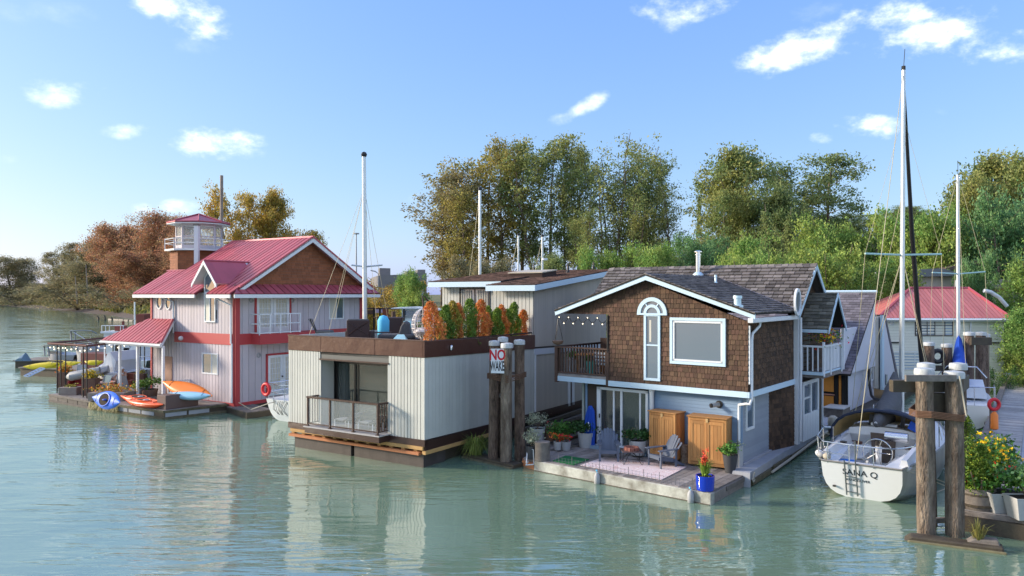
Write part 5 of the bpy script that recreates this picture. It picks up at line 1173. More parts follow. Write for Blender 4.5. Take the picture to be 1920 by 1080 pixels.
MB().path([WV.pt(2.0, .1, .1), WV.pt(4, .16, .13), WV.pt(7, .25, .12), WV.pt(9.5, .32, .15)], .045, 6).build('hose', ROPE, wk)
MB().rect(VF(wa, A1), -.02, .55, -.1, .45, -.02, .04).build('end_face', CONC, wk)
rp = thing('dock_rope', 'loose pale rope looped over the front corner of the concrete walkway', 'rope', WV.pt(.25, .3, .05))
MB().path([WV.pt(.2+.06*math.sin(i*1.3), .42-.035*i, .06+.02*math.cos(i)) for i in range(9)]+[WV.pt(.1, .2, .06), WV.pt(.2, .4, .05)], .018, 5).build('rope_loop', ROPE, rp)
# logs and stringers between the two houses
lg = thing('log_float', 'dark log stringers with pale planks between the pale house and the plank deck', 'float', onz(1040, 810, .2))
for (p, q, w_, z, mt) in (((975, 816), (1101, 773), .22, .42, OLDWOOD), ((985, 826), (1103, 790), .30, .36, OLDWOOD), ((990, 845), (1105, 806), .2, .25, WETWOOD), ((1030, 845), (1108, 822), .22, .3, OLDWOOD), ((965, 808), (1101, 762), .16, .62, WETWOOD), ((1068, 838), (1108, 828), .2, .34, OLDWOOD)):
    a, b = onz(*p, z), onz(*q, z); fr = VF(Vector((a.x, a.y, 0)), b-a); MB().rect(fr, 0, (b-a).length, z-.16, z, -w_/2, w_/2).build('plank', mt, lg, bevel=.015)
a = onz(985, 850, .1); MB().prism(XY, [tuple(onz(*p, .05)[:2]) for p in ((978, 862), (1008, 868), (1110, 838), (1110, 778), (975, 822))], -.3, .12).build('float_core', WETWOOD, lg)
MB().prism(XY, [tuple(onz(*p, .28)[:2]) for p in ((982, 858), (1006, 864), (1075, 840), (1045, 826))], .12, .29).build('platform', DECKW, lg)
MB().prism(XY, [tuple(onz(*p, .22)[:2]) for p in ((979, 862), (1005, 870), (1007, 864), (980, 857))], .0, .2).build('edge_timber', TIMBERO, lg)
# piling clusters
def pile(parent, x, y, r, ztop, mat, name='pile', lean=(0, 0), cap=True, k=16):
    m = MB(); rings = []; n = 12; rs = random.Random(int(x*97+y*31))
    z0 = -1.2
    for i in range(n+1):
        z = z0+(ztop-z0)*i/n; f = i/n; ring = []
        for j in range(k):
            t = 2*math.pi*j/k; rr_ = r*(1.06-.1*f)*(1+.05*math.sin(3*t+x*7)+.035*math.sin(7*t+f*3+y)+rs.uniform(-.03, .03))
            ring.append(Vector((x+lean[0]*z+math.cos(t)*rr_, y+lean[1]*z+math.sin(t)*rr_, z)))
        rings.append(ring)
    m.loft(rings); o = m.build(name, mat, parent, True)
    if cap:
        c = MB(); cx, cy = x+lean[0]*ztop, y+lean[1]*ztop
        c.lathe((cx, cy, ztop), [(r*1.12, -.13), (r*1.13, -.02), (r*1.05, .03), (.02, .06)], 14); c.build('cap', CAPM, o, True)
    return o
pc = thing('piling_cluster', 'four tall round timber pilings lashed with cable and crossbeams beside the sailboat', 'piling', (10.6, 18.8, 0))
q1, q2 = onz(1738, 1002, 0), onz(1789, 1004, 0)
pile(pc, q1.x-.02, q1.y, .205, 4.12, PILEW2, lean=(-.012, 0)); pile(pc, q2.x+.02, q2.y, .21, 4.05, PILEW2, lean=(-.004, 0))
pile(pc, q1.x+.50, q1.y+.78, .19, 4.18, PILEW, lean=(-.02, 0)); pile(pc, q2.x+.62, q2.y+.78, .19, 4.18, PILEW, lean=(-.01, 0))
zc_ = H-(705-CY)/F*q1.y; fr = VF(Vector((q1.x, q1.y-.27, 0)), Vector((1, 0, 0)))
xs = lambda px: (px-CX)/F*(q1.y-.3)-q1.x
MB().rect(fr, xs(1697), xs(1792), zc_-.10, zc_+.06, 0, .08).build('cross_plank', OLDWOOD, pc, bevel=.01)
MB().rect(Fr((q1.x, q1.y+.3, 0), (1, 0, 0), (0, 0, 1)), xs(1690), xs(1812), zc_-.42, zc_-.12, 0, .2).rect(Fr((q1.x, q1.y+.35, 0), (1, 0, 0), (0, 0, 1)), .15, .6, zc_-1.15, zc_-.45, 0, .25).build('cross_beam', WETWOOD, pc, bevel=.015)
MB().rect(Fr((q2.x+.1, q1.y-.1, 0), B1, (0, 0, 1)), 0, 1.2, zc_-.40, zc_-.05, -.1, .1).build('cross_beam', WETWOOD, pc, bevel=.015)
cbl = MB()
for k in range(5):
    z = 2.95+.035*k; o_ = .28; p = [Vector((q1.x-o_, q1.y-.1, z)), Vector((q1.x-.05, q1.y-o_, z+.02)), Vector((q2.x+.05, q2.y-o_-.03, z-.06)), Vector((q2.x+.5, q2.y+.3, z)), Vector((q2.x+.65, q2.y+.9, z+.04)), Vector((q1.x+.3, q1.y+1.05, z+.03)), Vector((q1.x-o_, q1.y+.3, z)), Vector((q1.x-o_, q1.y-.1, z))]
    cbl.path(p, .016, 5)
cbl.build('cable', M('rusty_cable', (.16, .085, .05), .8, noise=.5, scale=20), pc)
MB().tube((q2.x-.05, q2.y-.3, 4.0), (q2.x+.12, q2.y-.3, 3.0), .022, k=5).build('cable', ROPE, pc)
# log boom at the foot of the cluster
lb = thing('floating_log', 'half sunk dark floating log across the foot of the pilings at the right', 'log', onz(1790, 1010, 0))
a, b = onz(1686, 1003, .08), onz(1882, 1029, .08); m = MB(); rings = []
fr = VF(Vector((a.x, a.y, 0)), b-a)
MB().prism(fr, [(0, -.1), ((b-a).length, -.15), ((b-a).length, .13), (.25, .12)], -.25, .12).build('log', WETWOOD, lb, bevel=.04)
MB().prism(fr, [(.1, -.12), ((b-a).length+.05, -.15), ((b-a).length+.05, .05), (.2, .04)], .12, .2).build('moss_edge', M('pale_weed', (.20, .18, .10), .95, noise=.7, scale=6), lb, bevel=.03)
MB().prism(fr, [((b-a).length-.75, .1), ((b-a).length-.05, .1), ((b-a).length-.1, .24), ((b-a).length-.6, .22)], -.3, 0).build('driftwood', OLDWOOD, lb, bevel=.03)
def tuft(name, label, p, n, h, spread, mat, cat='grass', parent=None, lw=.012, droop=.35):
    o = thing(name, label, cat, p) if not parent else parent; m = MB(); rs = random.Random(int(p[0]*100+n))
    for i in range(n):
        an = rs.uniform(0, 6.28); L = h*rs.uniform(.5, 1.1); sp = spread*rs.uniform(.2, 1); b = Vector(p)+Vector((math.cos(an), math.sin(an), 0))*spread*.3*rs.random()
        d = Vector((math.cos(an), math.sin(an), 0)); s_ = Vector((-d.y, d.x, 0))*lw
        p1 = b+d*sp*.4+Z*L*.7; p2 = b+d*sp+Z*L*(1-droop*rs.random()*1.5)
        m.add([b-s_, b+s_, p1+s_*.8, p1-s_*.8, p2], [(0, 1, 2, 3), (3, 2, 4)])
    ob = m.build('blades', mat, o); return o
tuft('grass_tuft', 'dry straw grass tuft sprouting from the end of the floating log at the right', fr.pt((b-a).length-.5, .2, -.1), 60, .5, .35, GRS)
# no wake cluster
nw = thing('piling_cluster', 'four round timber pilings carrying the no wake sign beside the pale house', 'piling', onz(948, 868, 0))
PX = [(924, 866, .175, 4.3, 0.02), (949, 872, .20, 4.25, .012), (974, 863, .185, 4.32, 0.0)]
pts = [onz(p[0], p[1], 0) for p in PX]
for (px, py, r, zt_, le), p in zip(PX, pts): pile(nw, p.x, p.y, r, zt_, PILEW if px != 949 else PILEW2, lean=(le*.6, 0))
pile(nw, pts[1].x-.12, pts[1].y+.75, .17, 4.42, PILEW)
cbl = MB()
for k in range(4):
    z = 3.0+.05*k; cbl.path([pts[0]+Vector((-.2, 0, z)), pts[0]+Vector((0, -.24, z)), pts[1]+Vector((.05, -.26, z-.06+.02*k)), pts[2]+Vector((.1, -.24, z)), pts[2]+Vector((.25, .1, z+.03)), pts[1]+Vector((0, 1.0, z)), pts[0]+Vector((-.2, .2, z)), pts[0]+Vector((-.2, 0, z))], .018, 5)
cbl.build('cable', bpy.data.materials['rusty_cable'], nw)
MB().box(pts[0].x+.2, pts[1].x-.1, pts[0].y+.05, pts[0].y+.15, 2.3, 2.42).build('spacer', OLDWOOD, nw)
MB().box(pts[0].x+.28, pts[0].x+.42, pts[0].y+.3, pts[0].y+.38, .2, 3.0).build('batten', OLDWOOD, nw)
sg = thing('no_wake_sign', 'hand painted white NO WAKE board nailed high on the pilings', 'sign', pts[0]+Vector((0, -.3, 3.2)))
SF = Fr((pts[0].x, pts[0].y-.86, 0), (1, .05, 0), (0, 0, 1)); s4 = SF.P((920, 654), (944, 654), (945.5, 700), (920.5, 699.5))
MB().prism(SF, s4, -.02, .02).build('board', WHITE, sg, bevel=.004)
RP = M('red_lettering', (.50, .01, .02), .6); BP = M('black_lettering', (.01, .01, .012), .6)
cx = sum(p[0] for p in s4)/4; v1 = s4[0][1]; v0 = s4[2][1]; hh_ = v1-v0
tobj('NO', .50, SF, cx, v1-hh_*.27, .022, RP, sg, bold=.014, sx=.70); tobj('WAKE', .46, SF, cx, v0+hh_*.28, .022, BP, sg, bold=.010, sx=.37)
gg = tuft('grass_clump', 'bushy green grass clump growing on the log left of the no wake pilings', onz(893, 852, .12), 420, .85, .75, GRS2, 'grass', lw=.014, droop=.8)
l2 = thing('mossy_log', 'mossy floating beam running from the pale house to the no wake pilings', 'log', onz(910, 860, 0))
a, b = onz(868, 852, .1), onz(962, 874, .1); fr = VF(Vector((a.x, a.y, 0)), b-a); MB().rect(fr, 0, (b-a).length, -.2, .14, -.5, .02).build('beam', WETWOOD, l2, bevel=.03); MB().rect(fr, 0, (b-a).length, -.2, .06, .02, .1).build('moss_edge', MOSSC, l2, bevel=.03)
# rear pilings
for i, (lab, lst) in enumerate((('two capped pilings joined by a round tyre behind the lashed pilings', ((1742, 643, 35), (1775, 646, 35.5))), ('tall weathered piling group with crossbeam in front of the cream house', ((1817, 624, 36), (1839, 624, 37), (1846, 627, 38))))):
    t = thing('piling_cluster', lab, 'piling', at(lst[0][0], 700, lst[0][2])*1.0)
    for (px, py, D) in lst: x = (px-CX)/F*D; pile(t, x, D, .23, H-(py-CY)/F*D, PILEW, k=12)
    if i == 0:
        MB().torus(at(1758, 668, 35.2), (1, 0, 0), (0, 0, 1), .27, .11, 20, 8).build('tyre', BLACK, t); MB().box(*[f_ for f_ in (at(1738, 680, 35.2).x, at(1780, 680, 35.2).x)], 35.0, 35.2, 2.35, 2.6).build('cross_beam', WETWOOD, t)
    else: MB().box(at(1812, 634, 36).x, at(1850, 634, 36).x, 35.6, 35.75, H-(646-CY)/F*36, H-(632-CY)/F*36).build('cross_beam', WETWOOD, t)
sp_ = thing('steel_piling', 'plain tall steel pole rising behind the lookout tower', 'pole', at(417, 500, 52)); MB().tube(at(415.5, 700, 52), at(415.5, 329, 52), .13, .11, 10).build('pole', M('weathered_pole', (.30, .24, .20), .7, noise=.6, scale=2), sp_, True)
# right dock of planks and concrete
rd = thing('dock', 'wide grey dock with plank border running up the right side to the cream house', 'dock', (11.4, 18.7, .5))
da, db_ = onz(1804, 955, .5), onz(1886, 722, .5); da.z = db_.z = 0; dd_ = (db_-da).normalized(); DV = VF(da, dd_); rt_ = -DV.N if DV.N.x < 0 else DV.N
right = Vector((dd_.y, -dd_.x, 0)); L_ = (db_-da).length
DT = Fr((da.x, da.y, .5), dd_, right, (0, 0, 1))
clad(rd, 'dock_plank', DOCKP, DT, [(0, .0), (L_+3, .0), (L_+3, 1.1), (0, 1.1)], .22, 0, .04, .012, 0, off=-.04, jit=.003)
clad(rd, 'dock_slab', CONC, DT, [(0, 1.1), (L_+8, 1.1), (L_+8, 6), (0, 6)], 2.4, 2.45, .1, .02, 0, off=-.105, jit=.006)
MB().prism(XY, [tuple(DT.pt(u, v)[:2]) for u, v in ((-.2, .05), (L_+8, .05), (L_+8, 9), (-.2, 9))], -.3, .38).build('float_core', WETWOOD, rd)
MB().rect(VF(da, right), -.1, 9, .30, .49, -.1, .08).build('end_beam', OLDWOOD, rd, bevel=.015)
MB().rect(DV, 4, L_+2, .5, .66, -.2, .05).build('bull_rail', OLDWOOD, rd, bevel=.02)
for i in range(8): MB().rect(DV, 4.5+i*2.2, 4.8+i*2.2, .4, .5, -.3, .05).build('rail_block', OLDWOOD, rd)
for u in (1, 2, 3): MB().rect(DV, u*4, u*4+.4, -.3, .4, -.1, .03).build('side_block', WETWOOD, rd)
a, b = onz(1795, 975, .2), onz(1864, 965, .3); fr = VF(Vector((a.x, a.y, 0)), b-a); fl_ = thing('fallen_plank', 'pale loose plank wedged between the right hand pilings and the dock end', 'plank', a); MB().rect(fr, -1.0, (b-a).length, .15, .28, -.05, .05).build('plank', OLDWOOD, fl_, bevel=.01)
MB().path([DT.pt(10.2, 1.2, .02), DT.pt(10.2, 1.6, .03), DT.pt(10.3, 3.5, .02)], .07, 6).build('rubber_strip', BLACK, rd)
MB().rect(Fr(DT.o, DT.U, DT.V, DT.N), 17.2, 17.8, 1.5, 6, .005, .03).build('rubber_mat', M('brown_mat', (.10, .07, .065), .8), rd)
def vat(px, py, z=.5): p = onz(px, py, z); return p
# far dock furniture
pb = thing('power_pedestal', 'white shore power pedestal with hoses at the far end of the dock', 'pedestal', vat(1892, 698)); p = vat(1891, 702); MB().box(p.x-.2, p.x+.2, p.y, p.y+.3, .5, 1.55).build('post', WHITE, pb, bevel=.03); MB().box(p.x-.25, p.x+.25, p.y-.04, p.y+.34, 1.55, 1.66).build('cap', GREYP, pb, bevel=.02); MB().torus(p+Vector((0, -.05, .4)), (1, 0, 0), (0, 0, 1), .2, .03).build('hose', BLACK, pb)
dg = thing('inflatable_dinghy', 'small white inflatable dinghy with blue stripes lying on the far dock', 'dinghy', vat(1895, 716)); p = vat(1896, 715)+Z*.25
for s_ in (-1, 1): MB().path([p+B1*(-1.1)+A1*s_*.3, p+B1*(.5)+A1*s_*.42, p+B1*1.1+A1*s_*.15, p+B1*1.3], [.2, .22, .2, .15], 10).build('tube', WHITE, dg, True); MB().path([p+B1*(-1.05)+A1*s_*.3+Z*.15+A1*s_*.1, p+B1*(.5)+A1*s_*.42+Z*.17+A1*s_*.1], .05, 6).build('stripe', BLUEC, dg)
MB().prism(Fr(p, B1, A1, (0, 0, 1)), [(-1, -.3), (.8, -.35), (.8, .35), (-1, .3)], -.12, -.05).build('floor', GREYP, dg)
lr = thing('life_ring_post', 'red life ring and orange throw bag on a post at the dock edge', 'life ring', vat(1858, 808)); p = vat(1857, 812); MB().tube(p, p+Z*1.3, .04, k=6).build('post', OLDWOOD, lr); MB().torus(p+Vector((.08, -.1, 1.15)), (1, 0, 0), (0, 0, 1), .20, .07, 18, 8).build('ring', REDP, lr, True); MB().lathe(p+Vector((.08, -.12, .15)), [(.06, 0), (.14, .05), (.13, .6), (.05, .72)], 10).build('throw_bag', KORA, lr, True)
# ================================================================ boats
def hull_rings(L, B, free, st, zk=-.45, bow=1.15, trans=.72, n=14, m=12):
    """stations from the stern (s=0) to the bow (s=1); returns rings of (x forward, y side, z) points"""
    out = []
    for i in range(n+1):
        s = i/n; b = B/2*(trans+(1-trans)*math.sin(min(1, s*2.2)*math.pi/2)) if s < .45 else B/2*max(.02, math.cos((s-.45)/.55*math.pi/2))**.75
        fz = free*(1+.10*(1-s)+.35*s*s); kz = zk*math.sin(math.pi*min(1, s*.9+.12)) if s > .02 else zk*.05
        ring = []
        for j in range(m+1):
            t = -math.pi/2+math.pi*j/m; c, q = math.sin(t), math.cos(t)
            y = b*math.copysign(abs(c)**.62, c); z = fz-(fz-kz)*(q**.62)
            x = L*s + (fz-z)*(-.25*(s > .85) ) + (.30*(fz-z)*(1-s) if s < .1 else 0)
            ring.append((x, y, z))
        out.append(ring)
    return out
class BoatFr:
    def __init__(s, o, d): s.o = Vector(o); s.d = Vector(d).normalized(); s.r = Vector((s.d.y, -s.d.x, 0))
    def p(s, x, y, z): return s.o+s.d*x+s.r*y+Z*z
def mk_hull(parent, bf, L, B, free, mat, deckmat, **k):
    rg = hull_rings(L, B, free, 0, **k); m = MB(); m.loft([[bf.p(*q) for q in r] for r in rg], cap=False, close=False)
    o = m.build('hull', mat, parent, True); t = MB(); t.add([bf.p(*q) for q in rg[0]], [tuple(range(len(rg[0])))]); t.build('transom', GREL, parent)
    return rg
def rail(bf, pts, posts, r=.016):
    m = MB(); m.path([bf.p(*q) for q in pts], r, 6)
    for a, b in posts: m.tube(bf.p(*a), bf.p(*b), r*.9, k=5)
    return m
# --- near sailboat
sb = thing('sailboat', 'white sailboat with tan dodger, boarding ladder and tall mast moored behind the lashed pilings', 'sailboat', (10.1, 21.3, 0))
so1 = onz(1612, 940, 0); so1 = Vector((so1.x+.02, so1.y, 0)); bf = BoatFr(so1, (.60, .80, 0)); LB, BB, FB = 10.5, 3.2, .95
rg = mk_hull(sb, bf, LB, BB, FB, HULLD, GREL, trans=.68, zk=-.5)
# toe rail and deck with a cockpit well
n = len(rg); side = [(r[0], r[-1]) for r in rg]
dm_ = MB()
def deckline(i, f): a, b = rg[i][0], rg[i][-1]; return (a[0]+(b[0]-a[0])*f, a[1]+(b[1]-a[1])*f, a[2]+(b[2]-a[2])*f+.06*math.sin(math.pi*f))
for i in range(n-1):
    for f0, f1 in ((0, .22), (.78, 1)) if 0 <= i < 5 else ((0, .25), (.25, .5), (.5, .75), (.75, 1)):
        dm_.add([bf.p(*deckline(i, f0)), bf.p(*deckline(i, f1)), bf.p(*deckline(i+1, f1)), bf.p(*deckline(i+1, f0))], [(0, 1, 2, 3)])
dm_.add([bf.p(*deckline(0, 0)), bf.p(*deckline(0, 1)), bf.p(.35, 1.0, 1.05), bf.p(.35, -1.0, 1.05)], [(0, 1, 2, 3)])
dm_.build('deck', GREL, sb)
tr_ = MB(); 
for e in (0, -1): tr_.path([bf.p(r[e][0], r[e][1], r[e][2]+.03) for r in rg], .03, 5)
tr_.path([bf.p(rg[0][j][0]-.02, rg[0][j][1], rg[0][j][2]+.02) for j in (0, -1)], .03, 5); tr_.build('toe_rail', M('toe_rail_metal', (.25, .24, .22), .5, .5), sb)
ck = MB(); zs_, zf_ = .80, .42                          # cockpit: benches and sole
x0, x1, yb, ys = .35, 3.4, 1.02, .42
for s_ in (-1, 1):
    ck.add([bf.p(x0, s_*yb, 1.28), bf.p(x1, s_*yb, 1.36), bf.p(x1, s_*.86, zs_), bf.p(x0, s_*.86, zs_), bf.p(x0, s_*ys, zs_), bf.p(x1, s_*ys, zs_), bf.p(x1, s_*ys, zf_), bf.p(x0, s_*ys, zf_), bf.p(x0, s_*(yb+.12), 1.26), bf.p(x1, s_*(yb+.12), 1.34), bf.p(x1, s_*(yb+.2), 1.0), bf.p(x0, s_*(yb+.2), 1.0)],
           [(0, 1, 2, 3), (3, 2, 5, 4), (4, 5, 6, 7), (0, 1, 9, 8), (8, 9, 10, 11), (0, 3, 11, 8)])
ck.add([bf.p(x0, -ys, zf_), bf.p(x0, ys, zf_), bf.p(x1, ys, zf_), bf.p(x1, -ys, zf_)], [(0, 1, 2, 3)])
ck.add([bf.p(x0, -.9, 1.0), bf.p(x0, .9, 1.0), bf.p(x0, .9, zf_), bf.p(x0, -.9, zf_), bf.p(x1, -1.15, 1.36), bf.p(x1, 1.15, 1.36), bf.p(x1, 1.15, zf_), bf.p(x1, -1.15, zf_)], [(0, 1, 2, 3), (4, 5, 6, 7)])
ck.build('cockpit', GREL, sb)
MB().prism(Fr(bf.p(0, 0, zf_+.01), bf.d, bf.r, (0, 0, 1)), [(x0+.1, -.36), (x1-.2, -.36), (x1-.2, .36), (x0+.1, .36)], 0, .02).build('cockpit_grating', M('teak_dark', (.14, .11, .09), .8, noise=.6, scale=12), sb)
MB().prism(Fr(bf.p(x1, 0, 0), bf.r, (0, 0, 1), -bf.d), [(-.32, .5), (.32, .5), (.38, 1.45), (-.38, 1.45)], .0, .04).build('companionway', bpy.data.materials['teak_dark'], sb)
for s_ in (-1, 1): MB().prism(Fr(bf.p(x1, 0, 0), bf.r, (0, 0, 1), -bf.d), [(s_*.8-.17, 1.02), (s_*.8+.17, 1.02), (s_*.8+.17, 1.12), (s_*.8-.17, 1.12)], .01, .03).build('locker_vent', M('vent_brown', (.12, .05, .04), .5), sb)
cb3 = MB(); cr_ = [[bf.p(x, y, z) for y, z in ((-w2, 1.05), (-w2*.92, h_), (-w2*.5, h_+.08), (0, h_+.1), (w2*.5, h_+.08), (w2*.92, h_), (w2, 1.05))] for x, w2, h_ in ((x1, 1.12, 1.55), (5.5, 1.05, 1.6), (7.2, .8, 1.5), (8.0, .5, 1.3))]
cb3.loft(cr_, True, False); cb3.build('cabin_top', GREL, sb)
MB().prism(Fr(bf.p(0, 0, 1.72), bf.d, bf.r, (0, 0, 1)), [(x1+.1, -.4), (x1+.9, -.4), (x1+.9, .4), (x1+.1, .4)], -.06, .04).build('sliding_hatch', GREL, sb, bevel=.03)
# dodger: arch of canvas with tan lining
def arch(x, w2, z0, h_, k=12, off=0): return [bf.p(x, -math.cos(math.pi*i/k)*(w2+off), z0+(math.sin(math.pi*i/k)**.75)*(h_+off)) for i in range(k+1)]
dg1 = MB(); dg1.loft([arch(x1-.45, 1.52, 1.22, 1.02), arch(x1+.15, 1.42, 1.25, 1.0), arch(x1+1.0, 1.15, 1.5, .25)], False, False); dg1.build('dodger_cover', NAVY, sb, True)
dg2 = MB(); dg2.loft([arch(x1-.40, 1.48, 1.22, .97), arch(x1+.2, 1.37, 1.25, .94), arch(x1+.95, 1.1, 1.5, .20)], False, False); dg2.build('dodger_lining', TAN, sb, True)
MB().path(arch(x1-.46, 1.51, 1.22, 1.02), .045, 8).build('dodger_bow', NAVY, sb, True)
for y in (-.45, .5): MB().prism(Fr(bf.p(x1+.35, 0, 0), bf.r, (0, 0, 1), -bf.d), [(y-.06, 1.5), (y+.06, 1.5), (y+.1, 2.0), (y-.02, 2.0)], .05, .07).build('dodger_strap', BLACK, sb)
MB().prism(Fr(bf.p(x1-.2, 0, 0), bf.r, (0, 0, 1), -bf.d), [(.75, 1.75), (1.15, 1.55), (1.35, 1.35), (1.42, 1.5), (1.15, 1.85), (.85, 2.0)], .1, .13).build('blue_flap', BLUEC, sb)
# pedestal, wheel, stove, ladder, rails
wh = MB(); wc = bf.p(1.75, .12, 1.12); wh.torus(wc, bf.r, (0, 0, 1), .42, .018, 28, 6)
for k in range(5): t = k*2*math.pi/5; wh.tube(wc, wc+bf.r*math.cos(t)*.42+Z*math.sin(t)*.42, .01, k=4)
wh.build('steering_wheel', STEEL, sb, True)
MB().lathe(bf.p(1.95, .12, zf_), [(.10, 0), (.08, .5), (.10, .85), (.02, .92)], 10).build('pedestal', WHITE, sb, True)
MB().lathe(bf.p(1.9, .12, 1.35), [(.05, -.05), (.12, 0), (.12, .16), (.03, .2)], 10).build('binnacle', BLACK, sb, True)
MB().lathe(bf.p(.9, -.15, 1.0), [(.03, -.05), (.19, -.04), (.19, .04), (.03, .05)], 16).build('winch_drum', STEEL, sb, True)
bq = MB(); bc = bf.p(2.4, .55, 1.55); bq.tube(bc-bf.r*.32, bc+bf.r*.32, .15, k=14); bq.build('barbecue', STEEL, sb, True)
MB().prism(Fr(bf.p(0, 0, zs_+.01), bf.d, bf.r, (0, 0, 1)), [(.6, -.86), (1.5, -.86), (1.5, -.45), (.6, -.30)], 0, .06).build('seat_cushion', M('blue_cushion', (.02, .22, .72), .6), sb, bevel=.02)
for (x, y) in ((.7, -1.32), (1.0, -1.2), (2.6, 1.2)): MB().lathe(bf.p(x, y, 1.1), [(.1, 0), (.11, .08), (.07, .1), (.08, .2)], 12).build('winch', STEEL, sb, True)
for (x, y, mt) in ((.25, -1.15, GREYP), (.45, -1.25, WHITE), (.12, -.95, ROPE), (.6, -1.05, GREYP)): MB().ball(bf.p(x, y, 1.16), .12, .14, .1, 8).build('deck_gear', mt, sb, True)
MB().lathe(bf.p(1.3, -.75, 1.4), [(.1, 0), (.1, .05)], 12).build('compass', BLACK, sb)
z1 = 1.62
pr_ = rail(bf, [(1.6, -1.42, 1.75), (.35, -1.28, 1.7), (-.02, -1.02, z1), (-.1, -.3, z1), (-.1, .35, z1), (0, .85, z1), (.25, 1.15, z1+.03), (.9, 1.32, z1), (.9, 1.38, 1.05)], [((1.6, -1.42, 1.75), (1.6, -1.42, 1.05)), ((.35, -1.28, 1.7), (.35, -1.22, 1.0)), ((-.02, -.9, z1), (.02, -.9, 1.0)), ((-.1, .35, z1), (.0, .35, 1.0)), ((-.1, -.3, z1), (0, -.3, 1.0)), ((1.05, -1.36, 1.4), (1.05, -1.36, 1.0))], .02)
pr_.path([bf.p(1.6, -1.42, 1.4), bf.p(.35, -1.28, 1.36), bf.p(-.02, -1.0, 1.32), bf.p(-.08, -.3, 1.3)], .014, 5)
pr_.build('stern_rail', STEEL, sb, True)
m = MB()
for x in (2.2, 4.2, 6.2, 8.2):
    for s_ in (-1, 1):
        i = min(n-1, int(x/LB*14)); e = rg[i][0 if s_ < 0 else -1]; MB().tube(bf.p(x, e[1]*.95, 1.0), bf.p(x, e[1]*.95, 1.72), .018, k=5).build('stanchion', STEEL, sb)

tf = Fr(bf.p(-.02, 0, 0), bf.r, Vector((-.16*bf.d.x*-1, -.16*bf.d.y*-1, 1)) if False else (0, 0, 1), -bf.d)
ld = MB()
def tp(y, z): return bf.p(.30*(FB*1.1-z)-.06, y, z)
for y in (-.42, -.12): ld.tube(tp(y, 1.15), tp(y, .08), .022, k=6)
for z in (.18, .42, .66): ld.tube(tp(-.42, z), tp(-.12, z), .018, k=5)
ld.tube(tp(-.12, 1.1), bf.p(-.12, -.12, 1.75), .02, k=6); ld.build('boarding_ladder', M('ladder_metal', (.16, .19, .20), .4, .6), sb)
# lettering on the transom
TN = Vector(tp(.5, 0)-tp(-.5, 0)).normalized(); TV = (tp(0, 1)-tp(0, 0)).normalized(); TF = Fr(tp(0, 0), TN, TV)
DKL = M('dark_lettering', (.02, .025, .03), .5)
tobj('SANA Q', .26, TF, -.03, .80, -.052, DKL, sb, sx=1.0, bold=.001); tobj('VANCOUVER', .11, TF, -.10, .56, -.052, DKL, sb)
MB().lathe(tp(-.75, .3)-Vector((0, 0, 0)), [(.05, -.02), (.05, .02)], 10).build('through_hull', BLACK, sb)
# mast and rigging
mx_ = 5.75; mb_ = bf.p(mx_, 0, 1.6); Dm = mb_.y; zm = zpx(132, Dm); mbx = at(1690, 600, Dm).x; mbp = Vector((mbx, Dm, 1.6)); mt = Vector(((1694-CX)/F*Dm, Dm, zm))
m = MB(); m.loft([[mbp+(mt-mbp)*f+Vector((math.cos(t)*.085, math.sin(t)*.11, 0))*(1-.25*f) for t in [2*math.pi*i/12 for i in range(12)]] for f in (0, .5, 1)]); m.build('mast', ALU, sb, True)
def onm(py): f = (zpx(py, Dm)-1.6)/(zm-1.6); return mbp+(mt-mbp)*f
sp = onm(478); e1, e2 = at(1622, 475.5, Dm-.3), at(1765, 476.5, Dm+.3); MB().path([e1, sp, e2], .035, 6).build('spreader', M('spreader_paint', (.42, .62, .60), .5), sb)
MB().tube(mt, mt+Z*.75+Vector((.05, 0, 0)), .012, k=4).tube(mt, mt+Z*.15, .07, k=6).build('antenna', BLACK, sb)
fb_ = bf.p(LB-.1, 0, 1.35); ft = onm(165)+bf.d*.15; fm_ = at(1727, 660, 30.5)
MB().path([ft, ft.lerp(fm_, .5)+Vector((-.05, 0, -.1)), fm_, Vector((fm_.x+.25, fm_.y+.2, 1.5))], [.045, .085, .10, .07], 8).build('furled_sail', BLACK, sb, True)
rg_ = MB(); RIG = M('rigging_wire', (.42, .38, .25), .5)
for a, b in ((e1, onm(215)), (e2, onm(215))): rg_.tube(a, b, .006, k=4)
for (x, y, py) in ((mx_, -1.5, 0), (mx_, 1.5, 1)): rg_.tube(bf.p(x, y, 1.1), (e1 if y < 0 else e2), .01, k=4)
for (x, y) in ((mx_-.5, -1.45), (mx_+.5, -1.4), (mx_-.5, 1.45), (mx_+.5, 1.4)): rg_.tube(bf.p(x, y, 1.1), onm(480), .01, k=4)
rg_.tube(bf.p(-.05, -.1, 1.2), onm(135), .012, k=4); rg_.tube(bf.p(5.0, -1.3, 1.2), onm(360), .008, k=4); rg_.build('rigging', RIG, sb)
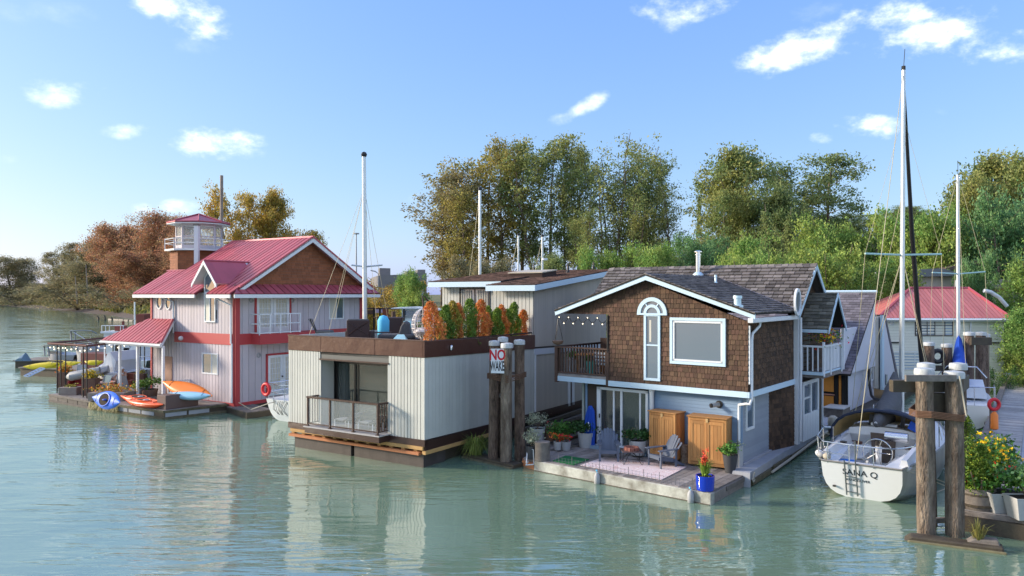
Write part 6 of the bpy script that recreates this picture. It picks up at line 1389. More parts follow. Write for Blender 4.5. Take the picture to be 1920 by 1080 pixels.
# boom under its cover
bm0 = bf.p(mx_-.15, 0, 2.38); bm1 = at(1643, 792, 23.4)
m = MB(); rings = []
for f, hu, hd, w_ in ((0, .9, .4, .13), (.06, .97, .5, .20), (.16, .75, .62, .30), (.28, .42, .66, .34), (.5, .32, .58, .34), (.8, .2, .30, .20), (1, .10, .16, .11), (1.03, .04, .06, .04)):
    c = bm0.lerp(bm1, f); rings.append([c+bf.r*math.cos(t)*w_+Z*(math.sin(t)*(hu if math.sin(t) > 0 else hd)) for t in [2*math.pi*i/14 for i in range(14)]])
m.loft(rings); m.build('boom_cover', CANVAS, sb, True)
MB().tube(bm0, bm1+(bm1-bm0)*.03, .05).build('boom', ALU, sb); MB().ball(bm1, .07, k=8).build('boom_end', WHITE, sb, True)
MB().path([bf.p(.3, 1.25, 1.05), bf.p(1.2, 2.2, .55), Vector((q1.x+.1, q1.y+.2, .9))], .014, 5).path([bf.p(.2, 1.25, 1.0), bf.p(1.5, 2.6, .25), Vector((q2.x-.1, q2.y+.1, .6))], .014, 5).build('mooring_line', ROPE, sb)
# --- second sailboat further up the dock
s2 = thing('sailboat', 'white sailboat with bright blue sail cover moored beyond the lashed pilings', 'sailboat', (20, 33, 0))
o2 = onz(1812, 806, 0); b2f = BoatFr(o2, (.46, .89, 0)); rg2 = mk_hull(s2, b2f, 8.5, 2.5, 1.0, GREL, GREL, trans=.7)
dm_ = MB()
for i in range(len(rg2)-1): dm_.add([b2f.p(*rg2[i][0]), b2f.p(*rg2[i][-1]), b2f.p(*rg2[i+1][-1]), b2f.p(*rg2[i+1][0])], [(0, 1, 2, 3)])
dm_.build('deck', GREL, s2); cbn = MB()
cbn.loft([[b2f.p(x, y, z) for y, z in ((-w2, 1.2), (-w2*.9, h_), (w2*.9, h_), (w2, 1.2))] for x, w2, h_ in ((1.8, .95, 1.75), (2.6, .95, 2.0), (4.4, .85, 1.7), (6.4, .4, 1.4))], True, False); cbn.build('cabin', WHITE, s2)
MB().prism(Fr(b2f.p(0, -1.08, 0), b2f.d, (0, 0, 1), -b2f.r), [(3.6, 1.75), (4.8, 1.65), (4.8, 1.85), (3.6, 2.0)], 0, .03).build('cabin_window', GLASS, s2)
MB().path([b2f.p(2.5, -1.0, 2.1), b2f.p(2.4, -.6, 2.6), b2f.p(2.4, .6, 2.6), b2f.p(2.5, 1.0, 2.1)], .03, 6).path([b2f.p(1.6, -1.2, 1.9), b2f.p(.3, -1.1, 1.9), b2f.p(-.05, 0, 1.9), b2f.p(.3, 1.1, 1.9), b2f.p(1.6, 1.2, 1.9)], .02, 5).build('stern_rail', STEEL, s2, True)
m = MB()
for x, y in ((1.6, -1.2), (.3, -1.1), (0, -.3), (0, .3), (.3, 1.1), (1.6, 1.2)): MB().tube(b2f.p(x, y, 1.1), b2f.p(x, y, 1.9), .018, k=5).build('stanchion', STEEL, s2)
D2 = 36.3; MX = at(1797, 600, D2); mt2 = at(1796, 328, D2); mb2 = Vector((MX.x, D2, 2.0)); MB().tube(mb2, mt2, .10, .07, 10).build('mast', ALU, s2, True)
s_p = at(1797.5, 513.5, D2); MB().path([at(1748, 511, D2-.4), s_p, at(1847, 509.5, D2+.4)], .035, 6).build('spreader', bpy.data.materials['spreader_paint'], s2); MB().tube(mt2, mt2+Z*.7, .015, k=4).build('antenna', BLACK, s2)
m = MB()
for a, b in ((at(1748, 511, D2-.4), mt2), (at(1847, 509.5, D2+.4), mt2), (at(1748, 511, D2-.4), b2f.p(4, -1.3, 1.3)), (at(1847, 509.5, D2+.4), b2f.p(4, 1.3, 1.3)), (b2f.p(0, 0, 1.9), mt2), (b2f.p(8.8, 0, 1.5), mt2)): m.tube(a, b, .01, k=4)
m.build('rigging', RIG, s2)
bc0, bc1 = at(1798, 655, D2), at(1800, 700, D2-3.4); m = MB(); rings = []
for f, hu, w_ in ((0, 1.05, .10), (.05, 1.0, .22), (.3, .42, .30), (.7, .3, .26), (1, .15, .12)):
    c = bc0.lerp(bc1, f)-Z*.3; rings.append([c+b2f.r*math.cos(t)*w_+Z*(math.sin(t)*(hu if math.sin(t) > 0 else .45)) for t in [2*math.pi*i/12 for i in range(12)]])
m.loft(rings); m.build('sail_cover', BLUEC, s2, True)
# --- masts of boats hidden behind the houses
def mastboat(lab, px, ptop, pbot, D, spr=None, r=.1, rig=True, hull=True):
    t = thing('sailboat', lab, 'sailboat', at(px, pbot, D)); top = at(px-2.5 if D < 40 else px, ptop, D); b = at(px, 700, D); b.z = 1.2
    MB().tube(b, top, r*1.1, r*.8, 10).build('mast', ALU, t, True); MB().ball(top, r*1.3, k=6, m=4).build('masthead', BLACK, t)
    if spr: a = at(px+spr[0], spr[2], D); c = at(px+spr[1], spr[3], D); MB().path([a, at(px, spr[4], D), c], .04, 6).build('spreader', ALU, t)
    if hull:
        f_ = BoatFr((b.x-3*.5, D-3, 0), (.54, .84, 0)); rr_ = mk_hull(t, f_, 8, 2.5, 1.0, GREL, GREL); dm = MB()
        for i in range(len(rr_)-1): dm.add([f_.p(*rr_[i][0]), f_.p(*rr_[i][-1]), f_.p(*rr_[i+1][-1]), f_.p(*rr_[i+1][0])], [(0, 1, 2, 3)])
        dm.build('deck', GREL, t)
    return t
D5 = 33.5; t = mastboat('sailboat with tall bare mast, its white stern showing between the red roofed and pale houses', 685, 290, 600, D5, (-26, 32, 497, 497, 500), .11, hull=False)
o5 = onz(524, 792, 0); f5 = BoatFr(o5, (.56, .83, 0)); r5 = mk_hull(t, f5, 8.5, 2.7, .95, GREL, GREL)
dm = MB()
for i in range(len(r5)-1): dm.add([f5.p(*r5[i][0]), f5.p(*r5[i][-1]), f5.p(*r5[i+1][-1]), f5.p(*r5[i+1][0])], [(0, 1, 2, 3)])
dm.build('deck', GREL, t)
pr = MB()
for z in (1.35, 1.75): pr.path([f5.p(1.5, -1.2, z), f5.p(.2, -1.05, z), f5.p(-.05, 0, z), f5.p(.2, 1.05, z)], .02, 5)
for x, y in ((.2, -1.05), (-.03, -.4), (-.03, .4), (1.5, -1.2)): pr.tube(f5.p(x, y, .95), f5.p(x, y, 1.75), .018, k=5)
pr.build('stern_rail', STEEL, t); MB().torus(f5.p(-.1, -.85, 1.5), f5.r, (0, 0, 1), .26, .075, 20, 8).build('life_ring', REDP, t, True)
m = MB()
for k in range(8): m.path([f5.p(-.05+.1*random.random(), -.4+.15*k, 1.0), f5.p(-.1, -.5+.12*k+random.random()*.2, .6), f5.p(.05, -.3+.1*k+random.random()*.3, .35)], .012, 4)
m.build('ropes', BLACK, t)
top5 = at(682.5, 292, D5); m = MB()
for p_ in ((575, 640), (627, 600), (612, 640), (708, 620), (735, 640)): m.tube(top5.lerp(at(685, 600, D5), .2), at(*p_, D5-1 if p_[0] < 600 else D5+1), .008, k=4)
m.build('rigging', RIG, t)
for lab, px, a_, b_, D, r_ in (('sailboat mast, thickest of the three rising behind the pale house roof', 900, 354, 520, 52, .12), ('thin sailboat mast in the middle behind the pale house roof', 972, 440, 510, 56, .08), ('short white sailboat mast with small radar behind the pale house roof', 1017, 442, 508, 52, .09)):
    t = mastboat(lab, px, a_, b_, D, None, r_)
    if 'radar' in lab: MB().lathe(at(1021, 488, D), [(.22, 0), (.22, .15)], 10).build('radar', WHITE, t)
    MB().tube(at(px, a_+3, D), at(px-25, 560, D), .012, k=4).build('rigging', RIG, t)
# --- kayaks
def kayak(lab, mat, c, d, up, L=3.0, w_=.36, cock=True, group=None, inner=None, name='kayak', cat='kayak'):
    t = thing(name, lab, cat, c, group=group); d = Vector(d).normalized(); up = Vector(up); up = (up-d*up.dot(d)).normalized(); s_ = d.cross(up); c = Vector(c); rings = []
    for i in range(17):
        f = i/16*2-1; b = w_*max(.03, 1-abs(f)**2.1); h_ = .17*max(.12, 1-abs(f)**3); rk = .10*abs(f)**3
        rings.append([c+d*f*L/2+s_*math.cos(a)*b+up*(math.sin(a)*(h_ if math.sin(a) > 0 else h_*1.1)+rk) for a in [2*math.pi*j/12 for j in range(12)]])
    MB().loft(rings).build('hull', mat, t, True)
    if cock:
        cc = c+up*.18; MB().loft([[cc+d*math.cos(a)*r1*L*.17+s_*math.sin(a)*r1*w_*.68+up*z for a in [2*math.pi*j/18 for j in range(18)]] for r1, z in ((1.12, -.03), (1.1, .02), (1.0, .025), (.96, .0))], False).build('cockpit_rim', mat, t, True)
        MB().add([cc+d*math.cos(a)*L*.165+s_*math.sin(a)*w_*.66+up*.01 for a in [2*math.pi*j/18 for j in range(18)]], [tuple(range(18))]).build('cockpit', SOIL, t)
        MB().ball(cc-d*L*.05+up*.02, .16, .14, .05, 8).build('seat', inner or GREYP, t)
    for f in (-.62, .62): MB().tube(c+d*f*L/2+s_*w_*.45+up*.15, c+d*f*L/2-s_*w_*.45+up*.15, .012, k=4).build('bungee', BLACK, t)
    return t
cK = onz(202, 769, .0); Dk = 35.6
kayak('blue kayak hung on its side over the patio edge, cockpit facing out', KBLUE, at(202, 750.5, Dk), A2*1.0+Z*.03, -B2+Z*.35, 3.4*.72*1.0, .44, inner=M('blue_seat', (.02, .06, .35), .5))
kayak('red kayak lying behind the blue kayak along the patio edge', KRED, at(270, 757, 36.2), A2, Z, 3.2, .3)
kayak('second red and orange kayak against the brown box', KRED, at(262, 750, 37.3), A2, Z*1+B2*-.3, 3.4, .28)
kayak('orange kayak leaning up against the red roofed house wall', KORA, at(352, 731, 37.0), at(404, 747, 36.2)-at(298, 716, 37.8), Z-B2*.8, 3.5, .44, False)
kayak('pale blue kayak on the rack in front of the orange kayak', KSKY, at(357, 742, 36.0), at(397, 744, 36.0)-at(318, 740, 36.6), Z-B2*.6, 2.4, .26, False)
kayak('long yellow kayak on the far float at the left', KYEL, at(105, 684, 50), (1, .12, .05), Z-Vector((0, .5, 0)), 3.3, .34)
kayak('second yellow kayak behind the long one on the far float', KYEL, at(78, 686, 49.5), (1, .2, .1), Z-Vector((0, .6, 0)), 2.2, .3, False)
kayak('small yellow kayak end showing beside the dark cabin on the far float', KYEL, at(176, 680, 50), (1, .1, 0), Z, 1.2, .25, False)
# ================================================================ plants in pots
def plant(lab, p, pot, ph, pr, mat, n, sp, leaf=.05, flower=None, fn=0, zc=None, name='potted_plant', cat='potted plant', taper=.75, box=None, group=None, upright=False, stems=True, fl=.03, square=False):
    p = Vector(p); t = thing(name, lab, cat, p, group=group); z0 = 0
    if pot is not None:
        if square:
            m = MB(); k = [(-1, -1), (1, -1), (1, 1), (-1, 1)]; rt = [[p+Vector((x*r, y*r*.7, z)) for x, y in k] for r, z in ((pr*taper, 0), (pr, ph), (pr*.92, ph), (pr*.9, ph-.05))]; m.loft(rt); m.build('pot', pot, t, bevel=.01)
        else:
            q = MB(); q.lathe(p, [(pr*taper, 0), (pr*(taper+1)/2*1.03, ph*.5), (pr, ph), (pr*.9, ph), (pr*.88, ph-.05), (.01, ph-.06)], 18); q.build('pot', pot, t, True)
        MB().lathe(p+Z*(ph-.07), [(pr*.86, 0), (pr*.86, .03)], 12).build('soil', SOIL, t)
        z0 = ph
    rng = np.random.default_rng(abs(hash_(lab)) % 99999); P = []
    k = max(4, n//60)
    for i in range(k):
        a, r = rng.uniform(0, 6.28), rng.uniform(0, 1)**.5; c = np.array([math.cos(a)*r*sp[0]*.8, math.sin(a)*r*sp[0]*.8, z0+sp[1]*(.25+.65*rng.uniform()*(1-.3*r))])
        if upright: c = np.array([c[0]*.5, c[1]*.5, z0+rng.uniform(0, 1)*sp[1]])
        P.append(rng.normal(size=(n//k, 3))*np.array([sp[0]*.23, sp[0]*.23, sp[1]*.14])+c)
    P = np.concatenate(P); P = P[P[:, 2] > z0-.06]
    if stems:
        m = MB()
        for i in range(7): a = i*.9; m.tube(p+Z*(z0-.03), p+Vector((math.cos(a)*sp[0]*.5, math.sin(a)*sp[0]*.5, z0+sp[1]*.65)), .008, k=4)
        m.build('stem', BARK, t)
    leafobj('foliage', P+np.array(p), leaf, mat, t, rng)
    if flower:
        sel = P[rng.permutation(len(P))[:fn]]; c = np.array([0, 0, z0+sp[1]*.45]); d = sel-c; d /= np.linalg.norm(d, axis=1)[:, None]+1e-6
        Q = np.concatenate([(sel+d*.06)+rng.normal(size=sel.shape)*.02 for _ in range(3)]); leafobj('flowers', Q+np.array(p), fl, flower, t, rng)
    return t
def hash_(s):
    h = 7
    for c in s: h = (h*31+ord(c)) % 1000003
    return h
zd = .35
plant('large dark leafed plant in a pale round pot left of the sliding door', onz(1099, 838, zd), POTW, .55, .32, LFX, 700, (.55, .42), .05)
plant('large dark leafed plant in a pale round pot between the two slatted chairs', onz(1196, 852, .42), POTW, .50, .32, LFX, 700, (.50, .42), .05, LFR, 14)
plant('silvery feathery plant in a tall pale pot at the back left of the deck', onz(1008, 828, .42), POTW, .52, .29, LFS, 550, (.42, .62), .032)
plant('low plant with pink flowers in a brown pot beside the silvery plant', onz(1032, 826, .40), TERRA, .42, .30, LFS, 260, (.30, .25), .03, FLR, 8)
plant('bushy bright green plant behind the small red and orange flowers', onz(1052, 830, .40), TERRA, .25, .24, LFP, 900, (.52, .62), .045)
plant('small plant with orange flowers in a cream pot on the deck edge', onz(1046, 843, zd), POTW, .30, .16, LFP, 160, (.22, .26), .03, FLO, 40)
plant('small plant with scarlet flowers in a grey pot beside the orange ones', onz(1062, 844, zd), GREYP, .32, .18, LFP, 180, (.26, .24), .03, FLR, 70)
plant('pale speckled shrub in a charcoal pot at the far left corner of the plank deck', onz(997, 860, .30), POTG, .46, .22, LFS, 600, (.42, .55), .035)
plant('green rosemary like plant in a tall charcoal pot beside the right cabinet', onz(1369, 886, zd), POTG, .58, .24, LFP, 420, (.32, .34), .045, taper=.62)
bp_ = plant('red hot poker flowers in a cobalt blue glazed pot at the front of the deck', onz(1322, 918, zd), POTB, .42, .27, LFC, 30, (.2, .3), .03, taper=.9, stems=False)
def pokers():
    p = onz(1322, 918, zd)+Z*.4; m = MB(); rs = random.Random(5); mf = MB()
    for i in range(70):
        a = rs.uniform(0, 6.28); L = rs.uniform(.3, .62); d = Vector((math.cos(a), math.sin(a), 0)); s_ = Vector((-d.y, d.x, 0))*.013; b = p+d*.1*rs.random(); q = b+d*.12+Z*L*.7; e = b+d*(.2+.12*rs.random())+Z*L*rs.uniform(.5, 1.05); m.add([b-s_, b+s_, q+s_*.7, q-s_*.7, e], [(0, 1, 2, 3), (3, 2, 4)])
    m.build('blades', LFC, bp_)
    P = []
    for i in range(13):
        a = rs.uniform(0, 6.28); c = p+Vector((math.cos(a)*.2*rs.random(), math.sin(a)*.2*rs.random(), rs.uniform(.35, .72))); mf.tube(p+(c-p)*.1, c, .006, k=4); P += [np.array(c)+np.array([rs.gauss(0, .022), rs.gauss(0, .022), rs.gauss(0, .05)]) for _ in range(26)]
    mf.build('flower_stem', LFP, bp_); leafobj('flowers', P, .026, leafmat('coral_flower', (.85, .13, .06), tr=.2), bp_)
pokers()
for (lab, px, py, w_, h_) in (('short grey cut log standing on the deck at the left corner', 1017, 862, .26, .62), ('slim birch log standing between the two cabinets', 1284, 866, .14, .58)):
    p = onz(px, py, zd); t = thing('log_stump', lab, 'log', p); m = MB(); m.lathe(p, [(w_*1.06, 0), (w_*.98, h_*.3), (w_, h_*.7), (w_*1.02, h_), (.01, h_+.01)], 14); m.build('log', OLDWOOD if w_ > .2 else M('birch', (.42, .36, .28), .8, noise=1, scale=14, col2=(.10, .07, .05)), t, True)
p = onz(995, 868, .2); t = thing('bent_tube_frame', 'small bent white metal frame at the left end of the deck', 'metal frame', p)
MB().path([onz(990, 866, .25), onz(986, 872, .2), onz(1000, 872, .18)+Z*.02, onz(1001, 868, .2), onz(1000, 866, .25)+Z*.42, onz(989, 862, .25)+Z*.38, onz(987, 868, .25)], .022, 8).build('frame', WHITE, t, True)
t = thing('white_planter', 'tall white concrete column planter at the corner of the blue house wall', 'planter', onz(1383, 878, .4)); p = onz(1383, 879, .38); MB().rect(VF(Vector((p.x, p.y, 0)), B1), -.1, .22, .38, 1.10, -.22, .1).build('pot', POTW, t, bevel=.01)
rng = np.random.default_rng(3); leafobj('foliage', rng.normal(size=(60, 3))*.07+np.array([p.x+.05, p.y+.1, 1.15]), .04, LFS, t)
# two slatted deck chairs
def adirondack():
    t = thing('adirondack_chair', 'x', 'chair', (0, 0, 0), group='slatted chairs on the plank deck'); fr = XY
    # local: faces -Y
    for i in range(7):
        x = -.27+i*.09; hgt = .96-.018*abs(i-3)**2*1.3; w2 = .041; fan = (i-3)*.014
        b0 = Vector((x*.85, .20, .30)); b1 = Vector((x*.85+(i-3)*.022, .20+.36*.9, hgt)); s_ = Vector((w2, 0, 0)); n = Vector((0, .02, -.008))
        MB().add([b0-s_, b0+s_, b1+s_*1.1, b1-s_*1.1, b0-s_+n, b0+s_+n, b1+s_*1.1+n, b1-s_*1.1+n, (b1+Vector((0, .012, .025))), (b1+Vector((0, .032, .022)))], [(0, 1, 2, 8, 3), (4, 7, 9, 6, 5), (0, 4, 5, 1), (1, 5, 6, 2), (3, 7, 4, 0), (2, 6, 9, 8), (8, 9, 7, 3)]).build('back_slat', CHAIRB, t)
    for i in range(6):
        y = -.33+i*.095; z = .375-.02*i; MB().box(-.27, .27, y, y+.085, z-.012, z+.01).build('seat_slat', CHAIRB, t)
    for s_ in (-1, 1):
        MB().prism(Fr((s_*.255, 0, 0), (0, 1, 0), (0, 0, 1), (1, 0, 0)), [(-.36, .26), (-.36, .36), (.25, .27), (.72, .02), (.60, .0), (.2, .17)], -.014, .014).build('side_rail', CHAIRB, t)
        MB().box(s_*.30-.035, s_*.30+.035, -.33, -.30, 0, .56).build('leg', CHAIRB, t); MB().box(s_*.30-.015, s_*.30+.015, .26, .34, .0, .56).build('leg', CHAIRB, t)
        MB().prism(Fr((0, 0, .56), (1, 0, 0), (0, 1, 0), (0, 0, 1)), [(s_*.23, .42), (s_*.23, -.3), (s_*.25, -.40), (s_*.38, -.42), (s_*.41, -.30), (s_*.34, .42)], 0, .022).build('armrest', CHAIRB, t)
    MB().box(-.30, .30, .36, .385, .50, .58).box(-.26, .26, .50, .525, .74, .79).box(-.255, .255, -.345, -.33, .27, .37).build('cross_slat', CHAIRB, t)
    return t
ad = adirondack()
c1 = onz(1141, 862, .36); c2 = onz(1242, 874, .36)
place(ad, c1, R(-5), 'slate blue slatted chair facing the water in front of the sliding door', copy=False, sc=1.02)
place(ad, c2, R(-62), 'slate blue slatted chair turned sideways in front of the left cabinet')
# fire table
p = onz(1184, 868, .36); t = thing('fire_pit_table', 'low square wire legged table with a red brick fire ring between the two chairs', 'table', p)
MB().box(p.x-.34, p.x+.34, p.y-.34, p.y+.34, p.z+.40, p.z+.43).build('tabletop', M('table_top', (.10, .07, .07), .6), t, bevel=.01)
for sx in (-1, 1):
    for sy in (-1, 1): MB().path([p+Vector((sx*.32, sy*.32, .4)), p+Vector((sx*.33, sy*.33, .05)), p+Vector((sx*.30, sy*.30, 0)), p+Vector((sx*.12, sy*.12, .28)), p+Vector((0, 0, .36))], .011, 5).build('leg', BLACK, t)
for i in range(12): a = i*math.pi/6; q = p+Vector((math.cos(a)*.22, math.sin(a)*.22, .43)); MB().rect(VF(q, Vector((-math.sin(a), math.cos(a), 0))), -.05, .05, 0, .11, -.03, .03).build('brick', BRICKR, t, bevel=.006)
# rug and turf
t = thing('patterned_rug', 'pale pink and white patterned rug under the two slatted chairs', 'rug', onz(1190, 870, .36)); q = [onz(*s_, .358) for s_ in ((1088, 872.5), (1134, 857), (1287, 876), (1240, 900))]
MB().add([x for x in q]+[x+Z*.012 for x in q], [(3, 2, 1, 0), (4, 5, 6, 7), (0, 1, 5, 4), (1, 2, 6, 5), (2, 3, 7, 6), (3, 0, 4, 7)]).build('mat', RUGM, t)
def rug_mat():
    m = RUGM; nt = m.node_tree; N = nt.nodes; L = nt.links; b = N['Principled BSDF']; g = N.new('ShaderNodeNewGeometry'); v = N.new('ShaderNodeTexVoronoi'); v.inputs['Scale'].default_value = 3.2; mp = N.new('ShaderNodeMapping'); mp.inputs['Rotation'].default_value = (0, 0, R(38)); L.new(g.outputs['Position'], mp.inputs[0]); v.feature = 'DISTANCE_TO_EDGE'; L.new(mp.outputs[0], v.inputs['Vector'])
    mr = N.new('ShaderNodeMath'); mr.operation = 'SINE'; mm = N.new('ShaderNodeMath'); mm.operation = 'MULTIPLY'; mm.inputs[1].default_value = 60; L.new(v.outputs[0], mm.inputs[0]); L.new(mm.outputs[0], mr.inputs[0])
    g2 = N.new('ShaderNodeMath'); g2.operation = 'GREATER_THAN'; g2.inputs[1].default_value = .35; L.new(mr.outputs[0], g2.inputs[0]); x = N.new('ShaderNodeMix'); x.data_type = 'RGBA'; L.new(g2.outputs[0], x.inputs[0]); x.inputs[6].default_value = (.74, .68, .69, 1); x.inputs[7].default_value = (.58, .40, .40, 1); L.new(x.outputs[2], b.inputs['Base Color'])
rug_mat()
t = thing('green_mat', 'bright green artificial turf mat on the left of the plank deck', 'mat', onz(1072, 863, .36)); q = [onz(*s_, .357) for s_ in ((1036, 864.5), (1061, 855), (1105, 862), (1075, 872.5))]
MB().add([x for x in q]+[x+Z*.02 for x in q], [(3, 2, 1, 0), (4, 5, 6, 7), (0, 1, 5, 4), (1, 2, 6, 5), (2, 3, 7, 6), (3, 0, 4, 7)]).build('mat', TURF, t)
# cedar cabinets
def cabinet(lab, pl, pr_, ptop, z0, dep):
    a, b = onz(*pl, z0), onz(*pr_, z0); fr = VF(Vector((a.x, a.y, 0)), b-a); w_ = (b-a).length; D = b.y; z1 = H-(ptop-CY)/F*D; t = thing('cedar_cabinet', lab, 'cabinet', a)
    m = MB(); m.rect(fr, 0, w_, z0, z1, -dep, -.04); m.build('carcass', CEDARC, t, bevel=.008)
    s_ = .10
    MB().rect(fr, 0, .08, z0, z1, -.04, 0).rect(fr, w_-.08, w_, z0, z1, -.04, 0).rect(fr, .08, w_-.08, z1-.1, z1, -.04, 0).rect(fr, .08, w_-.08, z0, z0+.1, -.04, 0).build('face_frame', CEDARC, t, bevel=.004)
    MB().rect(fr, -.04, w_+.04, z1, z1+.035, -dep-.04, .05).build('top', CEDARC, t, bevel=.006)
    for k, (u0, u1) in enumerate(((.085, w_/2-.004), (w_/2+.004, w_-.085))):
        d = MB().rect(fr, u0, u0+.08, z0+.11, z1-.11, -.03, .012).rect(fr, u1-.08, u1, z0+.11, z1-.11, -.03, .012).rect(fr, u0+.08, u1-.08, z1-.22, z1-.11, -.03, .011).rect(fr, u0+.08, u1-.08, z0+.11, z0+.22, -.03, .011).build('door', CEDARC, t, bevel=.004)
        for j in range(3):
            x0 = u0+.085+(u1-u0-.17)*j/3; MB().rect(fr, x0, x0+(u1-u0-.17)/3-.008, z0+.22, z1-.22, -.03, -.004).build('plank', CEDARC, d)
    MB().rect(fr, w_/2-.04, w_/2+.04, z1-.15, z1-.02, .0, .03).build('latch', M('pale_block', (.55, .36, .16), .7), t, bevel=.004)
    for k in range(4): MB().rect(VF(b if abs(b.x) > abs(a.x) else a, fr.N*-1), .03+k*(dep-.05)/4, .03+(k+1)*(dep-.05)/4-.012, -(b.z-z0)+.03, z1-b.z-.03, -.0, .02).build('side_plank', CEDARC, t)
    return t, fr, w_, z1
c_a = cabinet('tall golden cedar two door cabinet beside the sliding door, nearer the left', (1217, 856), (1266, 864.5), 777, .42, .62)
c_b = cabinet('wider golden cedar two door cabinet at the right end of the blue wall', (1290, 869), (1362, 878), 787, .42, .6)
t = thing('begins_sign', 'small dark enamel sign reading BEGINS propped on the left cedar cabinet', 'sign', onz(1253, 800, 1.9))
p = at(1253.5, 767, onz(1253, 855, .42).y+.35); fr = Fr((p.x, p.y, 0), -A1, (0, 0, 1)); q = fr.P((1237.5, 760), (1270, 763.5), (1269, 775), (1237, 772)); MB().prism(fr, q, 0, .02).build('board', WHITE, t, bevel=.004)
cu, cv = sum(x[0] for x in q)/4, sum(x[1] for x in q)/4; qq = [((x-cu)*.93+cu, (y-cv)*.84+cv) for x, y in q]; MB().prism(fr, qq, .02, .024).build('panel', M('sign_black', (.02, .025, .03), .5), t)
tobj('BEGINS', .155, fr, cu, cv-.005, .028, WHITE, t, bold=.004, sx=1.0)
# round vent and dryer hose on the wall, spout
pv = PLF.W(1347, 758); MB().lathe((0, 0, 0), [(.14, 0), (.14, .02)], 16)
fv = PLF; t = h1
m = MB(); q = PLF.hit(1349, 758); m.prism(PLF, [(q[0]+math.cos(a)*.125, q[1]+math.sin(a)*.125) for a in [2*math.pi*i/20 for i in range(20)]], .02, .05); m.build('vent_plate', BLACK, h1); MB().tube(PLF.pt(q[0], q[1], .05), PLF.pt(q[0]+.14, q[1]-.02, .3), .07, k=12).build('vent_pipe', GREYP, h1); MB().tube(PLF.pt(q[0]+.14, q[1]-.02, .3), PLF.pt(q[0]+.17, q[1]-.02, .34), .075, k=12).build('vent_cap', BLACK, h1)
q = PLF.hit(1225, 740); MB().lathe(PLF.pt(q[0], zt-.75, .12), [(.06, 0), (.08, .1), (.08, .55), (.1, .7)], 10).build('rain_head', WHITE, h1, True); MB().tube(PLF.pt(q[0], zt-.75, .12), PLF.pt(q[0], .6, .12), .02, k=6).build('rain_chain', WHITE, h1)
# blue folded parasol/float leaning against the left corner
p = onz(1110, 836, .38); t = thing('blue_towable', 'bright blue folded canopy leaning at the left corner of the blue house wall', 'folded canopy', p); fr = Fr((p.x-.05, p.y-.1, .4), -A1, (0, 0, 1)); q = [(-.22, 0), (-.25, .5), (-.20, 1.1), (-.06, 1.48), (.06, 1.5), (.18, 1.3), (.22, .7), (.18, 0)]
MB().prism(fr, q, 0, .1).build('canopy', BLUEC, t, bevel=.03); 
for x in (-.12, 0, .1): MB().path([fr.pt(x, .02, .11), fr.pt(x*1.1, .7, .12), fr.pt(x*.4, 1.4, .1)], .025, 6).build('fold', BLUEC, t, True)
MB().path([fr.pt(-.03, .55, .15), fr.pt(.05, .75, .17), fr.pt(-.02, .9, .15)], .02, 5).build('strap', WHITE, t)
# fenders
for lab, px, py, pt_ in (('grey fender hanging from the left part of the deck edge beam', 1119.5, 908, 880), ('grey fender hanging near the right corner of the deck edge beam', 1295, 943, 912)):
    b = DFv.sh(.13).W(px, py); t = thing('boat_fender', lab, 'fender', b); top_ = DFv.sh(.13).W(px, pt_).z+.05; z0 = DFv.sh(.13).W(px, py).z-.05; p = Vector((b.x, b.y, z0)); h_ = .42
    MB().lathe(p, [(.02, 0), (.09, .05), (.10, .15), (.10, h_-.10), (.04, h_)], 12).build('body', GREYP, t, True); MB().path([p+Z*h_, Vector((p.x, p.y, .38))], .014, 5).build('line', LTBLUE, t); MB().ball(Vector((p.x, p.y+.1, .39)), .03, .05, .03, 6).build('knot', LTBLUE, t)
# ---- things on the left balcony of the shingled house
def bp3(u, t, z=zdk): return U1+A1*u+B1*t+Z*z
t = thing('barbecue', 'red domed barbecue on the balcony against the shingled wall', 'barbecue', bp3(5.55, 1.3)); c = bp3(5.5, 1.2, 3.95); MB().ball(c, .36, .28, .2, 12).build('lid', REDP, t, True); MB().lathe(c-Z*.25, [(.15, 0), (.3, .2), (.33, .25)], 12).build('bowl', BLACK, t, True); MB().box(c.x-.25, c.x+.25, c.y-.2, c.y+.2, zdk, zdk+.72).build('stand', BLACK, t)
t = thing('wooden_table', 'orange brown wooden table behind the balcony railing', 'table', bp3(6.6, .9)); MB().rect(XY, 0, 0, 0, 0, 0, 0); c = bp3(6.5, .9); MB().box(c.x-.6, c.x+.6, c.y-.35, c.y+.35, zdk+.68, zdk+.73).build('tabletop', PLYO, t, bevel=.01)
for sx in (-.5, .5):
    for sy in (-.28, .28): MB().box(c.x+sx-.04, c.x+sx+.04, c.y+sy-.04, c.y+sy+.04, zdk, zdk+.68).build('leg', PLYO, t)
t = thing('white_bench', 'white slatted chair on the balcony beside the wooden table', 'chair', bp3(5.8, .5)); c = bp3(5.85, .7)
for k in range(4): MB().rect(VF(Vector((c.x, c.y, 0)), A1), -.3, .3, zdk+.35+k*.13, zdk+.43+k*.13, -.02, .02).build('slat', WHITE, t)
for x in (-.3, .3): MB().rect(VF(Vector((c.x, c.y, 0)), A1), x-.03, x+.03, zdk, zdk+.85, -.03, .03).build('leg', WHITE, t)
plant('white tub with leafy plant in the left corner of the railed balcony', bp3(7.0, .6), POTW, .5, .2, LFP, 150, (.25, .3), .05)
plant('small teal flowering pot on the railed balcony beside the barbecue', bp3(6.1, .35), M('teal_pot', (.08, .45, .42), .4), .5, .17, LFP, 120, (.2, .2), .05)
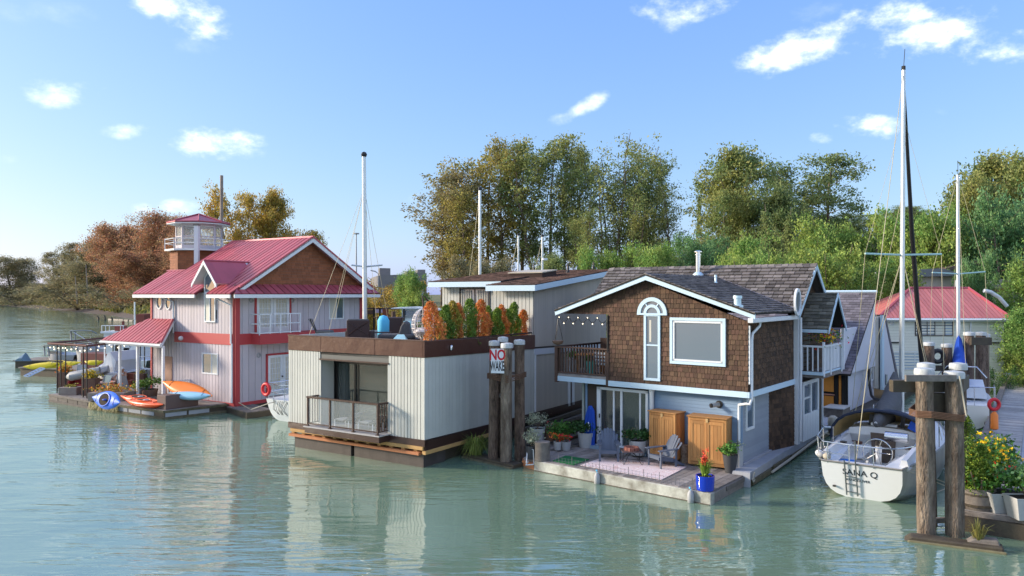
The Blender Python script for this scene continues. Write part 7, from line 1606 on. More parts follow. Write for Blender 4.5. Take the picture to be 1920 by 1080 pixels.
# hanging flowers at the side balcony
t = thing('flower_basket', 'hanging basket of yellow and red flowers under the small gabled hood', 'hanging basket', PR.pt(tm, 4.4, .8)); rng = np.random.default_rng(8)
for m_, n_, s_ in ((FLY, 130, 1), (FLR, 45, 1.3), (LFP, 160, 1.1)): P = rng.normal(size=(n_, 3))*np.array([.24, .3, .14])*s_+np.array(PR.pt(tm-.3, 4.42, .75)); leafobj('flowers' if m_ is not LFP else 'foliage', P, .05, m_, t, rng)
MB().lathe(PR.pt(tm-.3, 4.2, .75), [(.08, -.08), (.2, .05), (.22, .1)], 10).build('basket', TERRA, t)
# ================================================================ roof terrace
def T2(u, t, z=3.86): return K2+A2*u+B2*t+Z*z
def tpx(px, py, t_): return VF(K2+B2*t_, A2).W(px, py)
def upos(px, t_): u = VF(K2+B2*t_, A2).hit(px, 600)[0]; return T2(u, t_)
# clipped cedar row along the right parapet: (px centre, py top, half width px, colour)
CED = [(815, 572, 13, LFCO), (834, 578, 9, LFC), (845, 570, 10, LFCB), (856, 575, 9, LFCO), (875, 566, 12, LFC), (897, 567, 10, LFCO), (888, 588, 6, LFCB), (908, 592, 6, LFCO), (917, 580, 8, LFC), (929, 583, 8, LFC), (941, 577, 8, LFCO), (951, 585, 7, LFC), (960, 572, 8, LFC), (975, 586, 8, LFCO)]
NM = ['rust orange cedar nearest the terrace corner', 'slim green cedar just behind the nearest orange one', 'half brown cedar, third along the parapet', 'narrow orange cedar before the widest green one', 'widest green cedar with yellowing edge', 'tallest orange cedar in front of the upper window', 'thin brown cedar tucked left of the tallest orange one', 'short orange cedar after the tallest one', 'green cedar below the right jamb of the upper window', 'bushy green cedar just right of the upper window', 'brown tipped cedar in the right half of the row', 'slim dark green cedar right of the brown tipped one', 'tall dark green cedar near the end of the row', 'last rust brown cedar at the end of the parapet']
for (px, py, hw_, mt), lab in zip(CED, NM):
    fr = Gr.sh(-.42); q = fr.hit(px, 600); b = fr.pt(q[0], 3.9); top = fr.hit(px, py)[1]; r_ = hw_/F*b.y*1.95; hgt = top-3.9; rng = np.random.default_rng(int(px))
    t = thing('cedar_shrub', lab, 'cedar', b, group='cedars along the terrace parapet'); n_ = 2600; f = rng.uniform(0, 1, n_)**.8; a = rng.uniform(0, 6.28, n_); rad = r_*np.sqrt(np.clip(1-f**2.6, .02, 1))*(.82+.18*np.sin(a*3+f*9+px))*np.sqrt(rng.uniform(.35, 1, n_))*(1+.12*np.sin(f*17+px))
    P = np.stack([np.cos(a)*rad, np.sin(a)*rad, .1+f*hgt], 1)+np.array([b.x, b.y, 3.9]); P[:, 0] += f*rng.uniform(-.16, .16)+.05*np.sin(f*7+px); P += rng.normal(size=P.shape)*.02
    leafobj('crown', P, .05, mt, t, rng, up=-.2, asp=.35); MB().tube(b-Z*.05, b+Z*hgt*.8, .03, .01, k=5).build('trunk', BARK, t)
    MB().lathe(b-Z*.0, [(r_*.6, 0), (r_*.75, .25)], 10).build('pot', POTG, t)
zt_ = 3.86
def chairA(lab, px, t_, rz, mat=BLACK, cush=None, L=.6):
    b = upos(px, t_); t = thing('terrace_chair', lab, 'chair', b, group='terrace seats'); return t, b
t, b = chairA('black mesh chair lying low at the left end of the terrace', 597, 2.0, 0)
MB().path([b+Vector((-.42, 0, 1.08)), b+Vector((-.35, 0, 1.12)), b+Vector((-.1, 0, .5)), b+Vector((.55, 0, .48))], .022, 6).path([b+Vector((-.5, .5, 1.04)), b+Vector((-.42, .5, 1.1)), b+Vector((-.18, .5, .5)), b+Vector((.45, .5, .48))], .022, 6).build('frame', BLACK, t, True)
MB().add([b+Vector((-.40, .02, 1.05)), b+Vector((-.46, .48, 1.05)), b+Vector((-.18, .48, .5)), b+Vector((-.1, .02, .5))], [(0, 1, 2, 3)]).build('backrest', BLACK, t); MB().box(b.x-.15, b.x+.55, b.y+0, b.y+.5, b.z+.42, b.z+.62).build('cushion', CANVAS, t, bevel=.06); MB().box(b.x-.1, b.x+.5, b.y+.05, b.y+.45, b.z, b.z+.42).build('base', BLACK, t)
t, b = chairA('high backed dark wicker armchair seen from behind on the terrace', 671, 1.4, 0)
MB().box(b.x-.45, b.x+.45, b.y, b.y+.1, b.z+.1, b.z+1.12).build('backrest', BRICKB, t, bevel=.03); MB().box(b.x-.52, b.x-.42, b.y+.05, b.y+.8, b.z, b.z+.7).build('armrest', BRICKB, t, bevel=.03); MB().box(b.x+.42, b.x+.52, b.y+.05, b.y+.8, b.z, b.z+.7).build('armrest', BRICKB, t, bevel=.03); MB().box(b.x-.42, b.x+.42, b.y+.1, b.y+.8, b.z+.1, b.z+.5).build('seat', BRICKB, t)
MB().path([b+Vector((-.38, -.02, 1.05)), b+Vector((.38, -.02, .55))], .015, 5).path([b+Vector((.38, -.02, 1.05)), b+Vector((-.38, -.02, .55))], .015, 5).build('cross_strap', DKBROWN, t); MB().box(b.x-.42, b.x+.40, b.y+.02, b.y+.2, b.z+1.08, b.z+1.17).build('cushion', CANVAS, t, bevel=.04)
t = thing('terrace_sofa', 'long low grey cushioned lounger in the middle of the terrace', 'lounger', upos(745, 2.4)); b = upos(748, 2.4)
MB().box(b.x-.85, b.x+.6, b.y, b.y+.7, b.z+.38, b.z+.56).build('cushion', CANVAS, t, bevel=.06); MB().box(b.x-.8, b.x+1.1, b.y+.05, b.y+.65, b.z, b.z+.38).build('base', BRICKB, t); MB().prism(Fr(b, (1, 0, 0), (0, 0, 1), (0, -1, 0)), [(-.05, .5), (.05, .85), (.2, 1.08), (.35, 1.0), (.42, .5)], -.7, -.05).build('backrest', CANVAS, t, bevel=.05)
t, b = chairA('dark brown tub chair behind the lounger on the terrace', 735, 4.2, 0); MB().prism(Fr(b, (1, 0, 0), (0, 0, 1), (0, -1, 0)), [(-.3, 0), (-.5, 1.15), (.45, 1.15), (.25, 0)], -.6, 0).build('shell', BRICKB, t, bevel=.05)
t = thing('blue_beanbag', 'upright bright sky blue rolled float standing on the terrace', 'pool float', upos(718, 3.2)); b = upos(719, 3.2); MB().lathe(b+Z*.25, [(.16, 0), (.24, .1), (.25, .8), (.15, .98), (.02, 1.02)], 12).build('float', LTBLUE, t, True); MB().lathe(b, [(.12, 0), (.10, .27)], 8).build('stand', TEAL, t)
t = thing('side_table', 'small dark side table behind the wicker armchair on the terrace', 'table', upos(704, 2.5)); b = upos(706, 2.5); MB().box(b.x-.25, b.x+.55, b.y, b.y+.4, b.z+.56, b.z+.6).build('tabletop', BRICKB, t)
for sx in (-.2, .5): MB().box(b.x+sx-.02, b.x+sx+.02, b.y+.05, b.y+.35, b.z, b.z+.56).build('leg', BRICKB, t)
t = thing('skylight_dome', 'small pale glass prism skylight behind the terrace parapet', 'skylight', upos(750, .5)); b = upos(749, .55); MB().add([b+Vector((-.28, -.2, .45)), b+Vector((.28, -.2, .45)), b+Vector((.28, .3, .45)), b+Vector((-.28, .3, .45)), b+Vector((-.08, .05, .68)), b+Vector((.16, .05, .68))], [(0, 1, 5, 4), (2, 3, 4, 5), (0, 4, 3), (1, 2, 5), (0, 3, 2, 1)]).build('dome', TEAL, t); MB().box(b.x-.28, b.x+.28, b.y-.2, b.y+.3, b.z, b.z+.45).build('curb', GREYP, t)
# hanging egg chair
t = thing('egg_chair', 'white wicker hanging egg chair on a curved dark stand beside the orange cedar', 'hanging chair', upos(795, 2.2)); c = tpx(794, 608, 2.2); Rr = 24/F*c.y; m = MB()
def eggp(a, z): r_ = math.sqrt(max(0, 1-z*z)); return c+Vector((math.cos(a)*r_*Rr*.92, math.sin(a)*r_*Rr*.92, z*Rr*1.22))
for k in range(14):
    a = 2*math.pi*k/14
    if math.pi*1.28 < a < math.pi*1.72: m.path([eggp(a, z) for z in np.linspace(-.98, -.25, 8)], .014, 5)
    else: m.path([eggp(a, z) for z in np.linspace(-.98, .98, 14)], .014, 5)
for z in (-.75, -.5, -.25, 0, .3, .6): 
    m.path([eggp(a, z) for a in np.linspace(-R(52), R(232), 20)], .014, 5)
for k in range(20): m.path([eggp(-.8+k*.2, -.3), eggp(-.8+k*.2+.35, .3), eggp(-.8+k*.2, .8)], .008, 4)
m.build('basket', WICK, t, True); MB().path([eggp(-R(52), z) for z in np.linspace(-.25, .98, 8)], .03, 6).path([eggp(R(232), z) for z in np.linspace(-.25, .98, 8)], .03, 6).build('rim', WICK, t, True)
MB().ball(c-Z*Rr*.55+Vector((0, -.05, 0)), Rr*.7, Rr*.7, .14, 12).build('cushion', M('pale_cushion', (.62, .58, .56), .9), t, True)
MB().path([tpx(806, 632, 2.3), tpx(812, 620, 2.6), tpx(809, 590, 2.5), tpx(804, 566, 2.4), tpx(796, 556, 2.2), tpx(792, 555, 2.2), c+Z*Rr*1.25], .032, 8).build('stand', DKBROWN, t, True)
b = upos(797, 2.2); MB().torus(b+Z*.04, (1, 0, 0), (0, 1, 0), .5, .03, 24, 6).build('base', DKBROWN, t)
# ================================================================ beyond the terrace: pontoon boat, pergola, posts
t = thing('pontoon_boat', 'boat with a white canopy roof and pale teal covers beyond the roof terrace', 'boat', at(780, 610, 48)); D = 48
c0 = at(745, 620, D); c1 = at(845, 620, D); z_ = lambda py: zpx(py, D); m = MB()
MB().box(c0.x, c1.x, D, D+3, 2.2, z_(640)).build('hull', WHITE, t, bevel=.1); rf = MB(); rf.prism(Fr((c0.x, D, 0), (1, 0, 0), (0, 0, 1)), [(-.4, z_(577.5)), (1, z_(576)), (c1.x-c0.x+1, z_(583)), (c1.x-c0.x+1, z_(585)), (1, z_(579)), (-.4, z_(579))], -3.2, .1); rf.build('canopy', GREL, t)
MB().box(at(752, 600, D).x, at(788, 600, D).x, D+.3, D+2.5, z_(604), z_(579)).build('cabin', WHITE, t); MB().box(at(758, 600, D).x, at(776, 600, D).x, D+.27, D+.3, z_(591), z_(583)).build('window', GLASS, t); MB().box(at(752, 600, D).x, at(786, 600, D).x, D+.26, D+.3, z_(597), z_(592)).build('stripe', GREYP, t)
for px in (757, 790): MB().box(at(px, 0, D).x-.06, at(px, 0, D).x+.06, D, D+.12, z_(602), z_(578)).build('post', BLACK, t)
MB().box(at(728, 0, D).x, at(775, 0, D).x, D-.5, D+1.5, z_(616), z_(602)).build('cover', TEAL, t, bevel=.15)
t = thing('pergola_frame', 'dark timber pergola with hanging pot behind the sailboat mast', 'pergola', at(700, 610, 50)); D = 50
MB().box(at(677, 0, D).x, at(752, 0, D).x, D, D+.15, zpx(580, D), zpx(577, D)).box(at(677, 0, D+4).x, at(752, 0, D+4).x, D+4, D+4.15, zpx(580, D+4), zpx(577, D+4)).build('beam', RAILW, t)
for px in (681, 701, 712): MB().box(at(px, 0, D).x-.06, at(px, 0, D).x+.06, D, D+.12, .8, zpx(578, D)).build('post', BLACK, t)
MB().lathe(at(706, 594, D), [(.05, -.2), (.22, 0)], 10).build('hanging_pot', TERRA, t); MB().box(at(678, 0, D+1).x, at(700, 0, D+1).x, D+1, D+1.2, zpx(590, D), zpx(582, D)).build('box', RAILW, t); MB().box(at(700, 0, D+2).x, at(716, 0, D+2).x, D+2, D+2.2, zpx(588, D), zpx(581, D)).build('umbrella', M('lilac_cloth', (.36, .30, .42), .8), t)
t = thing('rusty_post', 'square rust brown steel piling behind the terrace chairs', 'piling', at(722, 600, 54)); MB().box(at(717, 0, 54).x, at(727, 0, 54).x, 54, 54.4, .2, zpx(577, 54)).build('post', M('rust_red', (.20, .055, .03), .8, noise=.5), t)
t = thing('short_post', 'shorter brown piling right of the rust brown steel one', 'piling', at(738, 600, 56)); MB().lathe(at(738, 0, 56)-Z*at(738, 0, 56).z+Z*.1, [(.16, 0), (.16, zpx(584, 56)-.1)], 10).build('post', RAILW, t, True)
t = thing('orange_buoy', 'orange inflatable wedge beside the red corner of the gable wall', 'buoy', at(679, 598, 46)); MB().ball(at(679, 598, 46), .28, .2, .3).build('buoy', KORA, t, True)
# ================================================================ patio float beside the red roofed house
pf = thing('patio_float', 'timber patio float with concrete edge carrying planters and kayaks beside the red roofed house', 'float', onz(308, 772, .4)); zp = .45
c0, c1, c2, c3 = onz(308, 769.5, zp), onz(172, 751, zp), onz(92, 738, zp), onz(425, 757, zp)
cs = [Vector((c.x, c.y, 0)) for c in (c0, c1, c2, c3)]
top_ = [cs[3]+B2*.3, cs[0], cs[1], cs[2], cs[2]+Vector((5, 5.5, 0)), cs[1]+Vector((5.5, 6, 0)), cs[3]+Vector((-1, 4, 0))]
MB().prism(XY, [tuple(p[:2]) for p in top_], -.2, .41).build('float_core', WETWOOD, pf)
clad(pf, 'deck_board', DECKW, Fr((cs[0].x, cs[0].y, zp), A2, B2, (0, 0, 1)), [((p-cs[0]).dot(A2), (p-cs[0]).dot(B2)) for p in top_], .22, 0, .04, .01, 0, off=-.04, jit=.004)
for (a, b, mt) in ((cs[1], cs[0], MOSSC), (cs[2], cs[1], OLDWOOD), (cs[0], cs[3], MOSSC)):
    fr = VF(a, b-a); L_ = (b-a).length; MB().rect(fr, 0, L_, -.2, .12, -.1, .04).rect(fr, 0, L_, .32, .43, -.1, .05).build('edge_timber', mt, pf, bevel=.01)
    for i in range(int(L_/1.1)): MB().rect(fr, .05+i*1.1, 1.05+i*1.1, .12, .33, -.1, .02).build('edge_panel', CONC if mt is MOSSC else OLDWOOD, pf, bevel=.01)
PC = lambda px, py, z=zp: onz(px, py, z)
t = thing('storage_box', 'large plain brown storage box at the corner of the patio float', 'box', PC(312, 768)); fr = VF(cs[0]+B2*.12+A2*.05, B2); MB().rect(fr, 0, 1.75, zp, zp+.68, -.75, -.02).build('box', M('brown_box', (.13, .085, .075), .7), t, bevel=.02)
t = thing('kelp_fringe', 'hanging straw coloured weed under the blue kayak', 'seaweed', PC(200, 768)); m = MB(); rs = random.Random(4); fr = VF(cs[1], cs[0]-cs[1])
for i in range(260): u = rs.uniform(0, 2.6); p = fr.pt(u, .38, .06+rs.random()*.12); q = fr.pt(u+rs.uniform(-.1, .1), -.05-rs.random()*.1+.2*rs.random(), .1+rs.random()*.2); s_ = fr.U*.02; m.add([p-s_, p+s_, q], [(0, 1, 2)])
m.build('strands', GRS, t)
# pergola with bulbs
t = thing('metal_pergola', 'rusty flat metal pergola frame over the patio strung with bulbs', 'pergola', PC(120, 735)); m = MB(); zt_p = 3.25
posts = [(107, 737), (114, 735), (123, 728), (156, 745), (163, 747), (180, 728), (197, 720), (212, 718), (219, 715), (256, 724), (263, 718), (271, 716)]
pp = []
for px, py in posts:
    p = PC(px, py); pp.append(p); D = p.y; MB().tube(p, Vector((p.x, p.y, zt_p)), .035, k=6).build('post', BLACK, t)
q = [PC(90, 738), PC(163, 747), PC(272, 722), PC(212, 714)]; q = [Vector((p.x, p.y, zt_p)) for p in q]; m = MB()
RUST = M('rust_steel', (.14, .05, .035), .7, noise=.5, scale=5)
for a, b in ((q[0], q[1]), (q[1], q[2]), (q[2], q[3]), (q[3], q[0])): m.tube(a, b, .06, k=4)
for k in range(1, 3): m.tube(q[0].lerp(q[1], k/3), q[3].lerp(q[2], k/3), .025, k=4)
m.build('roof_frame', RUST, t)
m = MB()
for a, b in ((q[0], q[1]), (q[1], q[2]), (q[0], q[2])):
    for k in range(9):
        f = (k+.5)/9; p = a.lerp(b, f)-Z*(.18+.12*math.sin(f*9)**2); MB().ball(p, .04, k=6, m=4).build('bulb', LBUL, t)
        m.tube(p, a.lerp(b, f), .008, k=3)
m.build('wire', BLACK, t)
# planters and seats
def boxpl(lab, px, py, w_, h_, mt, fl, fm=None, n=350, sp=None):
    p = PC(px, py); t = thing('planter_box', lab, 'planter', p); MB().box(p.x-w_/2, p.x+w_/2, p.y, p.y+w_*.7, zp, zp+h_).build('pot', mt, t, bevel=.02); rng = np.random.default_rng(hash_(lab) % 9999); sp = sp or (w_*.45, .16)
    P = rng.normal(size=(n, 3))*np.array([sp[0]*.6, sp[0]*.4, sp[1]])+np.array([p.x, p.y+w_*.35, zp+h_+sp[1]*.8]); P = P[P[:, 2] > zp+h_-.05]; leafobj('foliage', P, .06, LFCB, t, rng)
    if fm: leafobj('flowers', P[::3]+np.array([0, -.03, .05]), .05, fm, t, rng)
    return t
BOXW = M('planter_brown', (.16, .085, .06), .8, noise=.5, scale=3); BOXG = M('planter_stone', (.30, .24, .21), .8, noise=.5, scale=5)
boxpl('tall brown square planter with orange flowers at the far left of the patio', 117, 728, .72, .95, BOXW, 0, FLO)
boxpl('low stone coloured planter at the left corner of the patio', 126, 741, 1.0, .42, BOXG, 0, None, 120, (.3, .06))
boxpl('tall slatted brown planter topped with yellow leaves near the pergola post', 165, 742, .75, .95, BOXW, 0, FLY)
boxpl('long low planter overflowing with rust and yellow plants behind the blue kayak', 198, 752, 1.9, .42, BOXG, 0, FLO, 420, (.75, .13))
boxpl('tall dark brown square planter right of the white railing', 260, 734, .6, 1.0, BOXW, 0, None, 80, (.2, .1))
plant('round grey pot with low plants in the middle of the patio', PC(260, 743), GREYP, .45, .4, LFCB, 220, (.4, .25), .06)
plant('wide brown pot with straggly grasses in front of the porch', PC(281, 744), TERRA, .42, .42, LFC, 500, (.6, .75), .06)
t = thing('red_armchair', 'dark red cushioned armchair under the pergola', 'chair', PC(143, 736)); p = PC(143, 735); REDU = M('dark_red_fabric', (.30, .03, .035), .8)
MB().box(p.x-.42, p.x+.42, p.y, p.y+.6, zp, zp+.42).build('seat', REDU, t, bevel=.04); MB().prism(Fr((p.x, p.y+.5, 0), (1, 0, 0), (0, 0, 1), (0, -1, 0)), [(-.42, zp+.4), (.35, zp+.4), (.3, zp+1.15), (-.48, zp+1.15)], -.12, 0).build('backrest', REDU, t, bevel=.04)
for sx in (-.45, .45): MB().box(p.x+sx-.05, p.x+sx+.05, p.y, p.y+.55, zp+.42, zp+.62).build('armrest', REDU, t, bevel=.02)
# reclining person on a rust coloured sofa
t = thing('patio_sofa', 'rust brown outdoor sofa under the pergola', 'sofa', PC(213, 735)); p = PC(211, 733); RUSTF = M('rust_fabric', (.22, .07, .045), .85, noise=.4, scale=6)
MB().box(p.x-.95, p.x+.95, p.y, p.y+.8, zp, zp+.42).build('seat', RUSTF, t, bevel=.05); MB().box(p.x-.95, p.x+.95, p.y+.7, p.y+.95, zp+.3, zp+.95).build('backrest', RUSTF, t, bevel=.06)
for sx in (-1.0, 1.0): MB().box(p.x+sx-.1, p.x+sx+.1, p.y, p.y+.9, zp, zp+.62).build('armrest', RUSTF, t, bevel=.04)
def person(lab, base, parts, cloth, hatm):
    t = thing('person', lab, 'person', base); J = {k: Vector(base)+Vector(v[:3]) for k, v in parts.items()}; me = bpy.data.meshes.new('body'); ks = list(parts)
    E = [('pel', 'chest'), ('chest', 'neck'), ('neck', 'head'), ('pel', 'kn1'), ('kn1', 'ft1'), ('ft1', 'to1'), ('pel', 'kn2'), ('kn2', 'ft2'), ('ft2', 'to2'), ('chest', 'sh1'), ('sh1', 'el1'), ('el1', 'ha1'), ('chest', 'sh2'), ('sh2', 'el2'), ('el2', 'ha2')]
    me.from_pydata([J[k] for k in ks], [(ks.index(a), ks.index(b)) for a, b in E], []); o = bpy.data.objects.new('body', me); COL.objects.link(o); par(o, t); me.materials.append(cloth)
    m = o.modifiers.new('s', 'SKIN'); 
    for v, k in zip(me.skin_vertices[0].data if me.skin_vertices else [], ks): v.radius = (parts[k][3], parts[k][3])
    o.modifiers.new('u', 'SUBSURF').levels = 1
    h = J['head']; MB().ball(h, .10, .11, .13, 12, 8).build('head', SKIN, t, True); MB().lathe(h+Z*.05, [(.115, 0), (.11, .05), (.06, .09), (.01, .1)], 12).build('cap', hatm, t, True); MB().box(h.x-.07, h.x+.07, h.y-.2, h.y-.08, h.z+.045, h.z+.06).build('cap_brim', hatm, t)
    for k in ('ha1', 'ha2'): MB().ball(J[k], .045, .06, .035, 8, 6).build('hand', SKIN, t, True)
    return t
person('person in a pale cap leaning back on the rust brown sofa with knees up', (p.x+.1, p.y+.45, zp+.42), {'pel': (0, 0, .1, .15), 'chest': (.12, .18, .45, .16), 'neck': (.14, .2, .62, .06), 'head': (.14, .16, .74, .07), 'kn1': (-.28, -.3, .32, .08), 'ft1': (-.42, -.5, -.28, .05), 'to1': (-.5, -.6, -.36, .035), 'kn2': (.05, -.38, .28, .08), 'ft2': (-.05, -.6, -.28, .05), 'to2': (-.1, -.7, -.36, .035), 'sh1': (-.08, .18, .55, .075), 'el1': (-.25, 0, .3, .05), 'ha1': (-.2, -.2, .33, .035), 'sh2': (.32, .18, .55, .075), 'el2': (.45, .0, .32, .05), 'ha2': (.25, -.18, .34, .035)}, SKIN, WHITE)
t = thing('patio_table', 'small pinkish round table in front of the sofa', 'table', PC(195, 740)); p = PC(196, 738); MB().lathe(p, [(.25, 0), (.04, .04), (.04, .6), (.55, .62), (.55, .66)], 16).build('table', M('pink_wood', (.55, .35, .28), .6), t)
def sling(lab, px, py, rz, mat):
    p = PC(px, py); t = thing('folding_chair', lab, 'chair', p); m = MB(); c, s_ = math.cos(rz), math.sin(rz); X = Vector((c, s_, 0)); Y = Vector((-s_, c, 0))
    m.add([p+X*x+Y*y+Z*z for x in (-.26, .26) for y, z in ((-.25, .42), (.25, .38), (.5, 1.05))], [(0, 1, 4, 3), (1, 2, 5, 4)]); m.build('sling', mat, t)
    for x in (-.27, .27): MB().path([p+X*x+Y*.5+Z*1.05, p+X*x+Y*.2+Z*.4, p+X*x-Y*.3], .02, 5).path([p+X*x-Y*.28+Z*.43, p+X*x+Y*.35], .02, 5).build('leg', GREYP, t)
sling('grey folding sling chair turned away beside the tall dark planter', 237, 742, R(60), GREYP); sling('teal grey cushioned chair low behind the long planter', 189, 741, R(-20), M('teal_grey', (.22, .30, .32), .8)); sling('grey round backed chair behind the red armchair', 151, 716, R(20), GREYP)
# white railing
t = thing('white_railing', 'white picket railing between the patio and the porch', 'railing', PC(230, 720)); a, b = PC(219, 716), PC(286, 725); fr = VF(Vector((a.x, a.y, 0)), b-a); L_ = (b-a).length
MB().rect(fr, 0, L_, zp+.98, zp+1.06, -.05, .05).rect(fr, 0, L_, zp+.1, zp+.16, -.03, .03).build('rail', WHITE, t)
for i in range(20): u = i*L_/20; MB().rect(fr, u, u+.05, zp+.12, zp+1, -.02, .02).build('picket', WHITE, t)
for u in (0, L_*.45, L_-.1): MB().rect(fr, u, u+.12, zp, zp+1.15, -.06, .06).build('post', WHITE, t)
# ---- low raft beside the red house corner
t = thing('timber_raft', 'low broken timber raft at the corner of the red roofed house', 'raft', onz(460, 765, .3)); q = [onz(*s_, .32) for s_ in ((425, 762), (463, 773), (510, 767), (470, 756))]
MB().prism(XY, [tuple(p[:2]) for p in q], -.2, .27).build('float_core', WETWOOD, t); fr = Fr((q[1].x, q[1].y, .32), (q[2]-q[1]), Vector((0, 0, 1)).cross((q[2]-q[1]).normalized()), (0, 0, 1)); clad(t, 'plank', OLDWOOD, fr, toL(fr, *q), .24, 0, .05, .03, 0, off=-.05, jit=.01)
MB().path([onz(448, 755, .9), onz(470, 768, .5), onz(505, 756, .9), onz(524, 752, .9)], .02, 5).build('rope', ROPE, t)
# ---- boats and floats further left
def cruiser(lab, px0, px1, py0, D, hgt, canopy=None):
    t = thing('cruiser', lab, 'motor boat', at(px0, 600, D)); x0, x1 = at(px0, 0, D).x, at(px1, 0, D).x; L_ = x1-x0; f_ = BoatFr((x1, D, 0), (-1, .25, 0)); rg_ = hull_rings(L_, 3.0, 1.3, 0, trans=.85); MB().loft([[f_.p(*q) for q in r] for r in rg_], False, False).build('hull', GREL, t, True)
    dm = MB()
    for i in range(len(rg_)-1): dm.add([f_.p(*rg_[i][0]), f_.p(*rg_[i][-1]), f_.p(*rg_[i+1][-1]), f_.p(*rg_[i+1][0])], [(0, 1, 2, 3)])
    dm.build('deck', GREL, t); m = MB(); m.loft([[f_.p(x, y, z) for y, z in ((-1.1, 1.3), (-1.0, h_), (1.0, h_), (1.1, 1.3))] for x, h_ in ((.8, hgt*.8), (1.2, hgt), (L_*.5, hgt), (L_*.62, hgt*.75), (L_*.8, 1.5))], True, False); m.build('cabin', WHITE, t)
    MB().prism(Fr(f_.p(0, 1.06, 0), f_.d, (0, 0, 1), None), [(1.4, hgt*.66), (L_*.5, hgt*.66), (L_*.5, hgt*.86), (1.4, hgt*.86)], 0, .05).build('window', GLASS, t)
    r = MB(); r.path([f_.p(.2, 1.2, 2.2), f_.p(L_*.6, 1.2, 2.1), f_.p(L_*.97, .1, 2.2)], .02, 5); r.build('rail', STEEL, t); return t, f_, L_
ta, fa, La = cruiser('white cabin cruiser moored behind the pergola, bow to the left', 178, 262, 690, 44, 2.6)
MB().path([at(196, 652, 44), at(196, 700, 44)], .04, 6).build('antenna', WHITE, ta)
tb_, fb2, Lb = cruiser('older white motor boat behind the porch roof', 205, 300, 640, 52, 3.0)
for px, py in ((215, 655), (232, 650), (248, 660)): MB().box(at(px, py, 51.5).x-.5, at(px, py, 51.5).x+.5, 51.3, 51.9, zpx(py+8, 51.5), zpx(py-8, 51.5)).build('deck_locker', WHITE, tb_)
t = thing('white_gunwale_dinghy', 'grey white rubber dinghy tied behind the red armchair', 'dinghy', at(165, 702, 42)); a, b = at(132, 706, 42), at(196, 694, 42.5); 
for o_ in (-.45, .45): MB().path([a+Vector((0, o_*.3, .0)), a.lerp(b, .15)+Vector((0, o_, 0)), b+Vector((0, o_, 0))], [.16, .26, .26], 10).build('tube', GREYP, t, True)
MB().add([a, b+Vector((0, .45, -.1)), b+Vector((0, -.45, -.1))], [(0, 1, 2)]).build('floor', GREL, t)
# pontoon float with long dark side
def lowfloat(lab, p0, p1, dep, zt_, mt, name='float'):
    a, b = onz(*p0, 0), onz(*p1, 0); fr = VF(Vector((a.x, a.y, 0)), b-a); t = thing(name, lab, 'float', a); MB().rect(fr, 0, (b-a).length, -.2, zt_, -dep, 0).build('float_core', WETWOOD, t, bevel=.03); MB().rect(fr, -.1, (b-a).length, zt_, zt_+.08, -dep-.1, .1).build('decking', mt, t); return t, fr
t1, fr1 = lowfloat('long low dark float carrying the yellow kayaks and a folding ladder', (38, 704), (180, 711), 2.6, .55, OLDWOOD)
MB().rect(fr1, 5.2, 9.6, .6, 1.75, -2.0, -.6).build('cabin', M('maroon_box', (.12, .035, .035), .8), t1, bevel=.03)
t2, fr2 = lowfloat('farther low grey float at the left with a slate blue tarp', (28, 690), (150, 690), 3, .55, OLDWOOD)
a_ = at(58, 678, 55); tt = thing('tarp_heap', 'pointed slate blue tarp at the left end of the farther float', 'tarp', at(50, 690, 57)); D = 56
MB().loft([[at(px, py, D+dz) for px, py, dz in q] for q in ([(26, 677, 0), (34, 672, 0), (40, 672, 0), (44, 677, 0)], [(30, 677, 1.5), (40, 667, 1.5), (48, 661, 1.5), (57, 677, 1.5)], [(40, 677, 3), (46, 668, 3), (52, 665, 3), (60, 677, 3)])]).build('tarp', M('slate_tarp', (.14, .22, .28), .8), tt)
ld_ = thing('folding_ladder', 'aluminium ladder sloping from the long float into the water', 'ladder', at(65, 696, 48)); m = MB()
for o_ in (0, 1): m.tube(at(45+o_*8, 705+o_*1.5, 47.5), at(76+o_*8, 690+o_*1, 48.5), .06, k=4)
for k in range(7): f = k/6; m.tube(at(45, 705, 47.5).lerp(at(76, 690, 48.5), f), at(53, 706.5, 47.5).lerp(at(84, 691, 48.5), f), .04, k=4)
m.build('ladder', ALU, ld_)
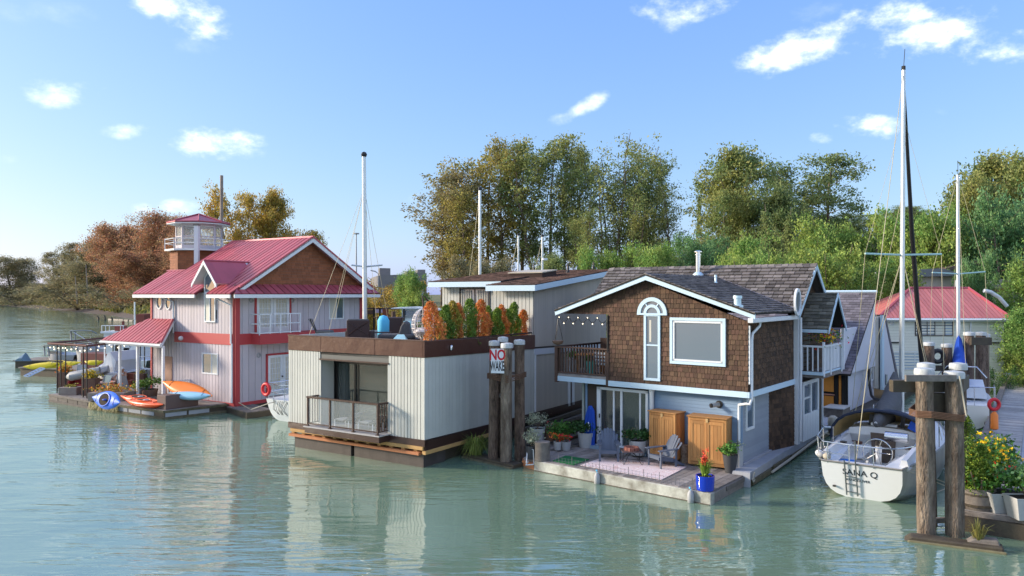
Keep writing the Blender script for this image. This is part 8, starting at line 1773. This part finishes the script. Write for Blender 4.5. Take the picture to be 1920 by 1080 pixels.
def bimini(lab, pxs, pyt, pyb, D, mt, slope=6):
    t = thing('canopy_boat', lab, 'boat', at(pxs[0], pyb, D)); x0, x1 = pxs; m = MB(); rings = []
    for px, dy in ((x0, 2), (x0+2, 0), ((x0+x1)/2, -1), (x1-10, 0), (x1, slope)): rings.append([at(px, pyt+dy, D), at(px, pyt+dy-.8, D+1.2), at(px, pyt+dy, D+2.4), at(px, pyt+dy+1.6, D+2.4), at(px, pyt+dy+1, D+1.2), at(px, pyt+dy+1.6, D)])
    m.loft(rings); m.build('canopy', mt, t)
    for px in (x0+3, x0+11): MB().tube(at(px, pyt+2, D+.3), at(px+1, pyb, D+.3), .06, k=6).build('post', GREYP, t)
    m = MB(); m.tube(at(x0+8, pyt+3, D), at(x1+12, pyb, D), .025, k=4).tube(at(x1-8, pyt+3, D), at(x0+30, pyb, D), .025, k=4); m.build('brace', STEEL, t)
    a, b = onz(x0-6, (H-0)*F/D+CY, 0), 0
    xx0, xx1 = at(x0-8, 0, D).x, at(x1+22, 0, D).x; f_ = BoatFr((xx1, D+1.2, 0), (-1, 0, 0)); rr_ = hull_rings(xx1-xx0, 2.6, zpx(pyb, D), 0, trans=.95); MB().loft([[f_.p(*q) for q in r] for r in rr_], False, False).build('hull', GREYP if slope < 8 else GREL, t, True); dm = MB()
    for i in range(len(rr_)-1): dm.add([f_.p(*rr_[i][0]), f_.p(*rr_[i][-1]), f_.p(*rr_[i+1][-1]), f_.p(*rr_[i+1][0])], [(0, 1, 2, 3)])
    dm.build('deck', GREYP, t)
    return t
bimini('grey boat with long olive canopy on posts beyond the yellow kayaks', (80, 118), 648, 668, 60, M('olive_canvas', (.22, .23, .19), .8))
tb3 = bimini('white boat with high grey blue canopy on thin posts nearest the porch roof', (130, 182), 620, 657, 58, M('slate_canvas', (.16, .19, .20), .8), 5)
MB().box(at(132, 0, 58).x, at(170, 0, 58).x, 58.2, 60, zpx(657, 58), zpx(649, 58)).build('console', GREYP, tb3, bevel=.15)
t = thing('upper_deck_boat', 'boat with flat white upper deck, chair and reddish bins behind the porch roof', 'boat', at(220, 620, 64)); D = 64
MB().box(at(188, 0, D).x, at(250, 0, D).x, D, D+3.5, zpx(625, D), zpx(621.5, D)).build('upper_deck', GREL, t); MB().box(at(192, 0, D).x, at(250, 0, D).x, D+.2, D+3.2, .6, zpx(625, D)).build('cabin', WHITE, t); MB().box(at(186, 0, D).x, at(262, 0, D).x, D-.3, D+3.5, -.3, 1.0).build('hull', GREL, t, bevel=.1)
MB().box(at(209, 0, D).x, at(224, 0, D).x, D+.5, D+1.3, zpx(621, D), zpx(612, D)).build('bin', M('rust_bin', (.22, .06, .045), .8), t); MB().box(at(217, 0, D).x, at(220, 0, D).x, D+1, D+1.2, zpx(621, D), zpx(603, D)).build('post', bpy.data.materials['rust_bin'], t)
m = MB()
for px in (191, 198, 205, 226, 231): m.tube(at(px, 621, D), at(px, 610, D), .03, k=4)
m.tube(at(191, 610.5, D), at(233, 610.5, D), .03, k=4); m.build('rail', WHITE, t)
t = thing('thin_white_mast', 'thin white pole behind the porch roof ridge', 'mast', at(252, 600, 75)); MB().tube(at(252.5, 640, 75), at(252.5, 566, 75), .07, k=6).build('pole', WHITE, t)
for lab, px, py, h_, D in (('crooked old stump in the water, left of three', 183.5, 601, 9, 190), ('thick rotten stump in the water, middle of three', 196, 601, 10, 190), ('short stump in the water, right of three', 209, 601, 6, 190)):
    a = onz(px, py, 0); t = thing('river_stump', lab, 'stump', a, group='old stumps standing in the river'); MB().path([a-Z, a+Vector((.2, 0, h_*.4/F*a.y)), a+Vector((-.1, 0, h_/F*a.y))], [.4 if 'thick' in lab else .2, .2, .15], 7).build('stump', WETWOOD, t, True)
t = thing('log_boom', 'thin line of floating logs off the far river bank', 'log', onz(230, 600, 0)); m = MB()
for k in range(6): a, b = onz(205+k*9, 599.5+k*.5, 0), onz(215+k*9, 600+k*.6, 0); m.tube(a, b, .35, k=6)
m.build('log', WETWOOD, t)
t = thing('river_shed', 'small red brown block on the shore behind the porch roof', 'shed', at(262, 600, 95)); MB().box(at(255, 0, 95).x, at(270, 0, 95).x, 95, 98, .3, zpx(589, 95)).build('wall', bpy.data.materials['rust_bin'], t)
# street lights far off
for lab, px, pt, D in (('tall highway light mast far behind the red gable', 668, 437, 170),): 
    t = thing('light_mast', lab, 'street lamp', at(px, 540, D)); MB().tube(at(px, 560, D), at(px, pt, D), .22, .12, k=6).build('pole', GREYP, t); MB().lathe(at(px, pt+2, D), [(.7, 0), (.7, .25)], 8).build('lamp_head', GREYP, t)
t = thing('street_lamp', 'curved street lamp left of the flat concrete building', 'street lamp', at(710, 530, 150)); MB().path([at(709, 560, 150), at(709, 513, 150), at(704, 509, 150), at(695, 507, 150)], .12, 5).build('pole', GREYP, t)
t = thing('street_lamp', 'curved street lamp among leaves behind the second sailboat mast', 'street lamp', at(1830, 500, 62)); MB().path([at(1831, 540, 62), at(1830, 470, 62), at(1822, 450, 62), at(1814, 444, 62)], .07, 6).build('pole', ALU, t)
# power lines
pl_ = thing('overhead_wires', 'thin overhead wires crossing between the hillside trees', 'wires', at(1800, 425, 60)); m = MB()
for y0, y1 in ((425.5, 426.5), (419, 432)): m.tube(at(1795, y0, 60), at(1960, y1, 58), .02, k=3)
m.build('wire', BLACK, pl_)
# ================================================================ planters at the lower right
p = onz(1832, 952, .5); t = thing('cedar_in_barrel', 'bright green cedar shrub growing from a grey half barrel at the dock corner', 'shrub', p); rng = np.random.default_rng(77)
m = MB(); m.lathe(p, [(.36, 0), (.44, .28), (.42, .55), (.37, .55), (.35, .48), (.01, .47)], 18); m.build('barrel', OLDWOOD, t, True); MB().lathe(p, [(.445, .10), (.45, .15)], 18).lathe(p, [(.455, .38), (.455, .42)], 18).build('hoop', WETWOOD, t)
P = []
for cx, cz, r_, h_ in ((-.30, .5, .36, 1.9), (.12, .5, .34, 1.1), (-.05, .4, .4, .9)):
    n_ = 3200; f = rng.uniform(0, 1, n_)**.85; a = rng.uniform(0, 6.28, n_); rad = r_*np.sqrt(np.clip(1-f**1.8, .03, 1))*np.sqrt(rng.uniform(.2, 1, n_))*(1+.2*np.sin(a*3+f*12)); P.append(np.stack([cx+np.cos(a)*rad, np.sin(a)*rad, cz+f*h_], 1))
P = np.concatenate(P)+np.array(p); leafobj('foliage', P, .035, LFC, t, rng, asp=.4); MB().path([p+Vector((-.1, -.3, .45)), p+Vector((-.08, -.34, .8))], .03, 6).path([p+Vector((-.2, -.3, .45)), p+Vector((-.35, -.3, 1.0))], .012, 5).build('stem', BARK, t)
plant('yellow flowering bush behind the green cedar', onz(1855, 925, .5), POTG, .4, .3, LFP, 1300, (.62, 1.25), .05, FLY, 190, fl=.045)
plant('big leafy geranium with pink blooms in a wide square concrete planter', onz(1880, 958, .5), POTW, .52, .50, LFP, 1500, (.80, .72), .055, FLR, 22, square=True, taper=.7)
plant('pale planter with sparse pink flowered plant at the right picture edge', onz(1923, 972, .5), POTW, .55, .4, LFT, 600, (.5, .75), .05, FLR, 24, square=True)
plant('dark bushy plant on the dock behind the yellow flowers', onz(1862, 898, .5), TERRA, .35, .3, LFX, 1100, (.65, .95), .05)
plant('low green plants with red blooms beside the blue hulled stern rail', onz(1822, 880, .5), TERRA, .3, .25, LFP, 500, (.5, .5), .05, FLR, 20)
plant('plant with a red bloom against the second sailboat hull', at(1805, 800, 31.5)-Z*.4, TERRA, .3, .2, LFP, 160, (.28, .4), .045, FLR, 26)
t = thing('garden_stake', 'thin pale stake leaning across the dock plants', 'stake', at(1845, 830, 24)); MB().tube(at(1818, 813, 22), at(1868, 836, 22.4), .018, k=5).build('stake', OLDWOOD, t)
t = thing('blue_watering_can', 'small pale teal can among the dock plants', 'watering can', onz(1847, 940, .5)); q = at(1847, 892, 20.2); MB().lathe(q-Z*.1, [(.07, 0), (.08, .14), (.06, .16)], 10).build('can', TEAL, t, True)
for k, (px, py) in enumerate(((1582, 690), )): pass
# clutter along the walkway behind the near sailboat
t = thing('white_step_box', 'pale grey wooden step box beside the A-frame door', 'box', onz(1590, 780, .5)); a = onz(1580, 783, .5); fr = VF(Vector((a.x, a.y, 0)), B1); MB().rect(fr, 0, 1.3, .5, .85, -.8, 0).build('box', OLDWOOD, t, bevel=.01); MB().rect(fr, -.05, 1.35, .85, .90, -.85, .05).build('lid', POTW, t, bevel=.01)
t = thing('side_dock', 'narrow plank side dock running past the A-frame gable', 'dock', onz(1640, 770, .4)); q = [onz(*s_, .42) for s_ in ((1556, 799), (1592, 800), (1716, 724), (1672, 728))]; MB().prism(XY, [tuple(v[:2]) for v in q], -.2, .36).build('float_core', WETWOOD, t); fr = Fr((q[1].x, q[1].y, .42), (q[2]-q[1]), Z.cross((q[2]-q[1]).normalized()), (0, 0, 1)); clad(t, 'plank', DECKW, fr, toL(fr, *q), .24, 0, .05, .015, 0, off=-.05)
MB().rect(VF(Vector((q[1].x, q[1].y, 0)), q[2]-q[1]), 0, 9, .42, .62, -.2, 0).build('bull_rail', OLDWOOD, t)
t = thing('black_drain_pipe', 'black corrugated drain pipe down the A-frame gable to the dock', 'pipe', at(1630, 750, 37)); MB().path([at(1629, 692, 36.4), at(1630, 720, 36.3), at(1634, 742, 36), at(1640, 748, 35.5), at(1650, 750, 35), at(1655, 755, 34.5)], .07, 8).build('pipe', BLACK, t, True)
for lab, px, py, mt, s_ in (('white fender ball on the side dock behind the boom', 1636, 785, WHITE, .18), ('white propane bottle on the side dock', 1629, 783, GREL, .13), ('coiled pale hose heap by the end of the walkway', 1562, 793, ROPE, .22), ('green watering bucket near the A-frame door', 1572, 800, LFX, .14)):
    p = onz(px, py+6, .45); t = thing('dock_item', lab, 'dock gear', p); MB().lathe(p, [(s_*.8, 0), (s_, s_*.5), (s_*.9, s_*1.6), (s_*.4, s_*2)], 10).build('body', mt if mt is not LFX else M('green_plastic', (.05, .2, .06), .5), t, True)
t = thing('mooring_lines', 'slack pale mooring lines from the walkway to the near sailboat', 'rope', at(1560, 830, 25)); MB().path([onz(1545, 812, .45), onz(1560, 815, .35), bf.p(3.5, -1.6, .7), bf.p(4.2, -1.45, 1.05)], .02, 5).path([onz(1556, 800, .45), onz(1580, 803, .5), bf.p(5.5, -1.5, 1.1)], .02, 5).build('line', ROPE, t)
# ================================================================ trees
G1n = 'row of tall cottonwoods behind the houses'
rows = [('cot2', 832, 330, 104, 48, 'short leaning cottonwood at the left end of the row'), ('cot1', 850, 312, 106, 100, 'full rounded cottonwood second from the left end of the row'), ('cot2', 905, 268, 112, 80, 'golden topped cottonwood behind the left mast'), ('cot3', 938, 252, 108, 76, 'cottonwood with its crown rising above the golden one'), ('cot1', 978, 250, 110, 80, 'cottonwood directly above the thin middle mast'), ('cot2', 1022, 246, 106, 76, 'straight cottonwood above the radar mast'), ('cot3', 1058, 243, 108, 74, 'tallest cottonwood in the middle of the row'), ('cot1', 1088, 262, 112, 56, 'slim cottonwood at the right of the tallest one'),
        ('sparse', 1130, 250, 106, 84, 'thin cottonwood with bare trunk standing apart'), ('sparse', 1165, 262, 108, 80, 'airy cottonwood right of the gap'), ('sparse', 1150, 275, 107, 76, 'airy cottonwood closing the gap beside the bare trunk'), ('cot2', 1205, 268, 110, 66, 'sparse crowned cottonwood with pointed top'), ('sparse', 1242, 300, 106, 74, 'leaning sparse cottonwood near the right end of the row'), ('sparse', 1278, 345, 104, 60, 'short thin cottonwood closing the row on the right'), ('sparse', 1180, 330, 98, 60, 'lower thin cottonwood in front of the airy one'), ('cot3', 870, 350, 100, 76, 'lower cottonwood in front of the left half of the row'), ('cot2', 1100, 380, 96, 50, 'low leafy cottonwood trunk before the gap')]
LFG2 = leafmat('leaf_gold_green', (.38, .31, .08), col2=(.28, .27, .08), tr=.5)
for i, (k, px, top, D, wp, lab) in enumerate(rows):
    m_ = None
    if px < 860: m_ = leafmat('leaf_russet_green', (.32, .26, .12), tr=.5, col2=(.27, .25, .11)) if 'leaf_russet_green' not in bpy.data.materials else bpy.data.materials['leaf_russet_green']
    elif px < 945: m_ = LFG2
    tree(k, 'cottonwood_tree', lab, px, top, D, wpx=wp*1.55, mat=m_, group=G1n)
# bushes in front of the row
bl = [('alder', 800, 500, 78, 70, None, 'round bush at the left end of the pale upper storey'), ('bush', 745, 528, 105, 90, LFY, 'tawny rounded bush in front of the concrete building'), ('alder', 700, 550, 82, 80, LFY, 'golden green bush beside the red gable'), ('bush', 650, 538, 120, 60, LFY, 'dark golden bush behind the right end of the red gable'), ('alder2', 770, 570, 84, 90, LFY, 'low golden scrub beyond the white canopy boat'), ('bush', 690, 532, 110, 66, LFY, 'olive bush behind the sailboat mast'), ('alder2', 870, 470, 82, 90, LFB, 'brownish bush below the left mast'), ('alder', 940, 480, 80, 90, LFB, 'brownish undergrowth bush below the thin mast'), ('alder', 1000, 470, 82, 90, LFD, 'dark bush behind the skylight'), ('alder', 1085, 452, 76, 90, None, 'bright green bush behind the pale roof peak'), ('alder2', 1150, 446, 74, 100, None, 'bright green bush above the shingled front gable'), ('alder', 1215, 452, 74, 90, None, 'light green bush left of the steel flue'), ('alder2', 1275, 425, 76, 110, LFT, 'blue green bushy willow right of the steel flue'), ('alder', 1328, 440, 74, 90, LFT, 'blue green bush beside the dark conifer')]
for k, px, top, D, wp, mt, lab in bl: tree(k, 'bush', lab, px, top, D, 'bush', wpx=wp*1.15, mat=mt)
# right hand mass
rt_ = [('broad', 1395, 268, 92, 170, LFO, 'large olive broadleaf tree with the highest crown right of the row'), ('broad2', 1350, 350, 88, 100, LFO, 'lower olive tree left of the large broadleaf'), ('broad2', 1535, 280, 96, 150, LFD, 'dark open crowned tree behind the slate roof'), ('broad', 1450, 345, 86, 120, LFD, 'dark tree in the notch between the two big crowns'), ('conifer', 1440, 372, 70, 70, None, 'dark spruce in front of the large broadleaf'), ('conifer', 1312, 345, 95, 30, None, 'slender spruce standing alone at the end of the row'), ('conifer', 1478, 380, 76, 60, None, 'second dark spruce beside the first')]
for k, px, top, D, wp, mt, lab in rt_: tree(k, 'tree', lab, px, top, D, wpx=wp*1.1, mat=mt)
al = [(1485, 425, 60, 120, 'alder bush low behind the shingled gable peak'), (1530, 392, 62, 130, 'light green alder above the slate roof'), (1580, 380, 62, 130, 'yellow green alder at the top of the hillside thicket'), (1640, 392, 61, 130, 'green alder behind the left spreader'), (1700, 398, 64, 120, 'green alder behind the tall mast'), (1755, 405, 66, 120, 'alder between the two mast tops'), (1560, 455, 54, 120, 'lower alder thicket just above the slate ridge'), (1625, 470, 53, 110, 'lower dark green alder under the left spreader'), (1680, 490, 58, 100, 'dark alder beside the foot of the tall mast'), (1740, 470, 64, 90, 'alder above the low beige house'), (1465, 465, 58, 100, 'alder thicket behind the shingled ridge'), (1430, 480, 62, 90, 'bright alder behind the left part of the shingled ridge'), (1795, 445, 68, 80, 'alder behind the second mast'), (1810, 400, 70, 90, 'shaded alder in the gap right of the second mast')]
for i, (px, top, D, wp, lab) in enumerate(al): tree('alder' if i % 2 else 'alder2', 'alder_tree', lab, px, top, D, wpx=wp*1.2, gz=ground((px-CX)/F*D, D)-.6, group='alders on the hillside', mat=(None if i % 3 else LFG))
bg_ = [(1620, 398, 110, 80, LFD, 'broad2', 'dark far tree on the skyline left of the tall mast'), (1690, 385, 115, 90, LFD, 'broad', 'far tree on the skyline right of the tall mast'), (1745, 400, 115, 60, LFB, 'broad2', 'brownish far tree between the masts'), (1590, 395, 105, 70, LFD, 'broad2', 'far dark tree above the yellow green alder')]
for px, top, D, wp, mt, k, lab in bg_: tree(k, 'tree', lab, px, top, D, wpx=wp*1.2, mat=mt)
rg3 = [('broad', 1880, 280, 72, 170, LFO, 'tall olive tree on the skyline at the upper right'), ('broad2', 1835, 330, 70, 110, LFO, 'olive tree stepping down left of the tall upper right one'), ('broad', 1945, 270, 66, 150, LFO, 'tall tree cut by the upper right picture edge'), ('alder', 1850, 370, 64, 150, None, 'light green alder right of the second mast top'), ('alder2', 1915, 330, 54, 150, LFT, 'blue green alder at the right edge'), ('alder', 1925, 420, 50, 130, None, 'big green alder overhanging the striped building'), ('alder2', 1885, 465, 52, 60, LFT, 'alder branch mass above the hipped roof corner'), ('alder', 1925, 480, 48, 120, LFG, 'green alder at the right edge behind the dock'), ('alder2', 1910, 560, 50, 110, None, 'leafy alder right of the cream house'), ('alder', 1960, 560, 44, 120, None, 'bush at the right edge above the dock'), ('bush', 1905, 615, 50, 80, LFX, 'dark low bush beyond the far end of the dock'), ('bush', 1872, 685, 43, 36, LFX, 'low weeds at the right foot of the cream house')]
for k, px, top, D, wp, mt, lab in rg3: tree(k, 'tree' if k.startswith('broad') else 'alder_tree' if k != 'bush' else 'bush', lab, px, top, D, 'tree' if k != 'bush' else 'bush', wpx=wp*1.15, mat=mt, gz=(.2 if k == 'bush' and px < 1880 else None))
# tree behind the red house; its gold is backlight put into the leaf colour
tree('broad2', 'golden_tree', 'backlit gold coloured tree with two crowns left half behind the red roof ridge', 468, 352, 118, wpx=100, mat=LFY); tree('broad', 'golden_tree', 'backlit gold coloured tree right half of the pair behind the red roof ridge', 520, 350, 120, wpx=96, mat=LFY); tree('broad2', 'golden_tree', 'lower golden branches spreading right behind the red roof ridge', 572, 425, 116, wpx=80, mat=LFY); tree('bush', 'golden_bush', 'low golden bush between the tower and the backlit gold trees', 440, 438, 112, 'bush', wpx=80, mat=LFY)
# left bank; lens flare red and backlight are put into the leaf colours
lb_ = [(28, 482, 400, 74, LFB, 'bank', 'dark rounded tree at the far left end of the bank'), (75, 530, 380, 50, LFB, 'bank', 'low scrub tree right of the leftmost one'), (0, 535, 420, 60, LFB, 'bank', 'low trees at the left picture edge'), (108, 470, 340, 50, LFB, 'broad2', 'pale crowned tree beginning the tall group'), (140, 452, 330, 56, LFB, 'broad2', 'tall airy tree in the left group'), (178, 446, 320, 56, LFB, 'broad', 'rounded tree left of the high brown ones'), (120, 515, 310, 80, LFB, 'bank', 'undergrowth tree below the airy ones'), (212, 422, 300, 80, LFR, 'bank', 'broad flare coloured tree rising to the ridge of the bank wood'), (248, 420, 280, 80, LFR, 'bank', 'dense flare coloured tree left of the tallest one'), (288, 401, 262, 90, LFR, 'bank', 'tallest flare coloured tree of the bank wood beside the tower'), (322, 408, 250, 70, LFR, 'bank', 'flare coloured tree just left of the tower cabin'), (185, 490, 280, 90, LFB, 'bank', 'dark middle storey tree of the bank wood'), (235, 480, 250, 90, LFR, 'bank', 'brown middle storey tree behind the porch boats'), (285, 470, 235, 90, LFR, 'bank', 'brown middle storey tree left of the red roof'), (330, 470, 225, 90, LFR, 'bank', 'flare coloured tree behind the tower base'), (45, 535, 370, 90, LFB, 'bush', 'bank thicket at the far left'), (380, 440, 230, 90, LFR, 'bank', 'flare coloured tree hidden behind the tower'), (160, 540, 270, 120, LFB, 'bush', 'bank thicket below the airy trees'), (250, 535, 220, 120, LFB, 'bush', 'olive thicket at the foot of the flare coloured wood')]
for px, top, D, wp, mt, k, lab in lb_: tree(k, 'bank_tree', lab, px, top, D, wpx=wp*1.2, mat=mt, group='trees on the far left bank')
for i, (px, y0, y1) in enumerate(((143, 517, 566), (163, 496, 560))):
    t = thing('bare_trunk', ['pale bare trunk lower left of the bank wood', 'taller pale bare trunk in the bank wood'][i], 'tree trunk', at(px, y1, 262)); MB().path([at(px+2, y1+4, 262), at(px, (y0+y1)/2, 262), at(px-2, y0, 262)], [.35, .25, .12], 6).build('trunk', BARKP, t)
for px, top, D, wp, lab, in ((-120, 470, 420, 120, 'tree far off beyond the left picture edge'), (-260, 450, 420, 160, 'second tree far beyond the left picture edge'), (2060, 260, 66, 160, 'tree beyond the right picture edge'), (2180, 260, 62, 160, 'second tree beyond the right picture edge')): tree('bank', 'bank_tree', lab, px, top, D, wpx=wp)
# bank grass, one mass
def grassmass():
    rng = np.random.default_rng(5); n = 15000; out = []
    x = np.concatenate([rng.uniform(-330, -10, n), rng.uniform(-70, 60, 9000)]); d = np.concatenate([rng.uniform(2, 60, n)**1.0, rng.uniform(1, 22, 9000)])
    V = []
    for xi, di in zip(x, d):
        y = shore(xi)+di; z = ground(xi, y)
        if z < .75: continue
        s_ = .5+.0045*y
        V.append((xi, y, z+.3, s_))
    V = np.array(V); P = V[:, :3]; sz = V[:, 3]
    q = leafquads(np.zeros_like(P), 1.0, rng, up=-1.5, asp=.35).reshape(-1, 4, 3)*(sz*.75)[:, None, None]+P[:, None, :]
    o = bpy.data.objects.new('marsh_grass', quadmesh('marsh_grass', q.reshape(-1, 3), GRS)); COL.objects.link(o); tag(o, 'tawny marsh grass along the river bank', 'grass', kind='stuff')
grassmass()
